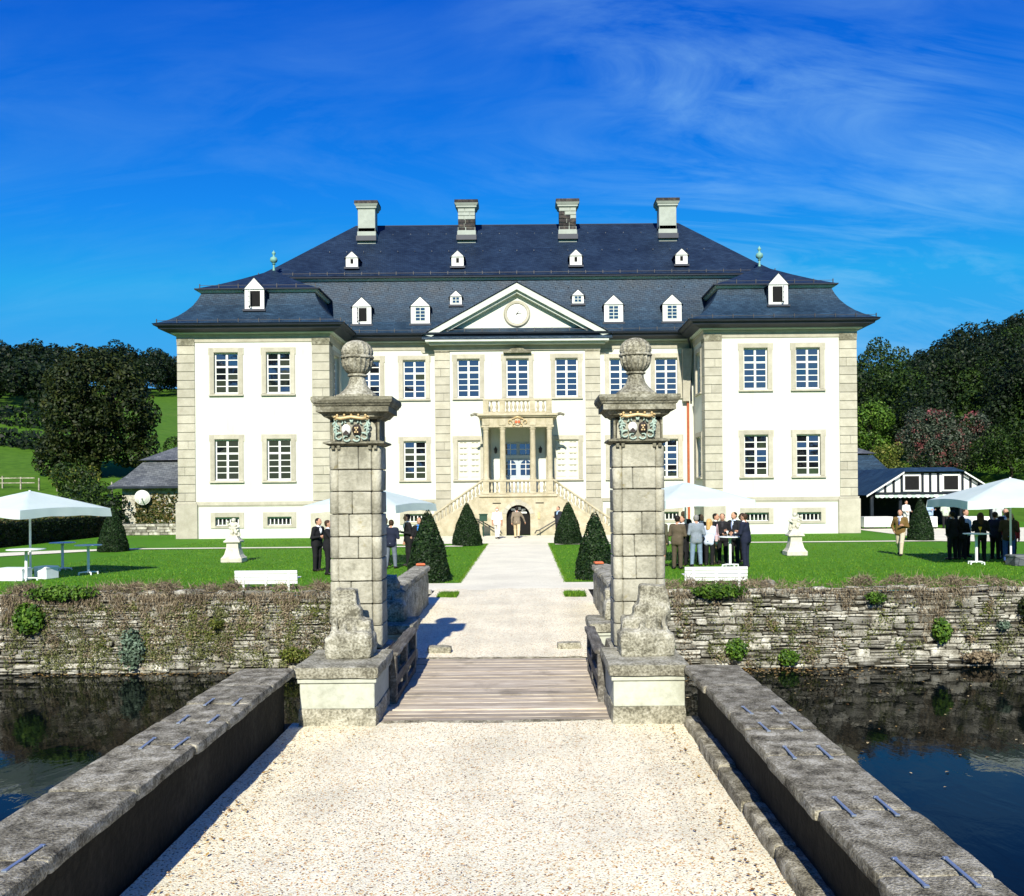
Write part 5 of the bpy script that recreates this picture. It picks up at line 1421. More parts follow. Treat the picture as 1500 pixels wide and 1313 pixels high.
tree('dark_bush', 'dark green bush under the tall hillside trees right of the reddish bush', 45.5, 96, crown_blobs((0, 0, 4.0), (3.2, 2, 3.0), 22, 0.9, 1.4), 0.14, M['wood_lit'], 0.22, 12, G)
G = 'shrubs by the slate-roofed cottage'
for (x, y, r, h, mt, lb) in ((-38.0, 78, 1.9, 2.2, 'wood_lit', 'dark green shrub beneath the huge tree'), (-34.0, 72, 1.7, 2.0, 'wood_lit', 'leafy green shrub between the huge tree and the cottage'),
                             (-29.0, 66, 1.5, 1.6, 'wood_leaf', 'dark shrub in front of the cottage corner'), (-33.0, 66, 1.6, 1.5, 'wood_leaf', 'dark shrub behind the end of the long hedge'),
                             (-42.0, 86, 1.6, 1.8, 'yellow_leaf', 'small yellow-green shrub by the trunk of the huge tree'), (-30.0, 88, 2.0, 3.6, 'wood_leaf', 'dark bush behind the cottage roof on the meadow edge'), (-33.5, 92, 2.2, 3.4, 'wood_lit', 'green bush on the slope above the cottage roof')):
    tree('shrub', lb, x, y, crown_blobs((0, 0, h * 0.8), (r, r * 0.8, h * 0.6), 16, 0.5 * r * 0.8, 0.75 * r * 0.8), 0.08, M[mt], 0.14, 20, G)

# woods on the hills: one mass each
def woods(name, label, spots, mat, leaf, per, rc=4.2):
    Ps, Ns = [], []
    for (x, y, h) in spots:
        z = hill_z(x, y); nb = 7
        bs = crown_blobs((x, y, z + h * 0.62), (rc * 0.75, rc * 0.75, h * 0.36), nb, rc * 0.32, rc * 0.55, 0.2)
        p, n = blob_points(bs, per); Ps.append(p); Ns.append(n + np.array([0, 0, 0.45]))
    return tag(foliage(name, np.concatenate(Ps), np.concatenate(Ns), leaf, mat, spread=0.8), label, 'wood', kind='stuff')
def polar(th0, th1, r0, r1, step, fn=None):
    out_ = []; r = r0
    while r < r1:
        n = int(math.radians(th1 - th0) * r / step) + 1
        for i in range(n):
            th = math.radians(th0 + (th1 - th0) * (i + random.uniform(0.1, 0.9)) / n); rr = r + random.uniform(-0.45, 0.45) * step
            x, y = rr * math.sin(th), rr * math.cos(th)
            if fn is None or fn(x, y, math.degrees(th), rr): out_.append((x, y, random.uniform(8.5, 13.0)))
        r += step * 0.9
    return out_
sp = polar(17.5, 36, 104, 222, 7.0, lambda x, y, th, r: True)
near = [s for s in sp if math.hypot(s[0], s[1]) < 150 and random.random() < 0.3]; far = [s for s in sp if s not in near]
near_d = [s for s in far if math.hypot(s[0], s[1]) < 152]; far = [s for s in far if s not in near_d]
woods('wood', 'dense dark wood covering the top of the hill on the right', far, M['wood_leaf'], 0.30, 6.0)
woods('wood', 'dense dark wood low on the hill on the right', near_d, M['wood_leaf'], 0.19, 13.0)
woods('wood', 'lighter green trees low on the wooded hill on the right', near, M['wood_lit'], 0.19, 14.0)
sp = polar(-36, -17.5, 172, 340, 8.0, lambda x, y, th, r: (r > 258 and r < 335) or th < -27.0)
woods('wood', 'dark wood along the top of the left hill', sp, M['wood_leaf'], 0.42, 3.2, 4.4)
sp = polar(-176, -94, 205, 225, 9.0) + polar(94, 178, 205, 225, 9.0)  # out of view, placed to darken what the window panes mirror
woods('wood', 'unseen belt of trees behind the viewer, added for the window reflections', sp, M['wood_leaf'], 1.3, 0.35, 5.0)
# hedge strips on the meadow
Ps = []
for (x0, y0, x1, y1, h) in ((-92, 150, -70, 138, 3.0), (-70, 120, -52, 112, 2.2)):
    for i in range(900):
        t_ = random.random(); x, y = x0 + (x1 - x0) * t_ + random.gauss(0, 0.8), y0 + (y1 - y0) * t_ + random.gauss(0, 0.8)
        Ps.append((x, y, hill_z(x, y) + random.random() * h))
tag(foliage('field_hedge', np.array(Ps), np.tile([0, -0.5, 0.6], (len(Ps), 1)), 0.38, M['wood_leaf']), 'dark hedge line across the left meadow', 'hedge', kind='stuff')

# clipped yew cones
def topiary(x, y, r, h, label):
    root = tag(empty('yew_cone', (x, y, 0)), label, 'topiary', 'clipped yew cones')
    n = int(8200 * r * h / 1.4)
    t_ = 1 - np.sqrt(rng.uniform(0, 1, n)); z = t_ * h * 1.0
    prof = r * (1 - t_) ** 0.92 + 0.085 * np.sqrt(np.clip(1 - t_ ** 6, 0, 1)) * np.minimum(1, 0.45 + t_)
    prof *= np.minimum(1.0, 0.86 + z / 0.5 * 0.14)
    a = rng.uniform(0, 2 * math.pi, n)
    lump = np.array([1 + 0.09 * mnoise.noise(Vector((math.cos(q) * 2, math.sin(q) * 2, zz_ * 2.5))) for q, zz_ in zip(a, z)])
    rad = prof * lump * (1 - rng.uniform(0, 1, n) ** 2 * 0.12)
    P = np.stack([rad * np.cos(a), rad * np.sin(a), z + 0.02], 1); N_ = np.stack([np.cos(a), np.sin(a), np.full(n, 0.45)], 1)
    foliage('foliage', P, N_, 0.042, M['yew'], root, spread=0.75)
    c = MB(); c.lathe([(r * 0.80, 0.0), (r * 0.84, 0.25), (r * 0.42, h * 0.5), (0.10, h * 0.92), (0.0, h * 0.95)], 18); c.build('inner_growth', M['wood_leaf'], root, smooth=True)
    s = MB(); s.tube([(0, 0, -0.2), (0, 0, h * 0.8)], 0.05, 6, 0.02); s.build('stem', M['bark'], root)
topiary(AXIS - 2.45, 26.95, 0.68, 2.08, 'clipped yew cone left of the path, nearest the gate')
topiary(AXIS + 2.45, 27.3, 0.62, 1.98, 'clipped yew cone right of the path, nearest the gate')
topiary(AXIS - 2.42, 44.4, 0.78, 2.05, 'clipped yew cone left of the path, near the staircase')
topiary(AXIS + 2.48, 45.0, 0.74, 2.05, 'clipped yew cone right of the path, near the staircase')
topiary(-18.92, 42.2, 0.72, 2.0, 'clipped yew cone at the bend of the path left of the left wing')
topiary(19.4, 45.3, 0.68, 2.05, 'clipped yew cone in front of the half-timbered pavilion')

# long hedge on the left
n = 9000
root = tag(empty('clipped_hedge', (-27.1, 51, 0)), 'long dark hedge with a brownish top behind the left parasol', 'hedge')
P = np.stack([rng.uniform(-0.9, 0.9, n), rng.uniform(-7.2, 7.2, n), rng.uniform(0, 1.22, n)], 1)
side = rng.integers(0, 4, n)
P[side == 0, 0] = 0.9; P[side == 1, 2] = 1.22; P[side == 2, 1] = -7.2; P += rng.normal(0, 0.05, P.shape)
N_ = np.zeros((n, 3)); N_[side == 0, 0] = 1; N_[side == 1, 2] = 1; N_[side == 2, 1] = -1
foliage('foliage', P, N_, 0.075, M['wood_leaf'], root)
m_ = 2500; P = np.stack([rng.uniform(-0.95, 0.95, m_), rng.uniform(-7.2, 7.2, m_), 1.24 + rng.uniform(0, 0.12, m_)], 1)
foliage('dry_top', P, np.tile([0, 0, 1.0], (m_, 1)), 0.07, M['ivy'], root)
c = MB(); c.box(-0.8, 0.8, -7.1, 7.1, 0, 1.15); c.build('inner_growth', M['wood_leaf'], root)

# grass blades near the viewer and along path edges
n = 95000
X = rng.uniform(-17.5, 17.5, n); Y = 24.6 + 27 * rng.uniform(0, 1, n) ** 2.1
keep = (np.abs(X - AXIS) > 1.62) & ~((Y > 43.2) & (Y < 45.1)) & ((Y < 45.6) | (np.abs(X) > 8.3)) & ((Y > 26.35) | (np.abs(X - AXIS) > 4.1))
X, Y = X[keep], Y[keep]
Xe = np.concatenate([PL + rng.normal(0, 0.035, 2600), PR + rng.normal(0, 0.035, 2600)]); Ye = rng.uniform(26.2, 45.5, 5200)
X = np.concatenate([X, Xe]); Y = np.concatenate([Y, Ye])
Z = np.array([lawn_z(a, b) for a, b in zip(X, Y)])
D = unit(np.stack([rng.normal(0, 0.35, len(X)), rng.normal(0, 0.35, len(X)), np.ones(len(X))], 1))
tag(inst('grass', quads_mesh('grass', strands(np.stack([X, Y, Z], 1), D, 0.055, 0.011), M['blade'], 3)), 'short green blades of the mown lawn', 'grass', kind='stuff')
# grass tufts at the corners by the low walls
for x0, x1 in ((-2.20, -1.72), (0.95, 1.46)):
    n = 1500; P = np.stack([rng.uniform(x0, x1, n), rng.uniform(22.6, 23.5, n), np.full(n, 0.02)], 1)
    D = unit(np.stack([rng.normal(0, .4, n), rng.normal(0, .4, n), np.ones(n)], 1))
    tag(inst('grass', quads_mesh('grass', strands(P, D, 0.09, 0.012), M['blade'], 3)), 'small tuft of grass at the end of a low wall', 'grass', kind='stuff')

# ================================================================== plants on the moat wall
def on_wall(n, x0, x1, z0, z1, d=0.05): return np.stack([rng.uniform(x0, x1, n), MOAT_Y - rng.uniform(0.0, d, n), rng.uniform(z0, z1, n)], 1)
def clump(x, f, ph): return max(0.0, min(1.0, 0.5 + 0.95 * mnoise.noise(Vector((x * f, ph, 0)))))
def fringe(x0, x1, dens, label, ph):
    n = int((x1 - x0) * dens)
    X = rng.uniform(x0, x1, n)
    am = np.array([clump(x, 1.3, ph) * clump(x, 4.1, ph + 5) for x in X])
    k_ = rng.uniform(0, 1, n) < 0.10 + 1.5 * am; X, am = X[k_], am[k_]; n = len(X)
    P = np.stack([X, MOAT_Y + rng.uniform(-0.12, 0.7, n), 0.04 + rng.uniform(-0.12, 0.12, n) + 0.24 * am], 1)
    D = unit(np.stack([rng.normal(0, 0.7, n), rng.normal(-0.35, 0.5, n), rng.normal(0.15, 0.6, n)], 1))
    V = [strands(P, D, 0.19, 0.009)]
    n2 = int((x1 - x0) * dens * 0.9); X = rng.uniform(x0, x1, n2)
    L = np.array([clump(x, 2.2, ph + 9) ** 2 * clump(x, 0.7, ph + 2) for x in X])
    k_ = rng.uniform(0, 1, n2) < 0.06 + 2.2 * L; X, L = X[k_], L[k_]; n2 = len(X)
    P = np.stack([X, MOAT_Y - rng.uniform(0.03, 0.12, n2), 0.06 - rng.uniform(0, 1, n2) ** 1.4 * (0.12 + L * 1.7)], 1)
    D = unit(np.stack([rng.normal(0, 0.35, n2), rng.normal(-0.3, 0.2, n2), -np.ones(n2) * 0.8], 1))
    V.append(strands(P, D, 0.13, 0.008))
    return tag(inst('dry_plants', quads_mesh('dry_plants', np.concatenate(V), M['dry'], 3)), label, 'dry plants', kind='stuff')
fringe(-13.6, -2.9, 1700, 'brown withered plants along the top of the left moat wall', 3.3)
fringe(2.2, 13.8, 1000, 'brown withered plants along the top of the right moat wall', 21.7)

def tufts(x0, x1, count, label, mat, seed, size=0.05, zr=(-1.85, -0.2)):
    random.seed(seed); Ps, Ds = [], []
    for i in range(count):
        cx, cz = random.uniform(x0, x1), random.uniform(*zr); n = random.randint(20, 90); sx, sz = random.uniform(0.04, 0.14), random.uniform(0.06, 0.22)
        Ps.append(np.stack([rng.normal(cx, sx, n), MOAT_Y - rng.uniform(0.02, 0.10, n), rng.normal(cz, sz, n)], 1))
    P = np.concatenate(Ps); P = P[P[:, 2] > -1.98]
    return tag(foliage('wall_growth', P, np.tile([0, -1, 0.4], (len(P), 1)), size, mat), label, 'wall plants', kind='stuff')
tufts(-13.5, -2.9, 260, 'patches of moss and small herbs on the left moat wall', M['moss'], 3, 0.026)
tufts(-13.5, -3.0, 170, 'withered brown growth on the left moat wall', M['dry'], 5, 0.026, (-1.6, -0.1))
tufts(-13.5, -2.9, 46, 'small green herbs scattered over the left moat wall', M['yellow_leaf'], 15, 0.026, (-1.8, -0.1))
tufts(2.4, 13.6, 40, 'small green herbs scattered over the right moat wall', M['yellow_leaf'], 16, 0.026, (-1.8, -0.1))
tufts(2.4, 13.6, 70, 'patches of moss and small herbs on the right moat wall', M['moss'], 4, 0.026)
tufts(2.4, 13.6, 34, 'withered brown growth on the right moat wall', M['dry'], 8, 0.03, (-1.9, -0.3))
def wall_plant(x, z, w, h, mat, label, n=500, size=0.045):
    d = unit(rng.normal(0, 1, (n, 3))); P = d * (rng.uniform(0.2, 1, (n, 1)) ** 0.6) * np.array([w, 0.20, h]); P[:, 1] -= 0.12
    root = tag(empty('wall_plant', (x, MOAT_Y - 0.02, z)), label, 'wall plant', 'plants growing from the moat walls')
    foliage('foliage', P, d + np.array([0, -0.4, 0.4]), size, M[mat], root)
    s = MB()
    for i in range(4): s.tube([(0, 0.05, -h * 0.3), (random.uniform(-w, w) * .5, -0.12, 0), (random.uniform(-w, w) * .8, -0.15, h * .7)], 0.008, 5, 0.003)
    s.build('stem', M['bark'], root)
for a in ((-12.85, -0.55, 0.42, 0.42, 'bright_leaf', 'large bright green ivy clump at the far left of the left moat wall', 1100, 0.06),
          (-12.0, 0.1, 1.0, 0.2, 'bright_leaf', 'low green creeper along the wall top at the far left', 1200, 0.05),
          (-10.2, -1.35, 0.34, 0.55, 'silver', 'silvery green plant hanging low on the left moat wall', 900, 0.05),
          (-6.0, -1.55, 0.42, 0.2, 'yellow_leaf', 'yellowish fern at the foot of the left moat wall near the parapet', 500, 0.04),
          (-4.8, -1.25, 0.2, 0.2, 'bright_leaf', 'green fern on the left moat wall beside the gate pillar', 350, 0.05),
          (-8.0, -0.72, 0.2, 0.16, 'yellow_leaf', 'small yellow-green cushion high on the left moat wall', 260, 0.035),
          (5.0, 0.0, 0.75, 0.2, 'bright_leaf', 'green bramble hanging over the wall top right of the gate pillar', 1000, 0.05),
          (5.4, -1.5, 0.3, 0.3, 'bright_leaf', 'grassy green plant low on the right moat wall near the parapet', 600, 0.045),
          (6.75, -1.72, 0.28, 0.22, 'bright_leaf', 'green fern at the waterline of the right moat wall', 500, 0.045),
          (10.7, -1.05, 0.26, 0.36, 'bright_leaf', 'round green shrub growing from the middle of the right moat wall', 700, 0.05),
          (11.7, -1.75, 0.5, 0.16, 'dry', 'brown brushwood at the waterline of the right moat wall', 500, 0.05),
          (12.3, -0.95, 0.18, 0.15, 'silver', 'small grey-green cushion plant on the right part of the right moat wall', 250, 0.035),
          (9.0, -0.2, 0.3, 0.16, 'bright_leaf', 'green herb near the top of the right moat wall', 350, 0.04),
          (3.6, -1.45, 0.25, 0.10, 'bright_leaf', 'low grass at the foot of the right gate pillar on the moat wall', 300, 0.045),
          (13.0, -0.5, 0.35, 0.35, 'lime_tree', 'dark bramble hanging at the far right of the right moat wall', 600, 0.05)):
    wall_plant(*a)
n = 900; X = 2.6 + rng.exponential(2.2, n); Y = MOAT_Y - 0.15 - rng.exponential(0.5, n)
k2 = 60; X = np.concatenate([X, rng.uniform(3, 14, k2)]); Y = np.concatenate([Y, rng.uniform(14, 23, k2)])
k3 = 350; X = np.concatenate([X, rng.uniform(-13, -3.2, k3)]); Y = np.concatenate([Y, MOAT_Y - 0.12 - rng.exponential(0.2, k3)])
P = np.stack([X, Y, np.full(len(X), -1.985)], 1)
tag(foliage('fallen_leaves', P, np.tile([0, 0, 4.0], (len(P), 1)), 0.04, M['fallen'], spread=0.25), 'yellow fallen leaves floating on the moat', 'leaves', kind='stuff')

# ================================================================== outbuildings
# slate cottage, left
ct = tag(empty('cottage', (-23.5, 70, 0)), 'low stone cottage with grey slate mansard roof left of the chateau', 'cottage')
b = MB(); b.box(-5.4, 6.5, -4.0, 5, 0, 3.2); b.build('wall', M['rubble'], ct)
r = MB(); r.rings((-5.4, 6.5, -4.0, 5.0), [(-0.7, -0.7, 3.15), (0.2, 0.2, 3.9), (1.1, 1.1, 4.95)], False); ro = r.build('roof', M['slate_grey'], ct)
r = MB(); r.rings((-5.4, 6.5, -4.0, 5.0), [(0.85, 0.85, 5.05), (4.4, 4.4, 6.9)], True); r.build('upper_roof', M['slate_grey'], ro)
r = MB(); r.rings((-5.4, 6.5, -4.0, 5.0), [(-0.72, -0.72, 3.0), (-0.74, -0.74, 3.14)], True); r.build('eaves', M['fascia'], ro)
d = MB(); d.prism([(-0.5, 0), (0.5, 0), (0.5, 0.8), (0.25, 1.12), (-0.25, 1.12), (-0.5, 0.8)], 0, 1.2); dd = d.build('dormer', M['white'], ct, (1.05, -4.0, 3.75))
for i in (-1, 1):
    for j in (0, 1): inst('pane', PN, (i * 0.15, -0.01, 0.2 + j * 0.32), dd, 0, (0.22, 1, 0.26))
l = MB(); l.prismx([(-6.5, 1.55), (-4.02, 2.9), (-4.02, 2.8), (-6.5, 1.45)], 0.6, 6.4); l.build('lean_to_roof', M['slate_dark'], ct)
l = MB(); l.box(0.9, 6.2, -6.2, -4.02, 0, 1.5); l.build('lean_to_wall', M['mortar'], ct)
n = 2600; P = np.stack([rng.uniform(-4.4, 1.4, n), -4.05 - rng.uniform(0, 0.15, n), rng.uniform(0, 1, n) ** 0.9 * 2.7], 1); P = P[(P[:, 2] < 1.3 + 1.6 * rng.uniform(0, 1, len(P)))]
foliage('ivy', P, np.tile([0, -1, 0.4], (len(P), 1)), 0.12, M['ivy'], ct)
dsh = MB(); dsh.lathe([(0.0, 0.16), (0.26, 0.13), (0.42, 0.06), (0.52, 0.0), (0.54, 0.0), (0.42, 0.04), (0.3, 0.1), (0.0, 0.12)], 22); dsh.tube([(0, 0, 0.14), (0, -0.05, 0.5), (0, -0.3, 0.75)], 0.04, 6)
tag(dsh.build('satellite_dish', M['white'], None, (-27.2, 65.4, 2.35), (R(100), 0, R(8))), 'round white satellite dish on the cottage front', 'satellite dish')
gw = tag(empty('garden_wall', (-23, 58, 0)), 'low dry stone wall in front of the slate cottage', 'garden wall')
for r_ in range(4):
    x = -4.6
    while x < 3.6:
        w = random.uniform(0.4, 0.9); q = MB(); q.cbox(x + .01, x + w - .01, random.uniform(-.03, .02), 0.4, r_ * 0.18 + .008, r_ * 0.18 + 0.172, 0.02, 0.012); q.build('stone', M['rubble'], gw); x += w
# field fence
ff = tag(empty('field_fence', (-46, 86, 0)), 'pale post-and-rail fence at the foot of the left meadow', 'fence')
for i in range(9):
    x = -4.5 + i * 1.7; p = MB(); p.box(x - .06, x + .06, -.06, .06, -0.3, 1.15); p.build('post', M['lichen'], ff, (0, 0, hill_z(-46 + x, 86)))
p = MB()
for z in (0.5, 0.95): p.box(-4.5, 0.2, -.03, .03, z + hill_z(-48, 86), z + 0.09 + hill_z(-48, 86))
p.build('rail', M['lichen'], ff)

# slate house and half-timbered pavilion, right
sh = tag(empty('slate_house', (22.5, 76, 0)), 'two-tier slate-roofed house right behind the right wing', 'house')
b = MB(); b.box(-7, 6.0, -4, 5, 0, 3.4); b.build('wall', M['plaster'], sh)
r = MB(); r.rings((-7, 6.0, -4, 5), [(-0.7, -0.7, 3.3), (0.25, 0.25, 4.2), (1.0, 1.0, 5.2)], False); ro = r.build('roof', M['slate'], sh)
r = MB(); r.rings((-7, 6, -4, 5), [(0.8, 0.8, 5.3), (4.4, 4.4, 7.0)], True); r.build('upper_roof', M['slate_grey'], ro)
r = MB(); r.rings((-7, 6, -4, 5), [(-.72, -.72, 3.15), (-.74, -.74, 3.29)], True); r.build('eaves', M['fascia'], ro)
pv = tag(empty('pavilion', (26.45, 60, 0)), 'open half-timbered pavilion with slate roof and scalloped awning on the right', 'pavilion')
gable = [(-3.9, 2.3), (3.9, 2.3), (2.0, 3.5), (-2.0, 3.5)]
b = MB(); b.prism(gable, 0.0, 0.12); gb = b.build('gable_wall', M['white'], pv)
for x in (-3.05, -2.5, -1.98, -0.62, -0.12, 0.4, 1.98, 2.5, 3.05):
    z1 = min(3.5, 2.3 + (3.9 - abs(x)) * 0.63); q = MB(); q.box(x - 0.075, x + 0.075, -0.05, 0.0, 2.3, z1); q.build('stud', M['timber'], gb)
q = MB(); q.box(-4.1, 4.1, -0.07, 0.1, 2.16, 2.3); q.build('tie_beam', M['timber'], gb)
for x in (-1.32, 1.22):
    q = MB(); q.box(x - 0.58, x + 0.58, -0.06, 0.0, 2.34, 3.44); w = q.build('gable_window', M['white'], gb)
    q = MB(); q.box(x - 0.46, x + 0.46, -0.075, -0.06, 2.44, 3.34); q.build('pane', M['dark'], w)
r = MB()
for s in (-1, 1):
    r.add([(s * 2.0, -0.35, 3.62), (s * 4.35, -0.35, 2.12), (s * 4.35, 9, 2.12), (s * 1.6, 9, 3.9), (s * 1.6, 0.4, 3.9)], [(0, 1, 2, 3, 4)])
r.add([(-2.0, -0.35, 3.62), (2.0, -0.35, 3.62), (1.6, 0.4, 3.9), (-1.6, 0.4, 3.9)], [(0, 1, 2, 3)])
r.add([(-1.6, 0.4, 3.9), (1.6, 0.4, 3.9), (1.6, 9, 3.9), (-1.6, 9, 3.9)], [(0, 1, 2, 3)])
ro = r.build('roof', M['slate'], pv)
r = MB()
for s in (-1, 1): r.prism([(s * 1.95, 3.52), (s * 1.95, 3.62), (s * 4.4, 2.10), (s * 4.4, 2.0)], -0.42, -0.34)
r.build('bargeboard', M['white'], ro)
for (x, y) in ((-3.9, 0.1), (-2.05, 0.1), (-0.15, 0.1), (1.9, 0.1), (3.9, 0.1), (-3.9, 4.0), (3.9, 4.0)):
    q = MB(); q.cbox(x - 0.1, x + 0.1, y - 0.1, y + 0.1, 0, 2.2, 0.01); q.build('post', M['timber'], pv)
q = MB(); q.box(-4.2, 4.2, 4.6, 4.8, 0, 2.9); q.box(-4.2, -4.05, 2.0, 4.6, 0, 1.3); q.build('back_wall', M['timber'], pv)
aw = MB()
for i in range(26):
    x0 = -3.8 + i * 7.6 / 26; x1 = x0 + 7.6 / 26
    aw.m(i % 2); aw.add([(x0, -0.28, 2.12), (x1, -0.28, 2.12), (x1, -0.32, 1.98), ((x0 + x1) / 2, -0.32, 1.92), (x0, -0.32, 1.98)], [(0, 1, 2, 3, 4)])
aw.build('awning', [M['teal'], M['white2']], pv)
def cloth_table(x, y, w, d, label):
    rt = tag(empty('buffet_table', (x, y, 0)), label, 'table', 'white buffet tables at the pavilion')
    c = MB(); c.cbox(-w / 2, w / 2, -d / 2, d / 2, 0.74, 0.78, 0.01); c.build('table_top', M['white'], rt)
    c = MB(); n = 40; pts = []
    for i in range(n):
        t_ = i / n * 4; k_ = int(t_); f_ = t_ - k_
        p = [(-w / 2 + w * f_, -d / 2), (w / 2, -d / 2 + d * f_), (w / 2 - w * f_, d / 2), (-w / 2, d / 2 - d * f_)][k_]
        pts.append(p)
    c.v = [(p[0] * (1.0 + 0.02), p[1] * 1.02, 0.775) for p in pts] + [(p[0] * (1.03 + 0.03 * (i % 2)), p[1] * (1.05 + 0.06 * (i % 2)), 0.14) for i, p in enumerate(pts)]
    c.f = [(i, (i + 1) % n, (i + 1) % n + n, i + n) for i in range(n)]; c.mi = [0] * n
    c.build('tablecloth', M['white'], rt)
    for (a, b_) in ((-1, -1), (1, -1), (1, 1), (-1, 1)):
        l = MB(); l.box(a * w * .45 - .03, a * w * .45 + .03, b_ * d * .4 - .03, b_ * d * .4 + .03, 0, 0.74); l.build('leg', M['iron'], rt)
cloth_table(22.1, 58.2, 1.75, 0.9, 'white-clothed buffet table at the left end of the pavilion')
cloth_table(24.9, 57.6, 1.2, 0.9, 'white-clothed buffet table behind the yew cone by the pavilion')
cloth_table(27.7, 57.0, 1.5, 0.9, 'white-clothed buffet table at the pavilion beside the right parasol')

# ================================================================== garden furniture
def parasol(x, y, half, apex, edge, rot, label, pole_z=0.0, val=0.26):
    rt = tag(empty('parasol', (x, y, 0), R(rot)), label, 'parasol', 'white square parasols')
    mb = MB(); n = 12; per = []
    for i in range(4 * n):
        k_, f_ = divmod(i, n); t_ = f_ / n
        c0 = [(-1, -1), (1, -1), (1, 1), (-1, 1)][k_]; c1 = [(1, -1), (1, 1), (-1, 1), (-1, -1)][k_]
        u, v = c0[0] + (c1[0] - c0[0]) * t_, c0[1] + (c1[1] - c0[1]) * t_
        sag = 0.05 * math.sin(math.pi * t_) ; per.append((u * half * (1 - sag * .6), v * half * (1 - sag * .6), t_))
    lev = [0.03, 0.25, 0.5, 0.75, 1.0]
    for q in lev:
        for (px, py, t_) in per:
            drop = q ** 1.08; corner = 1 - math.sin(math.pi * t_)
            mb.v.append((px * q, py * q, apex - (apex - edge) * drop - 0.045 * math.sin(math.pi * q) * (0.3 + 0.7 * (1 - corner)) - (0.06 * q * q * (corner))))
    N4 = 4 * n
    for j in range(len(lev) - 1):
        for i in range(N4): mb.f.append((j * N4 + i, j * N4 + (i + 1) % N4, (j + 1) * N4 + (i + 1) % N4, (j + 1) * N4 + i))
    mb.f.append(tuple(range(N4))); mb.mi = [0] * len(mb.f)
    mb.build('canopy', M['cloth'], rt, smooth=True)
    for k_ in range(4):
        vb = MB(); 
        for i in range(n + 1):
            px, py, t_ = per[(k_ * n + i) % N4]; corner = 1 - math.sin(math.pi * (i / n))
            z0 = edge - 0.06 * corner
            o = 1.012 + 0.012 * math.sin(i * 2.1 + k_)
            vb.v += [(px * 1.004, py * 1.004, z0 + 0.004), (px * o, py * o, z0 - val - 0.012 * math.sin(i * 1.3))]
        vb.f = [(2 * i, 2 * i + 2, 2 * i + 3, 2 * i + 1) for i in range(n)]; vb.mi = [0] * n
        vb.build('valance', M['cloth'], rt, smooth=True)
    p = MB(); p.tube([(0, 0, 0.0), (0, 0, apex + 0.02)], 0.034, 10); p.build('pole', M['white2'], rt)
    for k_ in range(4):
        a = R(45 + 90 * k_); rb = MB(); rb.tube([(0, 0, apex - 0.06), (half * 1.38 * math.cos(a), half * 1.38 * math.sin(a), edge - 0.07)], 0.014, 5); rb.build('rib', M['white2'], rt)
        rb = MB(); rb.tube([(0, 0, edge - 0.22), (half * .62 * math.cos(a), half * .62 * math.sin(a), apex - (apex - edge) * .5 - 0.06)], 0.016, 5); rb.build('strut', M['white2'], rt)
    return rt
parasol(-15.55, 28.9, 1.62, 2.76, 2.24, -23, 'white square parasol at the left edge of the lawn')
parasol(-5.55, 33.2, 1.75, 2.78, 2.22, -17, 'white parasol half hidden behind the left gate pillar')
parasol(5.75, 33.2, 1.75, 2.88, 2.30, 20, 'white parasol over the crowd right of the right gate pillar')
parasol(16.3, 31.0, 2.05, 2.92, 2.22, -7, 'white square parasol at the right edge of the lawn')
def weight_box(x, y, w, d, h, rot, label, m_='white2'):
    b = MB(); b.cbox(-w / 2, w / 2, -d / 2, d / 2, 0, h, 0.02); b.cbox(-w / 2 - .012, w / 2 + .012, -d / 2 - .012, d / 2 + .012, h - .07, h - .02, 0.008); b.box(-0.09, 0.09, -d / 2 - .018, -d / 2, h * .55, h * .62)
    tag(b.build('weight_box', M[m_], None, (x, y, lawn_z(x, y)), R(rot)), label, 'weight box', 'parasol weight boxes')
weight_box(-15.75, 28.35, 0.85, 0.5, 0.40, -6, 'white weight box at the foot of the left parasol')
weight_box(-15.05, 28.9, 0.5, 0.5, 0.40, -20, 'smaller pale weight box beside the left parasol pole')
weight_box(16.45, 30.6, 0.8, 0.55, 0.36, 5, 'grey weight box at the foot of the right parasol', 'slate_grey')
def bar_table(x, y, h, r, rot, label):
    z = lawn_z(x, y); rt = tag(empty('bar_table', (x, y, z), R(rot)), label, 'bar table', 'round white bar tables')
    t_ = MB(); t_.lathe([(r - .02, h - 0.03), (r, h - .025), (r, h - .005), (r - .01, h)], 28); t_.build('table_top', M['white2'], rt)
    t_ = MB(); t_.lathe([(0.045, 0.06), (0.045, h - 0.08), (0.09, h - 0.03)], 12); t_.build('column', M['white2'], rt)
    for k_ in range(4):
        a = R(90 * k_); l = MB(); l.tube([(0, 0, 0.09), (0.2 * math.cos(a), 0.2 * math.sin(a), 0.085), (0.3 * math.cos(a), 0.3 * math.sin(a), 0.075)], 0.026, 6); l.tube([(0.28 * math.cos(a), 0.28 * math.sin(a), 0.08), (0.3 * math.cos(a), 0.3 * math.sin(a), 0.0)], 0.024, 6); l.build('foot', M['white2'], rt)
bar_table(-16.05, 31.9, 0.98, 0.42, 10, 'round bar table behind the others under the left parasol')
bar_table(-14.35, 30.2, 0.98, 0.42, 40, 'rightmost round bar table of the left parasol, in its shadow')
bar_table(-15.3, 28.2, 0.98, 0.55, 25, 'nearest round bar table in front of the left weight box')
bar_table(6.85, 30.95, 1.03, 0.38, 15, 'round bar table among the crowd right of the gate')
bar_table(15.24, 31.2, 1.05, 0.42, 30, 'round bar table in front of the dark-clothed group on the right')
bar_table(-5.75, 30.6, 1.0, 0.38, 30, 'round bar table mostly hidden behind the left gate pillar')
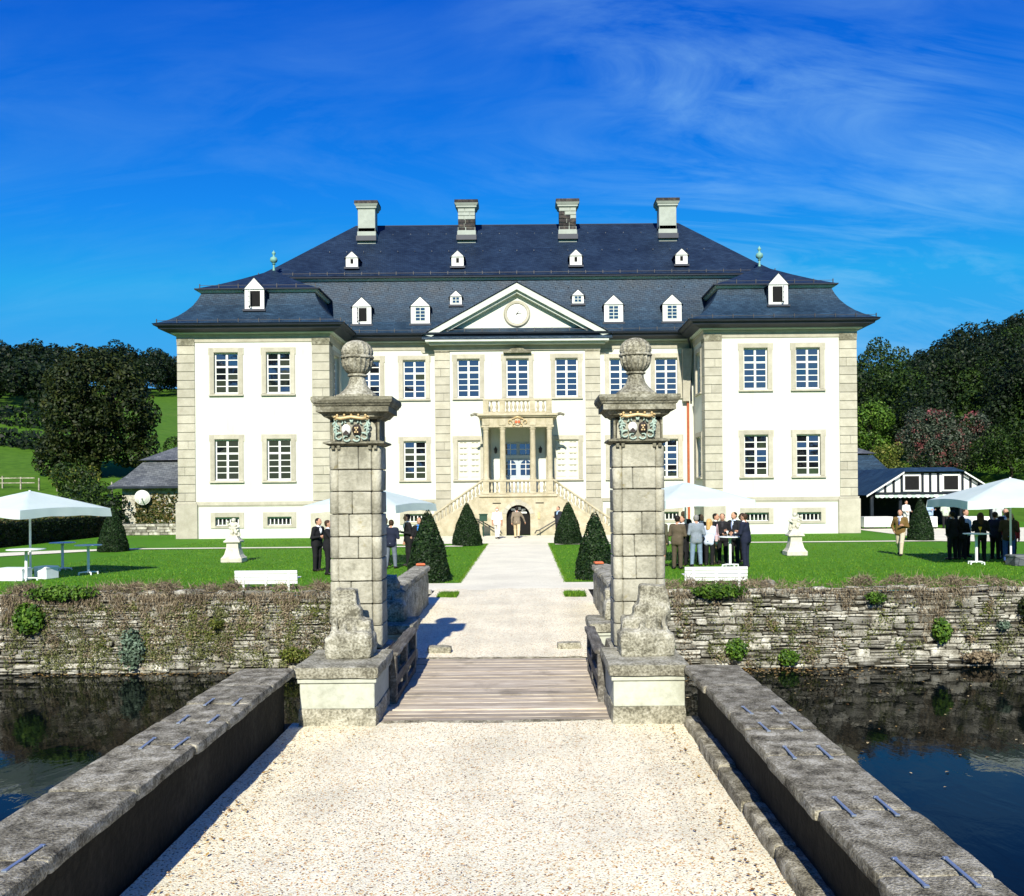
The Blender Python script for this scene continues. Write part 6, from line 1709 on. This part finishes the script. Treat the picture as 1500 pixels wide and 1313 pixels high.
def glass(x, y, z, label, m_, s=1.0):
    g = MB(); g.lathe([(0.03 * s, 0), (0.004 * s, 0.006), (0.004 * s, 0.08 * s), (0.03 * s, 0.12 * s), (0.05 * s, 0.19 * s), (0.0, 0.19 * s)], 12)
    tag(g.build('drinking_glass', M[m_], None, (x, y, z)), label, 'glass', 'drinking glasses')
M['juice'] = plain('yellow_juice', (0.85, 0.52, 0.03), 0.2, 0.5)
M['wine'] = plain('pale_glass', (0.75, 0.78, 0.74), 0.1, 0.6)
glass(15.35, 31.15, 1.05, 'glass of bright yellow juice on the right bar table', 'juice', 1.15)
glass(6.75, 30.9, 1.03, 'stemmed glass standing on the bar table in the crowd', 'wine')
glass(7.02, 30.9, 1.03, 'short glass by the edge of the bar table in the crowd', 'wine', 0.8)
def bench(x, y, label, rot, back_h):
    z = lawn_z(x, y); rt = tag(empty('garden_bench', (x, y, z), R(rot)), label, 'bench', 'white garden benches')
    for i in range(4):
        s = MB(); s.cbox(-0.86, 0.86, -0.018, 0.018, -0.044, 0.044, 0.008); s.build('back_slat', M['white'], rt, (0, -0.02 - 0.012 * i, 0.24 + i * (0.086 + 0.014 * back_h)))
    for i in range(4):
        s = MB(); s.cbox(-0.86, 0.86, -0.045, 0.045, -0.014, 0.014, 0.006); s.build('seat_slat', M['white'], rt, (0, 0.08 + i * 0.105, 0.35))
    for qx in (-0.62, 0.0, 0.62):
        f = MB(); f.cbox(qx - .035, qx + .035, -0.075, -0.04, 0.0, 0.24 + 0.34 * (0.8 + 0.2 * back_h), 0.008); f.cbox(qx - .03, qx + .03, 0.40, 0.46, 0, 0.335, 0.008); f.cbox(qx - .03, qx + .03, -0.02, 0.42, 0.27, 0.333, 0.008); f.build('support', M['white'], rt)
    return rt
bench(-7.15, 25.35, 'white slatted garden bench on the lawn left of the gate, seen from behind', 0, 0.72)
bench(5.18, 25.2, 'white slatted garden bench in front of the crowd right of the gate', 0, 1.0)
tag(rough_box('field_stone', 6.35, 6.75, 24.9, 25.1, -0.10, 0.16, M['rubble'], None, 0.08, 0.03, 4.0, 0.05), 'grey stone on the wall top right of the right bench', 'stone')

# statues of putti
def statue(x, y, label, flip):
    rt = tag(empty('garden_statue', (x, y, 0)), label, 'statue', 'putto statues on the lawn')
    p = MB(); p.cbox(-0.40, 0.40, -0.36, 0.36, 0, 0.20, 0.03); p.frustum((-0.36, 0.36, -0.32, 0.32), 0.20, (-0.29, 0.29, -0.26, 0.26), 0.30)
    p.frustum((-0.29, 0.29, -0.26, 0.26), 0.30, (-0.225, 0.225, -0.2, 0.2), 0.55); p.frustum((-0.225, 0.225, -0.2, 0.2), 0.55, (-0.215, 0.215, -0.2, 0.2), 0.76)
    p.cbox(-0.31, 0.31, -0.28, 0.28, 0.76, 0.83, 0.015); p.frustum((-0.28, 0.28, -0.25, 0.25), 0.83, (-0.16, 0.16, -0.15, 0.15), 0.98); p.build('pedestal', M['statue'], rt)
    f = flip
    pr = [cap_((-0.07, 0, 0.98), (-0.06, -0.02, 1.13), 0.045, 0.055), cap_((-0.06, -0.02, 1.13), (-0.04, 0, 1.26), 0.058, 0.07), cap_((0.07, 0.04, 0.98), (0.10, -0.05, 1.13), 0.045, 0.055), cap_((0.10, -0.05, 1.13), (0.05, 0, 1.26), 0.058, 0.07),
          ell((0, 0, 1.30), (0.115, 0.095, 0.09)), ell((0, -0.01, 1.40), (0.115, 0.095, 0.12)), cap_((-0.1, 0, 1.47), (0.1, 0, 1.47), 0.05), cap_((0, 0, 1.48), (0, 0, 1.53), 0.04),
          ell((0.01 * f, -0.01, 1.585), (0.078, 0.085, 0.088)), ell((0, 0.01, 1.62), (0.085, 0.09, 0.06)), ell((0, -0.09, 1.575), (0.012, 0.02, 0.015)),
          cap_((-0.13 * f, 0, 1.46), (-0.24 * f, -0.02, 1.38), 0.04, 0.035), cap_((-0.24 * f, -0.02, 1.38), (-0.20 * f, -0.06, 1.50), 0.034, 0.028), cap_((0.13 * f, 0, 1.46), (0.22 * f, -0.05, 1.36), 0.042, 0.036), cap_((0.22 * f, -0.05, 1.36), (0.12 * f, -0.14, 1.30), 0.034, 0.028),
          cap_((-0.15, 0.03, 1.30), (0.16, -0.04, 1.22), 0.05, 0.06), cap_((0.15 * f, 0.03, 1.25), (0.20 * f, 0.02, 1.02), 0.06, 0.05), cap_((0.0, 0.09, 0.97), (0.0, 0.07, 1.2), 0.08, 0.06), rbox((0, 0, 0.985), (0.17, 0.15, 0.025), 0.02), ell((-0.21 * f, -0.07, 1.54), (0.05, 0.05, 0.05))]
    inst('figure', sdf_mesh('figure', pr, [M['statue']], 0.015, 0.022, 0.005, 30), (0, 0, 0), rt)
    return rt
statue(-11.1, 35.0, 'small stone putto on a flared pedestal before the left wing', 1)
statue(10.5, 36.0, 'small stone putto on a flared pedestal before the right wing', -1)
# letter box by the stairs and the plaque
b = MB(); b.cbox(-0.22, 0.22, -0.12, 0.12, 0.9, 1.25, 0.02); b.cbox(-0.25, 0.25, -0.15, 0.15, 1.25, 1.32, 0.02); b.tube([(0, 0, 0), (0, 0, 0.9)], 0.03, 8)
tag(b.build('litter_bin', plain('dark_green_paint', (0.015, 0.05, 0.03), 0.5), None, (AXIS - 2.0, 52.4, 0.0)), 'small dark green litter bin left of the basement door', 'bin')
b = MB(); b.cbox(-0.07, 0.07, 0, 0.03, 0.95, 1.35, 0.01); b.box(-0.05, 0.05, -0.01, 0, 0.98, 1.05)
tag(b.build('wall_lamp', M['gold'], None, (AXIS + 1.18, 53.0 + 0.64, 0)), 'small brass lamp on the wall right of the basement door', 'lamp')

# ================================================================== people
def finger_geo(wrist, direction, palm_n, s, mat_i):
    d = Vector(direction).normalized(); pn = Vector(palm_n); pn = (pn - d * pn.dot(d)).normalized(); side = d.cross(pn)
    mb = MB(); base = Vector(wrist) + d * 0.085 * s
    for i, (o, ln) in enumerate(((-0.028, 0.062), (-0.010, 0.074), (0.009, 0.07), (0.027, 0.055))):
        b = base + side * o * s; c1 = b + d * ln * 0.5 * s + pn * 0.012 * s; c2 = c1 + (d * 0.55 + pn * 0.8).normalized() * ln * 0.6 * s
        mb.tube([b - d * 0.02 * s, b, c1, c2], 0.0095 * s, 5, 0.007 * s)
    b = Vector(wrist) + d * 0.03 * s - side * 0.034 * s; mb.tube([b, b - side * 0.025 * s + d * 0.03 * s, b - side * 0.022 * s + d * 0.06 * s + pn * .015 * s], 0.011 * s, 5, 0.008 * s)
    return mb.v, mb.f, [mat_i] * len(mb.f)
ARMS = {  # elbow, wrist offsets from the shoulder for the figure's own left (+x) side; front is -y
    'down': ((0.05, 0.02, -0.30), (0.05, -0.04, -0.56)), 'bent': ((0.06, 0.04, -0.29), (-0.03, -0.21, -0.24)), 'fore': ((0.05, -0.04, -0.29), (-0.02, -0.28, -0.33)),
    'drink': ((0.09, -0.14, -0.22), (-0.10, -0.20, 0.06)), 'pocket': ((0.12, 0.08, -0.27), (0.02, -0.03, -0.46)), 'cross': ((0.07, -0.02, -0.28), (-0.24, -0.20, -0.22)),
    'swing_f': ((0.04, -0.10, -0.28), (0.02, -0.28, -0.42)), 'swing_b': ((0.06, 0.14, -0.27), (0.06, 0.12, -0.52)), 'out': ((0.14, -0.05, -0.26), (0.22, -0.12, -0.48)), 'back': ((0.10, 0.12, -0.28), (-0.14, 0.16, -0.42))}
HAIR = {'dark': (0.012, 0.009, 0.007), 'brown': (0.045, 0.025, 0.014), 'grey': (0.22, 0.21, 0.20), 'blonde': (0.48, 0.30, 0.11), 'white': (0.55, 0.53, 0.50)}
def person(x, y, h, rot, label, jacket, trousers, shirt=(0.7, 0.72, 0.75), hair='dark', arms=('down', 'down'), legs='stand', long_hair=False, tie=None, skirt=0.0, group='guests on the lawn', shoes=(0.012, 0.01, 0.009), lean=0.0, short_sleeve=False, head=0.0, bald=False, bag=None):
    s = h / 1.76; SK, HA, JA, TR, SH, SO, TI = range(7)
    T = []
    st = {'stand': ((0.10, 0.02), (0.10, 0.0)), 'wide': ((0.15, 0.03), (0.14, -0.02)), 'walk': ((0.09, -0.26), (0.09, 0.24))}[legs]
    for (sx, (fx, fy)) in ((1, st[0]), (-1, st[1])):
        hip = (sx * 0.092, 0, 0.92); walk_b = legs == 'walk' and fy > 0
        knee = (sx * (fx * 0.5 + 0.05), fy * 0.5 - (0.06 if legs == 'walk' else 0.015), 0.50); ank = (sx * fx, fy, 0.10 + (0.07 if walk_b else 0))
        tm = SK if skirt else TR
        T += [cap_(hip, knee, 0.098 if not skirt else 0.085, 0.070 if not skirt else 0.055, TR), cap_(knee, ank, 0.072 if not skirt else 0.052, 0.058 if not skirt else 0.035, tm)]
        T += [cap_((ank[0], ank[1] + 0.04, ank[2] - 0.052), (ank[0] + sx * 0.02, ank[1] - 0.13, ank[2] - 0.060 - (0.04 if walk_b else 0)), 0.046, 0.040, SO, k=0.02)]
    T += [ell((0, 0.01, 0.93), (0.168, 0.125, 0.13), TR)]
    if skirt: T += [cap_((0, 0, 0.92), (0, 0, skirt), 0.155, 0.17, TR)]
    L = lean
    T += [rbox((0, 0.006, 0.945), (0.172, 0.128, 0.165), 0.09, JA, k=0.035), ell((0, -0.012 - L * 0.2, 1.07), (0.178, 0.138, 0.22), JA), ell((0, -L * 0.6, 1.28), (0.195, 0.128, 0.21), JA), cap_((-0.155, -L, 1.425), (0.155, -L, 1.425), 0.078, None, JA, k=0.05)]
    hx, hy = math.sin(head), -math.cos(head)
    H0 = np.array([0, -L - 0.02, 1.645])
    def hp(f_, u, sd=0.0): return (H0[0] + hx * f_ + math.cos(head) * sd, H0[1] + hy * f_ + math.sin(head) * sd, H0[2] + u)
    T += [cap_((0, -L + 0.01, 1.44), hp(-0.01, -0.06), 0.054, 0.052, SK, k=0.02), ell(hp(0.0, 0.015), (0.077, 0.095, 0.112), SK, rz=head, k=0.02), ell(hp(0.035, -0.055), (0.056, 0.058, 0.055), SK, rz=head), cap_(hp(0.094, 0.02), hp(0.112, -0.018), 0.012, 0.017, SK, k=0.01), cap_(hp(0.082, -0.052, -0.018), hp(0.082, -0.052, 0.018), 0.012, None, SK, k=0.012),
          ell(hp(0, 0.0, 0.079), (0.014, 0.022, 0.033), SK, k=0.008), ell(hp(0, 0.0, -0.079), (0.014, 0.022, 0.033), SK, k=0.008)]
    if not bald: T += [ell(hp(-0.024, 0.048), (0.087, 0.092, 0.088), HA, rz=head, k=0.012), ell(hp(-0.05, -0.005), (0.078, 0.06, 0.075), HA, rz=head, k=0.012)]
    else: T += [ell(hp(-0.055, -0.015), (0.076, 0.05, 0.05), HA, rz=head, k=0.01)]
    if long_hair: T += [cap_(hp(-0.07, 0.0), (H0[0] - hx * 0.1, H0[1] - hy * 0.1, 1.40), 0.085, 0.07, HA, k=0.03), cap_(hp(0.0, 0.02, 0.075), hp(-0.02, -0.12, 0.085), 0.035, 0.03, HA, k=0.02), cap_(hp(0.0, 0.02, -0.075), hp(-0.02, -0.12, -0.085), 0.035, 0.03, HA, k=0.02)]
    T += [ell((0, -L - 0.095, 1.36), (0.042, 0.045, 0.10), SH, k=0.01), cap_((-0.045, -L - 0.01, 1.49), (0.045, -L - 0.01, 1.49), 0.050, None, SH, k=0.01)]
    if tie: T += [cap_((0, -L - 0.132, 1.45), (0, -L - 0.155, 1.20), 0.012, 0.024, TI, k=0.006)]
    extra = ([], [], [])
    for (sx, an) in ((1, arms[0]), (-1, arms[1])):
        S0 = Vector((sx * 0.185, -L, 1.41)); e, w = ARMS[an]
        E = S0 + Vector((sx * e[0], e[1], e[2])); W = S0 + Vector((sx * w[0], w[1], w[2]))
        T += [cap_(tuple(S0), tuple(E), 0.066, 0.052, JA, k=0.04), cap_(tuple(E), tuple(W), 0.050, 0.037, SK if short_sleeve else JA, k=0.02)]
        d = (W - E).normalized(); pc = W + d * 0.055
        T += [cap_(tuple(W - d * 0.01), tuple(W + d * 0.02), 0.031, None, SK if short_sleeve else SH, k=0.01), cap_(tuple(W + d * 0.025), tuple(W + d * 0.085), 0.032, 0.030, SK, k=0.015)]
        v, f, m_ = finger_geo(W, d, Vector((-sx * 0.8, -0.3, 0.1)), 1.0, SK)
        k_ = len(extra[0]); extra[0].extend(v); extra[1].extend([tuple(i + k_ for i in q) for q in f]); extra[2].extend(m_)
    for sd in (-0.031, 0.031):     # eyes
        mb = MB(); c = hp(0.088, 0.024, sd); mb.lathe([(0, -0.009), (0.010, -0.004), (0.010, 0.004), (0, 0.009)], 6, c); k_ = len(extra[0]); extra[0].extend(mb.v); extra[1].extend([tuple(i + k_ for i in q) for q in mb.f]); extra[2].extend([SO] * len(mb.f))
    mats = [cmat('skin', (0.46, 0.255, 0.17), 0.6, 0.06), cmat('hair', HAIR[hair], 0.6), cmat('jacket_cloth', jacket), cmat('trouser_cloth', trousers), cmat('shirt_cloth', shirt, 0.8, 0.05), cmat('shoe_leather', shoes, 0.4), cmat('tie_cloth', tie or (0.1, 0.02, 0.02))]
    me = sdf_mesh('person', T, mats, 0.0185, 0.03, 0.0, 8, extra)
    o = tag(inst('person', me, (x, y, lawn_z(x, y)), None, R(rot), (s * 1.1, s * 1.12, s)), label, 'person', group)
    return o
BK, NV, CH_ = (0.011, 0.011, 0.013), (0.012, 0.016, 0.034), (0.035, 0.037, 0.042)
g1 = 'guests left of the gate'
person(-6.98, 30.75, 1.76, 62, 'person in a dark suit beside the left gate pillar, leaning in to talk', BK, BK, arms=('bent', 'bent'), lean=0.05, group=g1)
person(-6.33, 29.4, 1.73, 95, 'person in a black suit raising a glass next to the left gate pillar', BK, BK, arms=('fore', 'drink'), group=g1, hair='brown')
person(-4.62, 31.5, 1.66, 172, 'person in a navy jacket and grey trousers, back turned, right of the left gate pillar', NV, (0.13, 0.15, 0.19), arms=('bent', 'bent'), lean=0.05, group=g1, hair='brown', legs='wide')
person(-4.12, 32.4, 1.83, -70, 'tall person in a dark suit behind the nearest left yew cone', BK, BK, arms=('bent', 'down'), lean=0.04, group=g1)
person(-3.68, 31.9, 1.72, -18, 'person in dark jacket and bright blue shirt beside the left yew cone', BK, BK, (0.05, 0.22, 0.62), arms=('bent', 'fore'), group=g1, hair='brown')
person(-5.0, 32.7, 1.70, 40, 'dark-haired person glimpsed just right of the left gate pillar', BK, BK, group=g1)
g2 = 'guests under the parasol right of the gate'
person(4.98, 30.35, 1.75, 150, 'person in an olive-brown suit, back turned, next to the right gate pillar', (0.095, 0.075, 0.048), (0.075, 0.06, 0.04), arms=('bent', 'fore'), lean=0.02, group=g2)
person(4.62, 31.5, 1.72, 130, 'person in a dull green coat half hidden by the right gate pillar', (0.075, 0.072, 0.045), (0.10, 0.09, 0.06), group=g2, skirt=0.5)
person(5.38, 31.7, 1.70, -40, 'person in a dark suit with reddish face left of the grey jacket', BK, BK, arms=('fore', 'bent'), group=g2, hair='brown', tie=(0.3, 0.03, 0.03))
person(5.72, 33.4, 1.82, -10, 'person in a black waistcoat and white shirt under the parasol pole', (0.02, 0.02, 0.022), BK, (0.8, 0.8, 0.8), arms=('bent', 'bent'), group=g2, hair='brown')
person(5.78, 31.3, 1.74, 185, 'person in a light grey tweed jacket and jeans, back turned', (0.20, 0.235, 0.27), (0.17, 0.24, 0.32), arms=('bent', 'bent'), group=g2, hair='grey', legs='wide')
person(6.22, 32.8, 1.72, 30, 'dark-haired person behind the grey tweed jacket', BK, BK, group=g2, long_hair=True)
person(6.28, 31.6, 1.60, 150, 'blonde person in a pale blue blouse and black trousers', (0.52, 0.58, 0.74), BK, arms=('bent', 'down'), group=g2, hair='blonde', long_hair=True)
person(6.55, 32.2, 1.76, 55, 'person in a dark suit stooping towards the bar table', BK, (0.30, 0.23, 0.13), arms=('fore', 'fore'), lean=0.07, group=g2)
person(6.82, 32.0, 1.76, -15, 'person in a black suit behind the bar table', BK, BK, arms=('bent', 'fore'), group=g2, hair='dark', shirt=(0.03, 0.03, 0.035))
person(7.28, 32.2, 1.80, -50, 'person in a dark suit and tie facing the bar table from the right', (0.016, 0.018, 0.022), BK, (0.5, 0.6, 0.75), arms=('fore', 'bent'), tie=(0.2, 0.25, 0.4), group=g2)
person(7.30, 30.65, 1.79, -125, 'person in a navy suit, rightmost of the crowd by the bar table', NV, NV, arms=('fore', 'bent'), group=g2, hair='brown', lean=0.03)
b = MB(); b.cbox(-0.13, 0.13, -0.05, 0.05, 0, 0.24, 0.03); b.tube([(-0.1, 0, 0.24), (-0.06, 0, 0.5), (0.02, 0, 0.6), (0.07, 0, 0.5), (0.1, 0, 0.24)], 0.012, 6)
tag(b.build('handbag', cmat('bag_leather', (0.55, 0.38, 0.40)), None, (6.50, 31.35, 0.83), R(60)), 'pinkish handbag on the arm of the blonde person', 'handbag')
g3 = 'guests by the right parasol'
person(14.42, 35.5, 1.75, -38, 'person in an olive jacket, tie and beige trousers walking across the lawn', (0.15, 0.095, 0.03), (0.48, 0.42, 0.31), (0.62, 0.66, 0.75), 'brown', ('bent', 'pocket'), 'walk', tie=(0.03, 0.05, 0.16), group=g3)
person(15.36, 33.2, 1.75, 200, 'person in black with back turned, leftmost under the right parasol', BK, BK, arms=('pocket', 'bent'), group=g3, legs='wide')
person(15.75, 33.3, 1.56, 170, 'shorter dark-clothed person between two others under the right parasol', BK, BK, arms=('bent', 'bent'), group=g3, long_hair=True, hair='dark')
person(16.08, 32.6, 1.70, 165, 'long-haired person in a black jacket behind the yellow juice', BK, BK, arms=('bent', 'bent'), group=g3, long_hair=True, hair='brown')
person(16.55, 31.6, 1.74, 150, 'person in a dark brown jacket and jeans before the right parasol pole', (0.035, 0.026, 0.016), (0.03, 0.07, 0.22), arms=('bent', 'bent'), group=g3, hair='brown', lean=0.04)
person(16.78, 30.3, 1.66, 60, 'person in a pinkish beige jacket cut off by the right edge', (0.48, 0.33, 0.26), (0.5, 0.45, 0.4), arms=('bent', 'down'), group=g3, hair='brown')
person(17.15, 32.6, 1.66, -20, 'person in a dark red top behind the right parasol pole', (0.22, 0.015, 0.02), BK, group=g3, hair='grey')
g4 = 'people by the pavilion'
person(26.2, 57.6, 1.78, 185, 'person in a pale green shirt and dark trousers at the pavilion', (0.44, 0.50, 0.40), BK, (0.44, 0.5, 0.4), 'brown', ('bent', 'down'), group=g4)
person(25.7, 58.6, 1.75, 20, 'person in a light blue shirt beside the pale green shirt', (0.35, 0.48, 0.66), BK, (0.35, 0.48, 0.66), 'dark', ('bent', 'bent'), group=g4)
person(28.7, 56.0, 1.80, 160, 'person in a pale grey suit near the pavilion behind the right parasol', (0.42, 0.45, 0.44), (0.42, 0.45, 0.44), (0.6, 0.6, 0.6), 'brown', ('down', 'bent'), 'walk', group=g4)
g5 = 'people by the basement door'
person(-1.56, 49.9, 1.72, 172, 'person in a white shirt and white trousers walking to the basement door', (0.75, 0.75, 0.72), (0.70, 0.66, 0.60), (0.75, 0.75, 0.72), 'white', ('down', 'down'), 'walk', group=g5, short_sleeve=True, bald=True)
person(-0.50, 50.5, 1.72, 178, 'person in a brown-grey jacket and beige trousers walking into the basement door', (0.20, 0.16, 0.115), (0.60, 0.48, 0.30), hair='dark', arms=('swing_b', 'out'), legs='walk', group=g5)
person(1.82, 51.6, 1.70, -40, 'person in dark jacket and pale blue scarf beside the right rear yew cone', (0.02, 0.022, 0.03), BK, (0.30, 0.45, 0.65), 'dark', ('down', 'bent'), group=g5)
person(16.35, 34.3, 1.78, 20, 'person in a white shirt behind the dark-clothed group on the right', (0.55, 0.57, 0.58), BK, (0.6, 0.6, 0.6), 'brown', ('bent', 'down'), group=g3)
person(17.6, 33.8, 1.80, -30, 'person in a dark suit far back under the right parasol', BK, BK, hair='grey', arms=('bent', 'bent'), group=g3)
person(16.95, 33.3, 1.70, 120, 'person in a dark coat seen past the black-clothed back under the right parasol', NV, BK, hair='brown', arms=('bent', 'down'), group=g3)
person(24.3, 58.9, 1.74, 10, 'person in a white apron beside the left pavilion table', (0.6, 0.6, 0.58), (0.6, 0.6, 0.58), hair='dark', arms=('fore', 'fore'), group=g4)
person(7.75, 33.0, 1.74, -95, 'person in a charcoal suit behind the navy suit at the crowd edge', CH_, BK, hair='dark', arms=('bent', 'bent'), group=g2)
# loose pebbles on the near gravel
n = 9000
X = rng.uniform(BL + 0.02, BR - 0.05, n); Y = 3.2 + 7.2 * rng.uniform(0, 1, n)
sz = 0.0035 + 0.006 * rng.uniform(0, 1, n) ** 2
oct_ = np.array([(1, 0, 0), (0, 1, 0), (-1, 0, 0), (0, -1, 0), (0, 0, 0.7), (0, 0, -0.4)], float)
fc = np.array([(0, 1, 4), (1, 2, 4), (2, 3, 4), (3, 0, 4), (1, 0, 5), (2, 1, 5), (3, 2, 5), (0, 3, 5)])
ang = rng.uniform(0, 6.28, n); st_ = rng.uniform(0.7, 1.5, n)
vx = oct_[None, :, 0] * st_[:, None]; vy = np.repeat(oct_[None, :, 1], n, 0)
Vp = np.stack([(vx * np.cos(ang)[:, None] - vy * np.sin(ang)[:, None]) * sz[:, None] + X[:, None], (vx * np.sin(ang)[:, None] + vy * np.cos(ang)[:, None]) * sz[:, None] + Y[:, None], np.repeat(oct_[None, :, 2], n, 0) * sz[:, None] + 0.026], -1)
Fp = (np.arange(n)[:, None, None] * 6 + fc[None]).reshape(-1, 3)
me = bpy.data.meshes.new('pebbles'); me.from_pydata(Vp.reshape(-1, 3).tolist(), [], Fp.tolist())
t = NT('pebble_stone'); r_ = t.rnd(); c_ = t.ramp(r_, [(0.0, (0.78, 0.74, 0.60)), (0.45, (0.62, 0.56, 0.42)), (0.6, (0.45, 0.25, 0.10)), (0.78, (0.55, 0.38, 0.2)), (0.9, (0.12, 0.09, 0.07))])
me.materials.append(t.done(c_, 0.8, 0.3))
tag(inst('pebbles', me), 'loose pebbles scattered over the bridge gravel', 'pebbles', kind='stuff')
# dead leaves blown along the foot of the parapets and walls
n = 260; X = np.concatenate([BL + 0.1 + rng.exponential(0.12, n // 2), BR - 0.16 - rng.exponential(0.10, n - n // 2)]); Y = rng.uniform(3.5, 10.3, n)
P = np.stack([X, Y, np.full(n, 0.035)], 1)
tag(foliage('dead_leaves', P, np.tile([0, 0, 3.0], (n, 1)), 0.022, M['fallen'], spread=0.5), 'dry leaves along the edges of the bridge gravel', 'leaves', kind='stuff')
print("script ok")
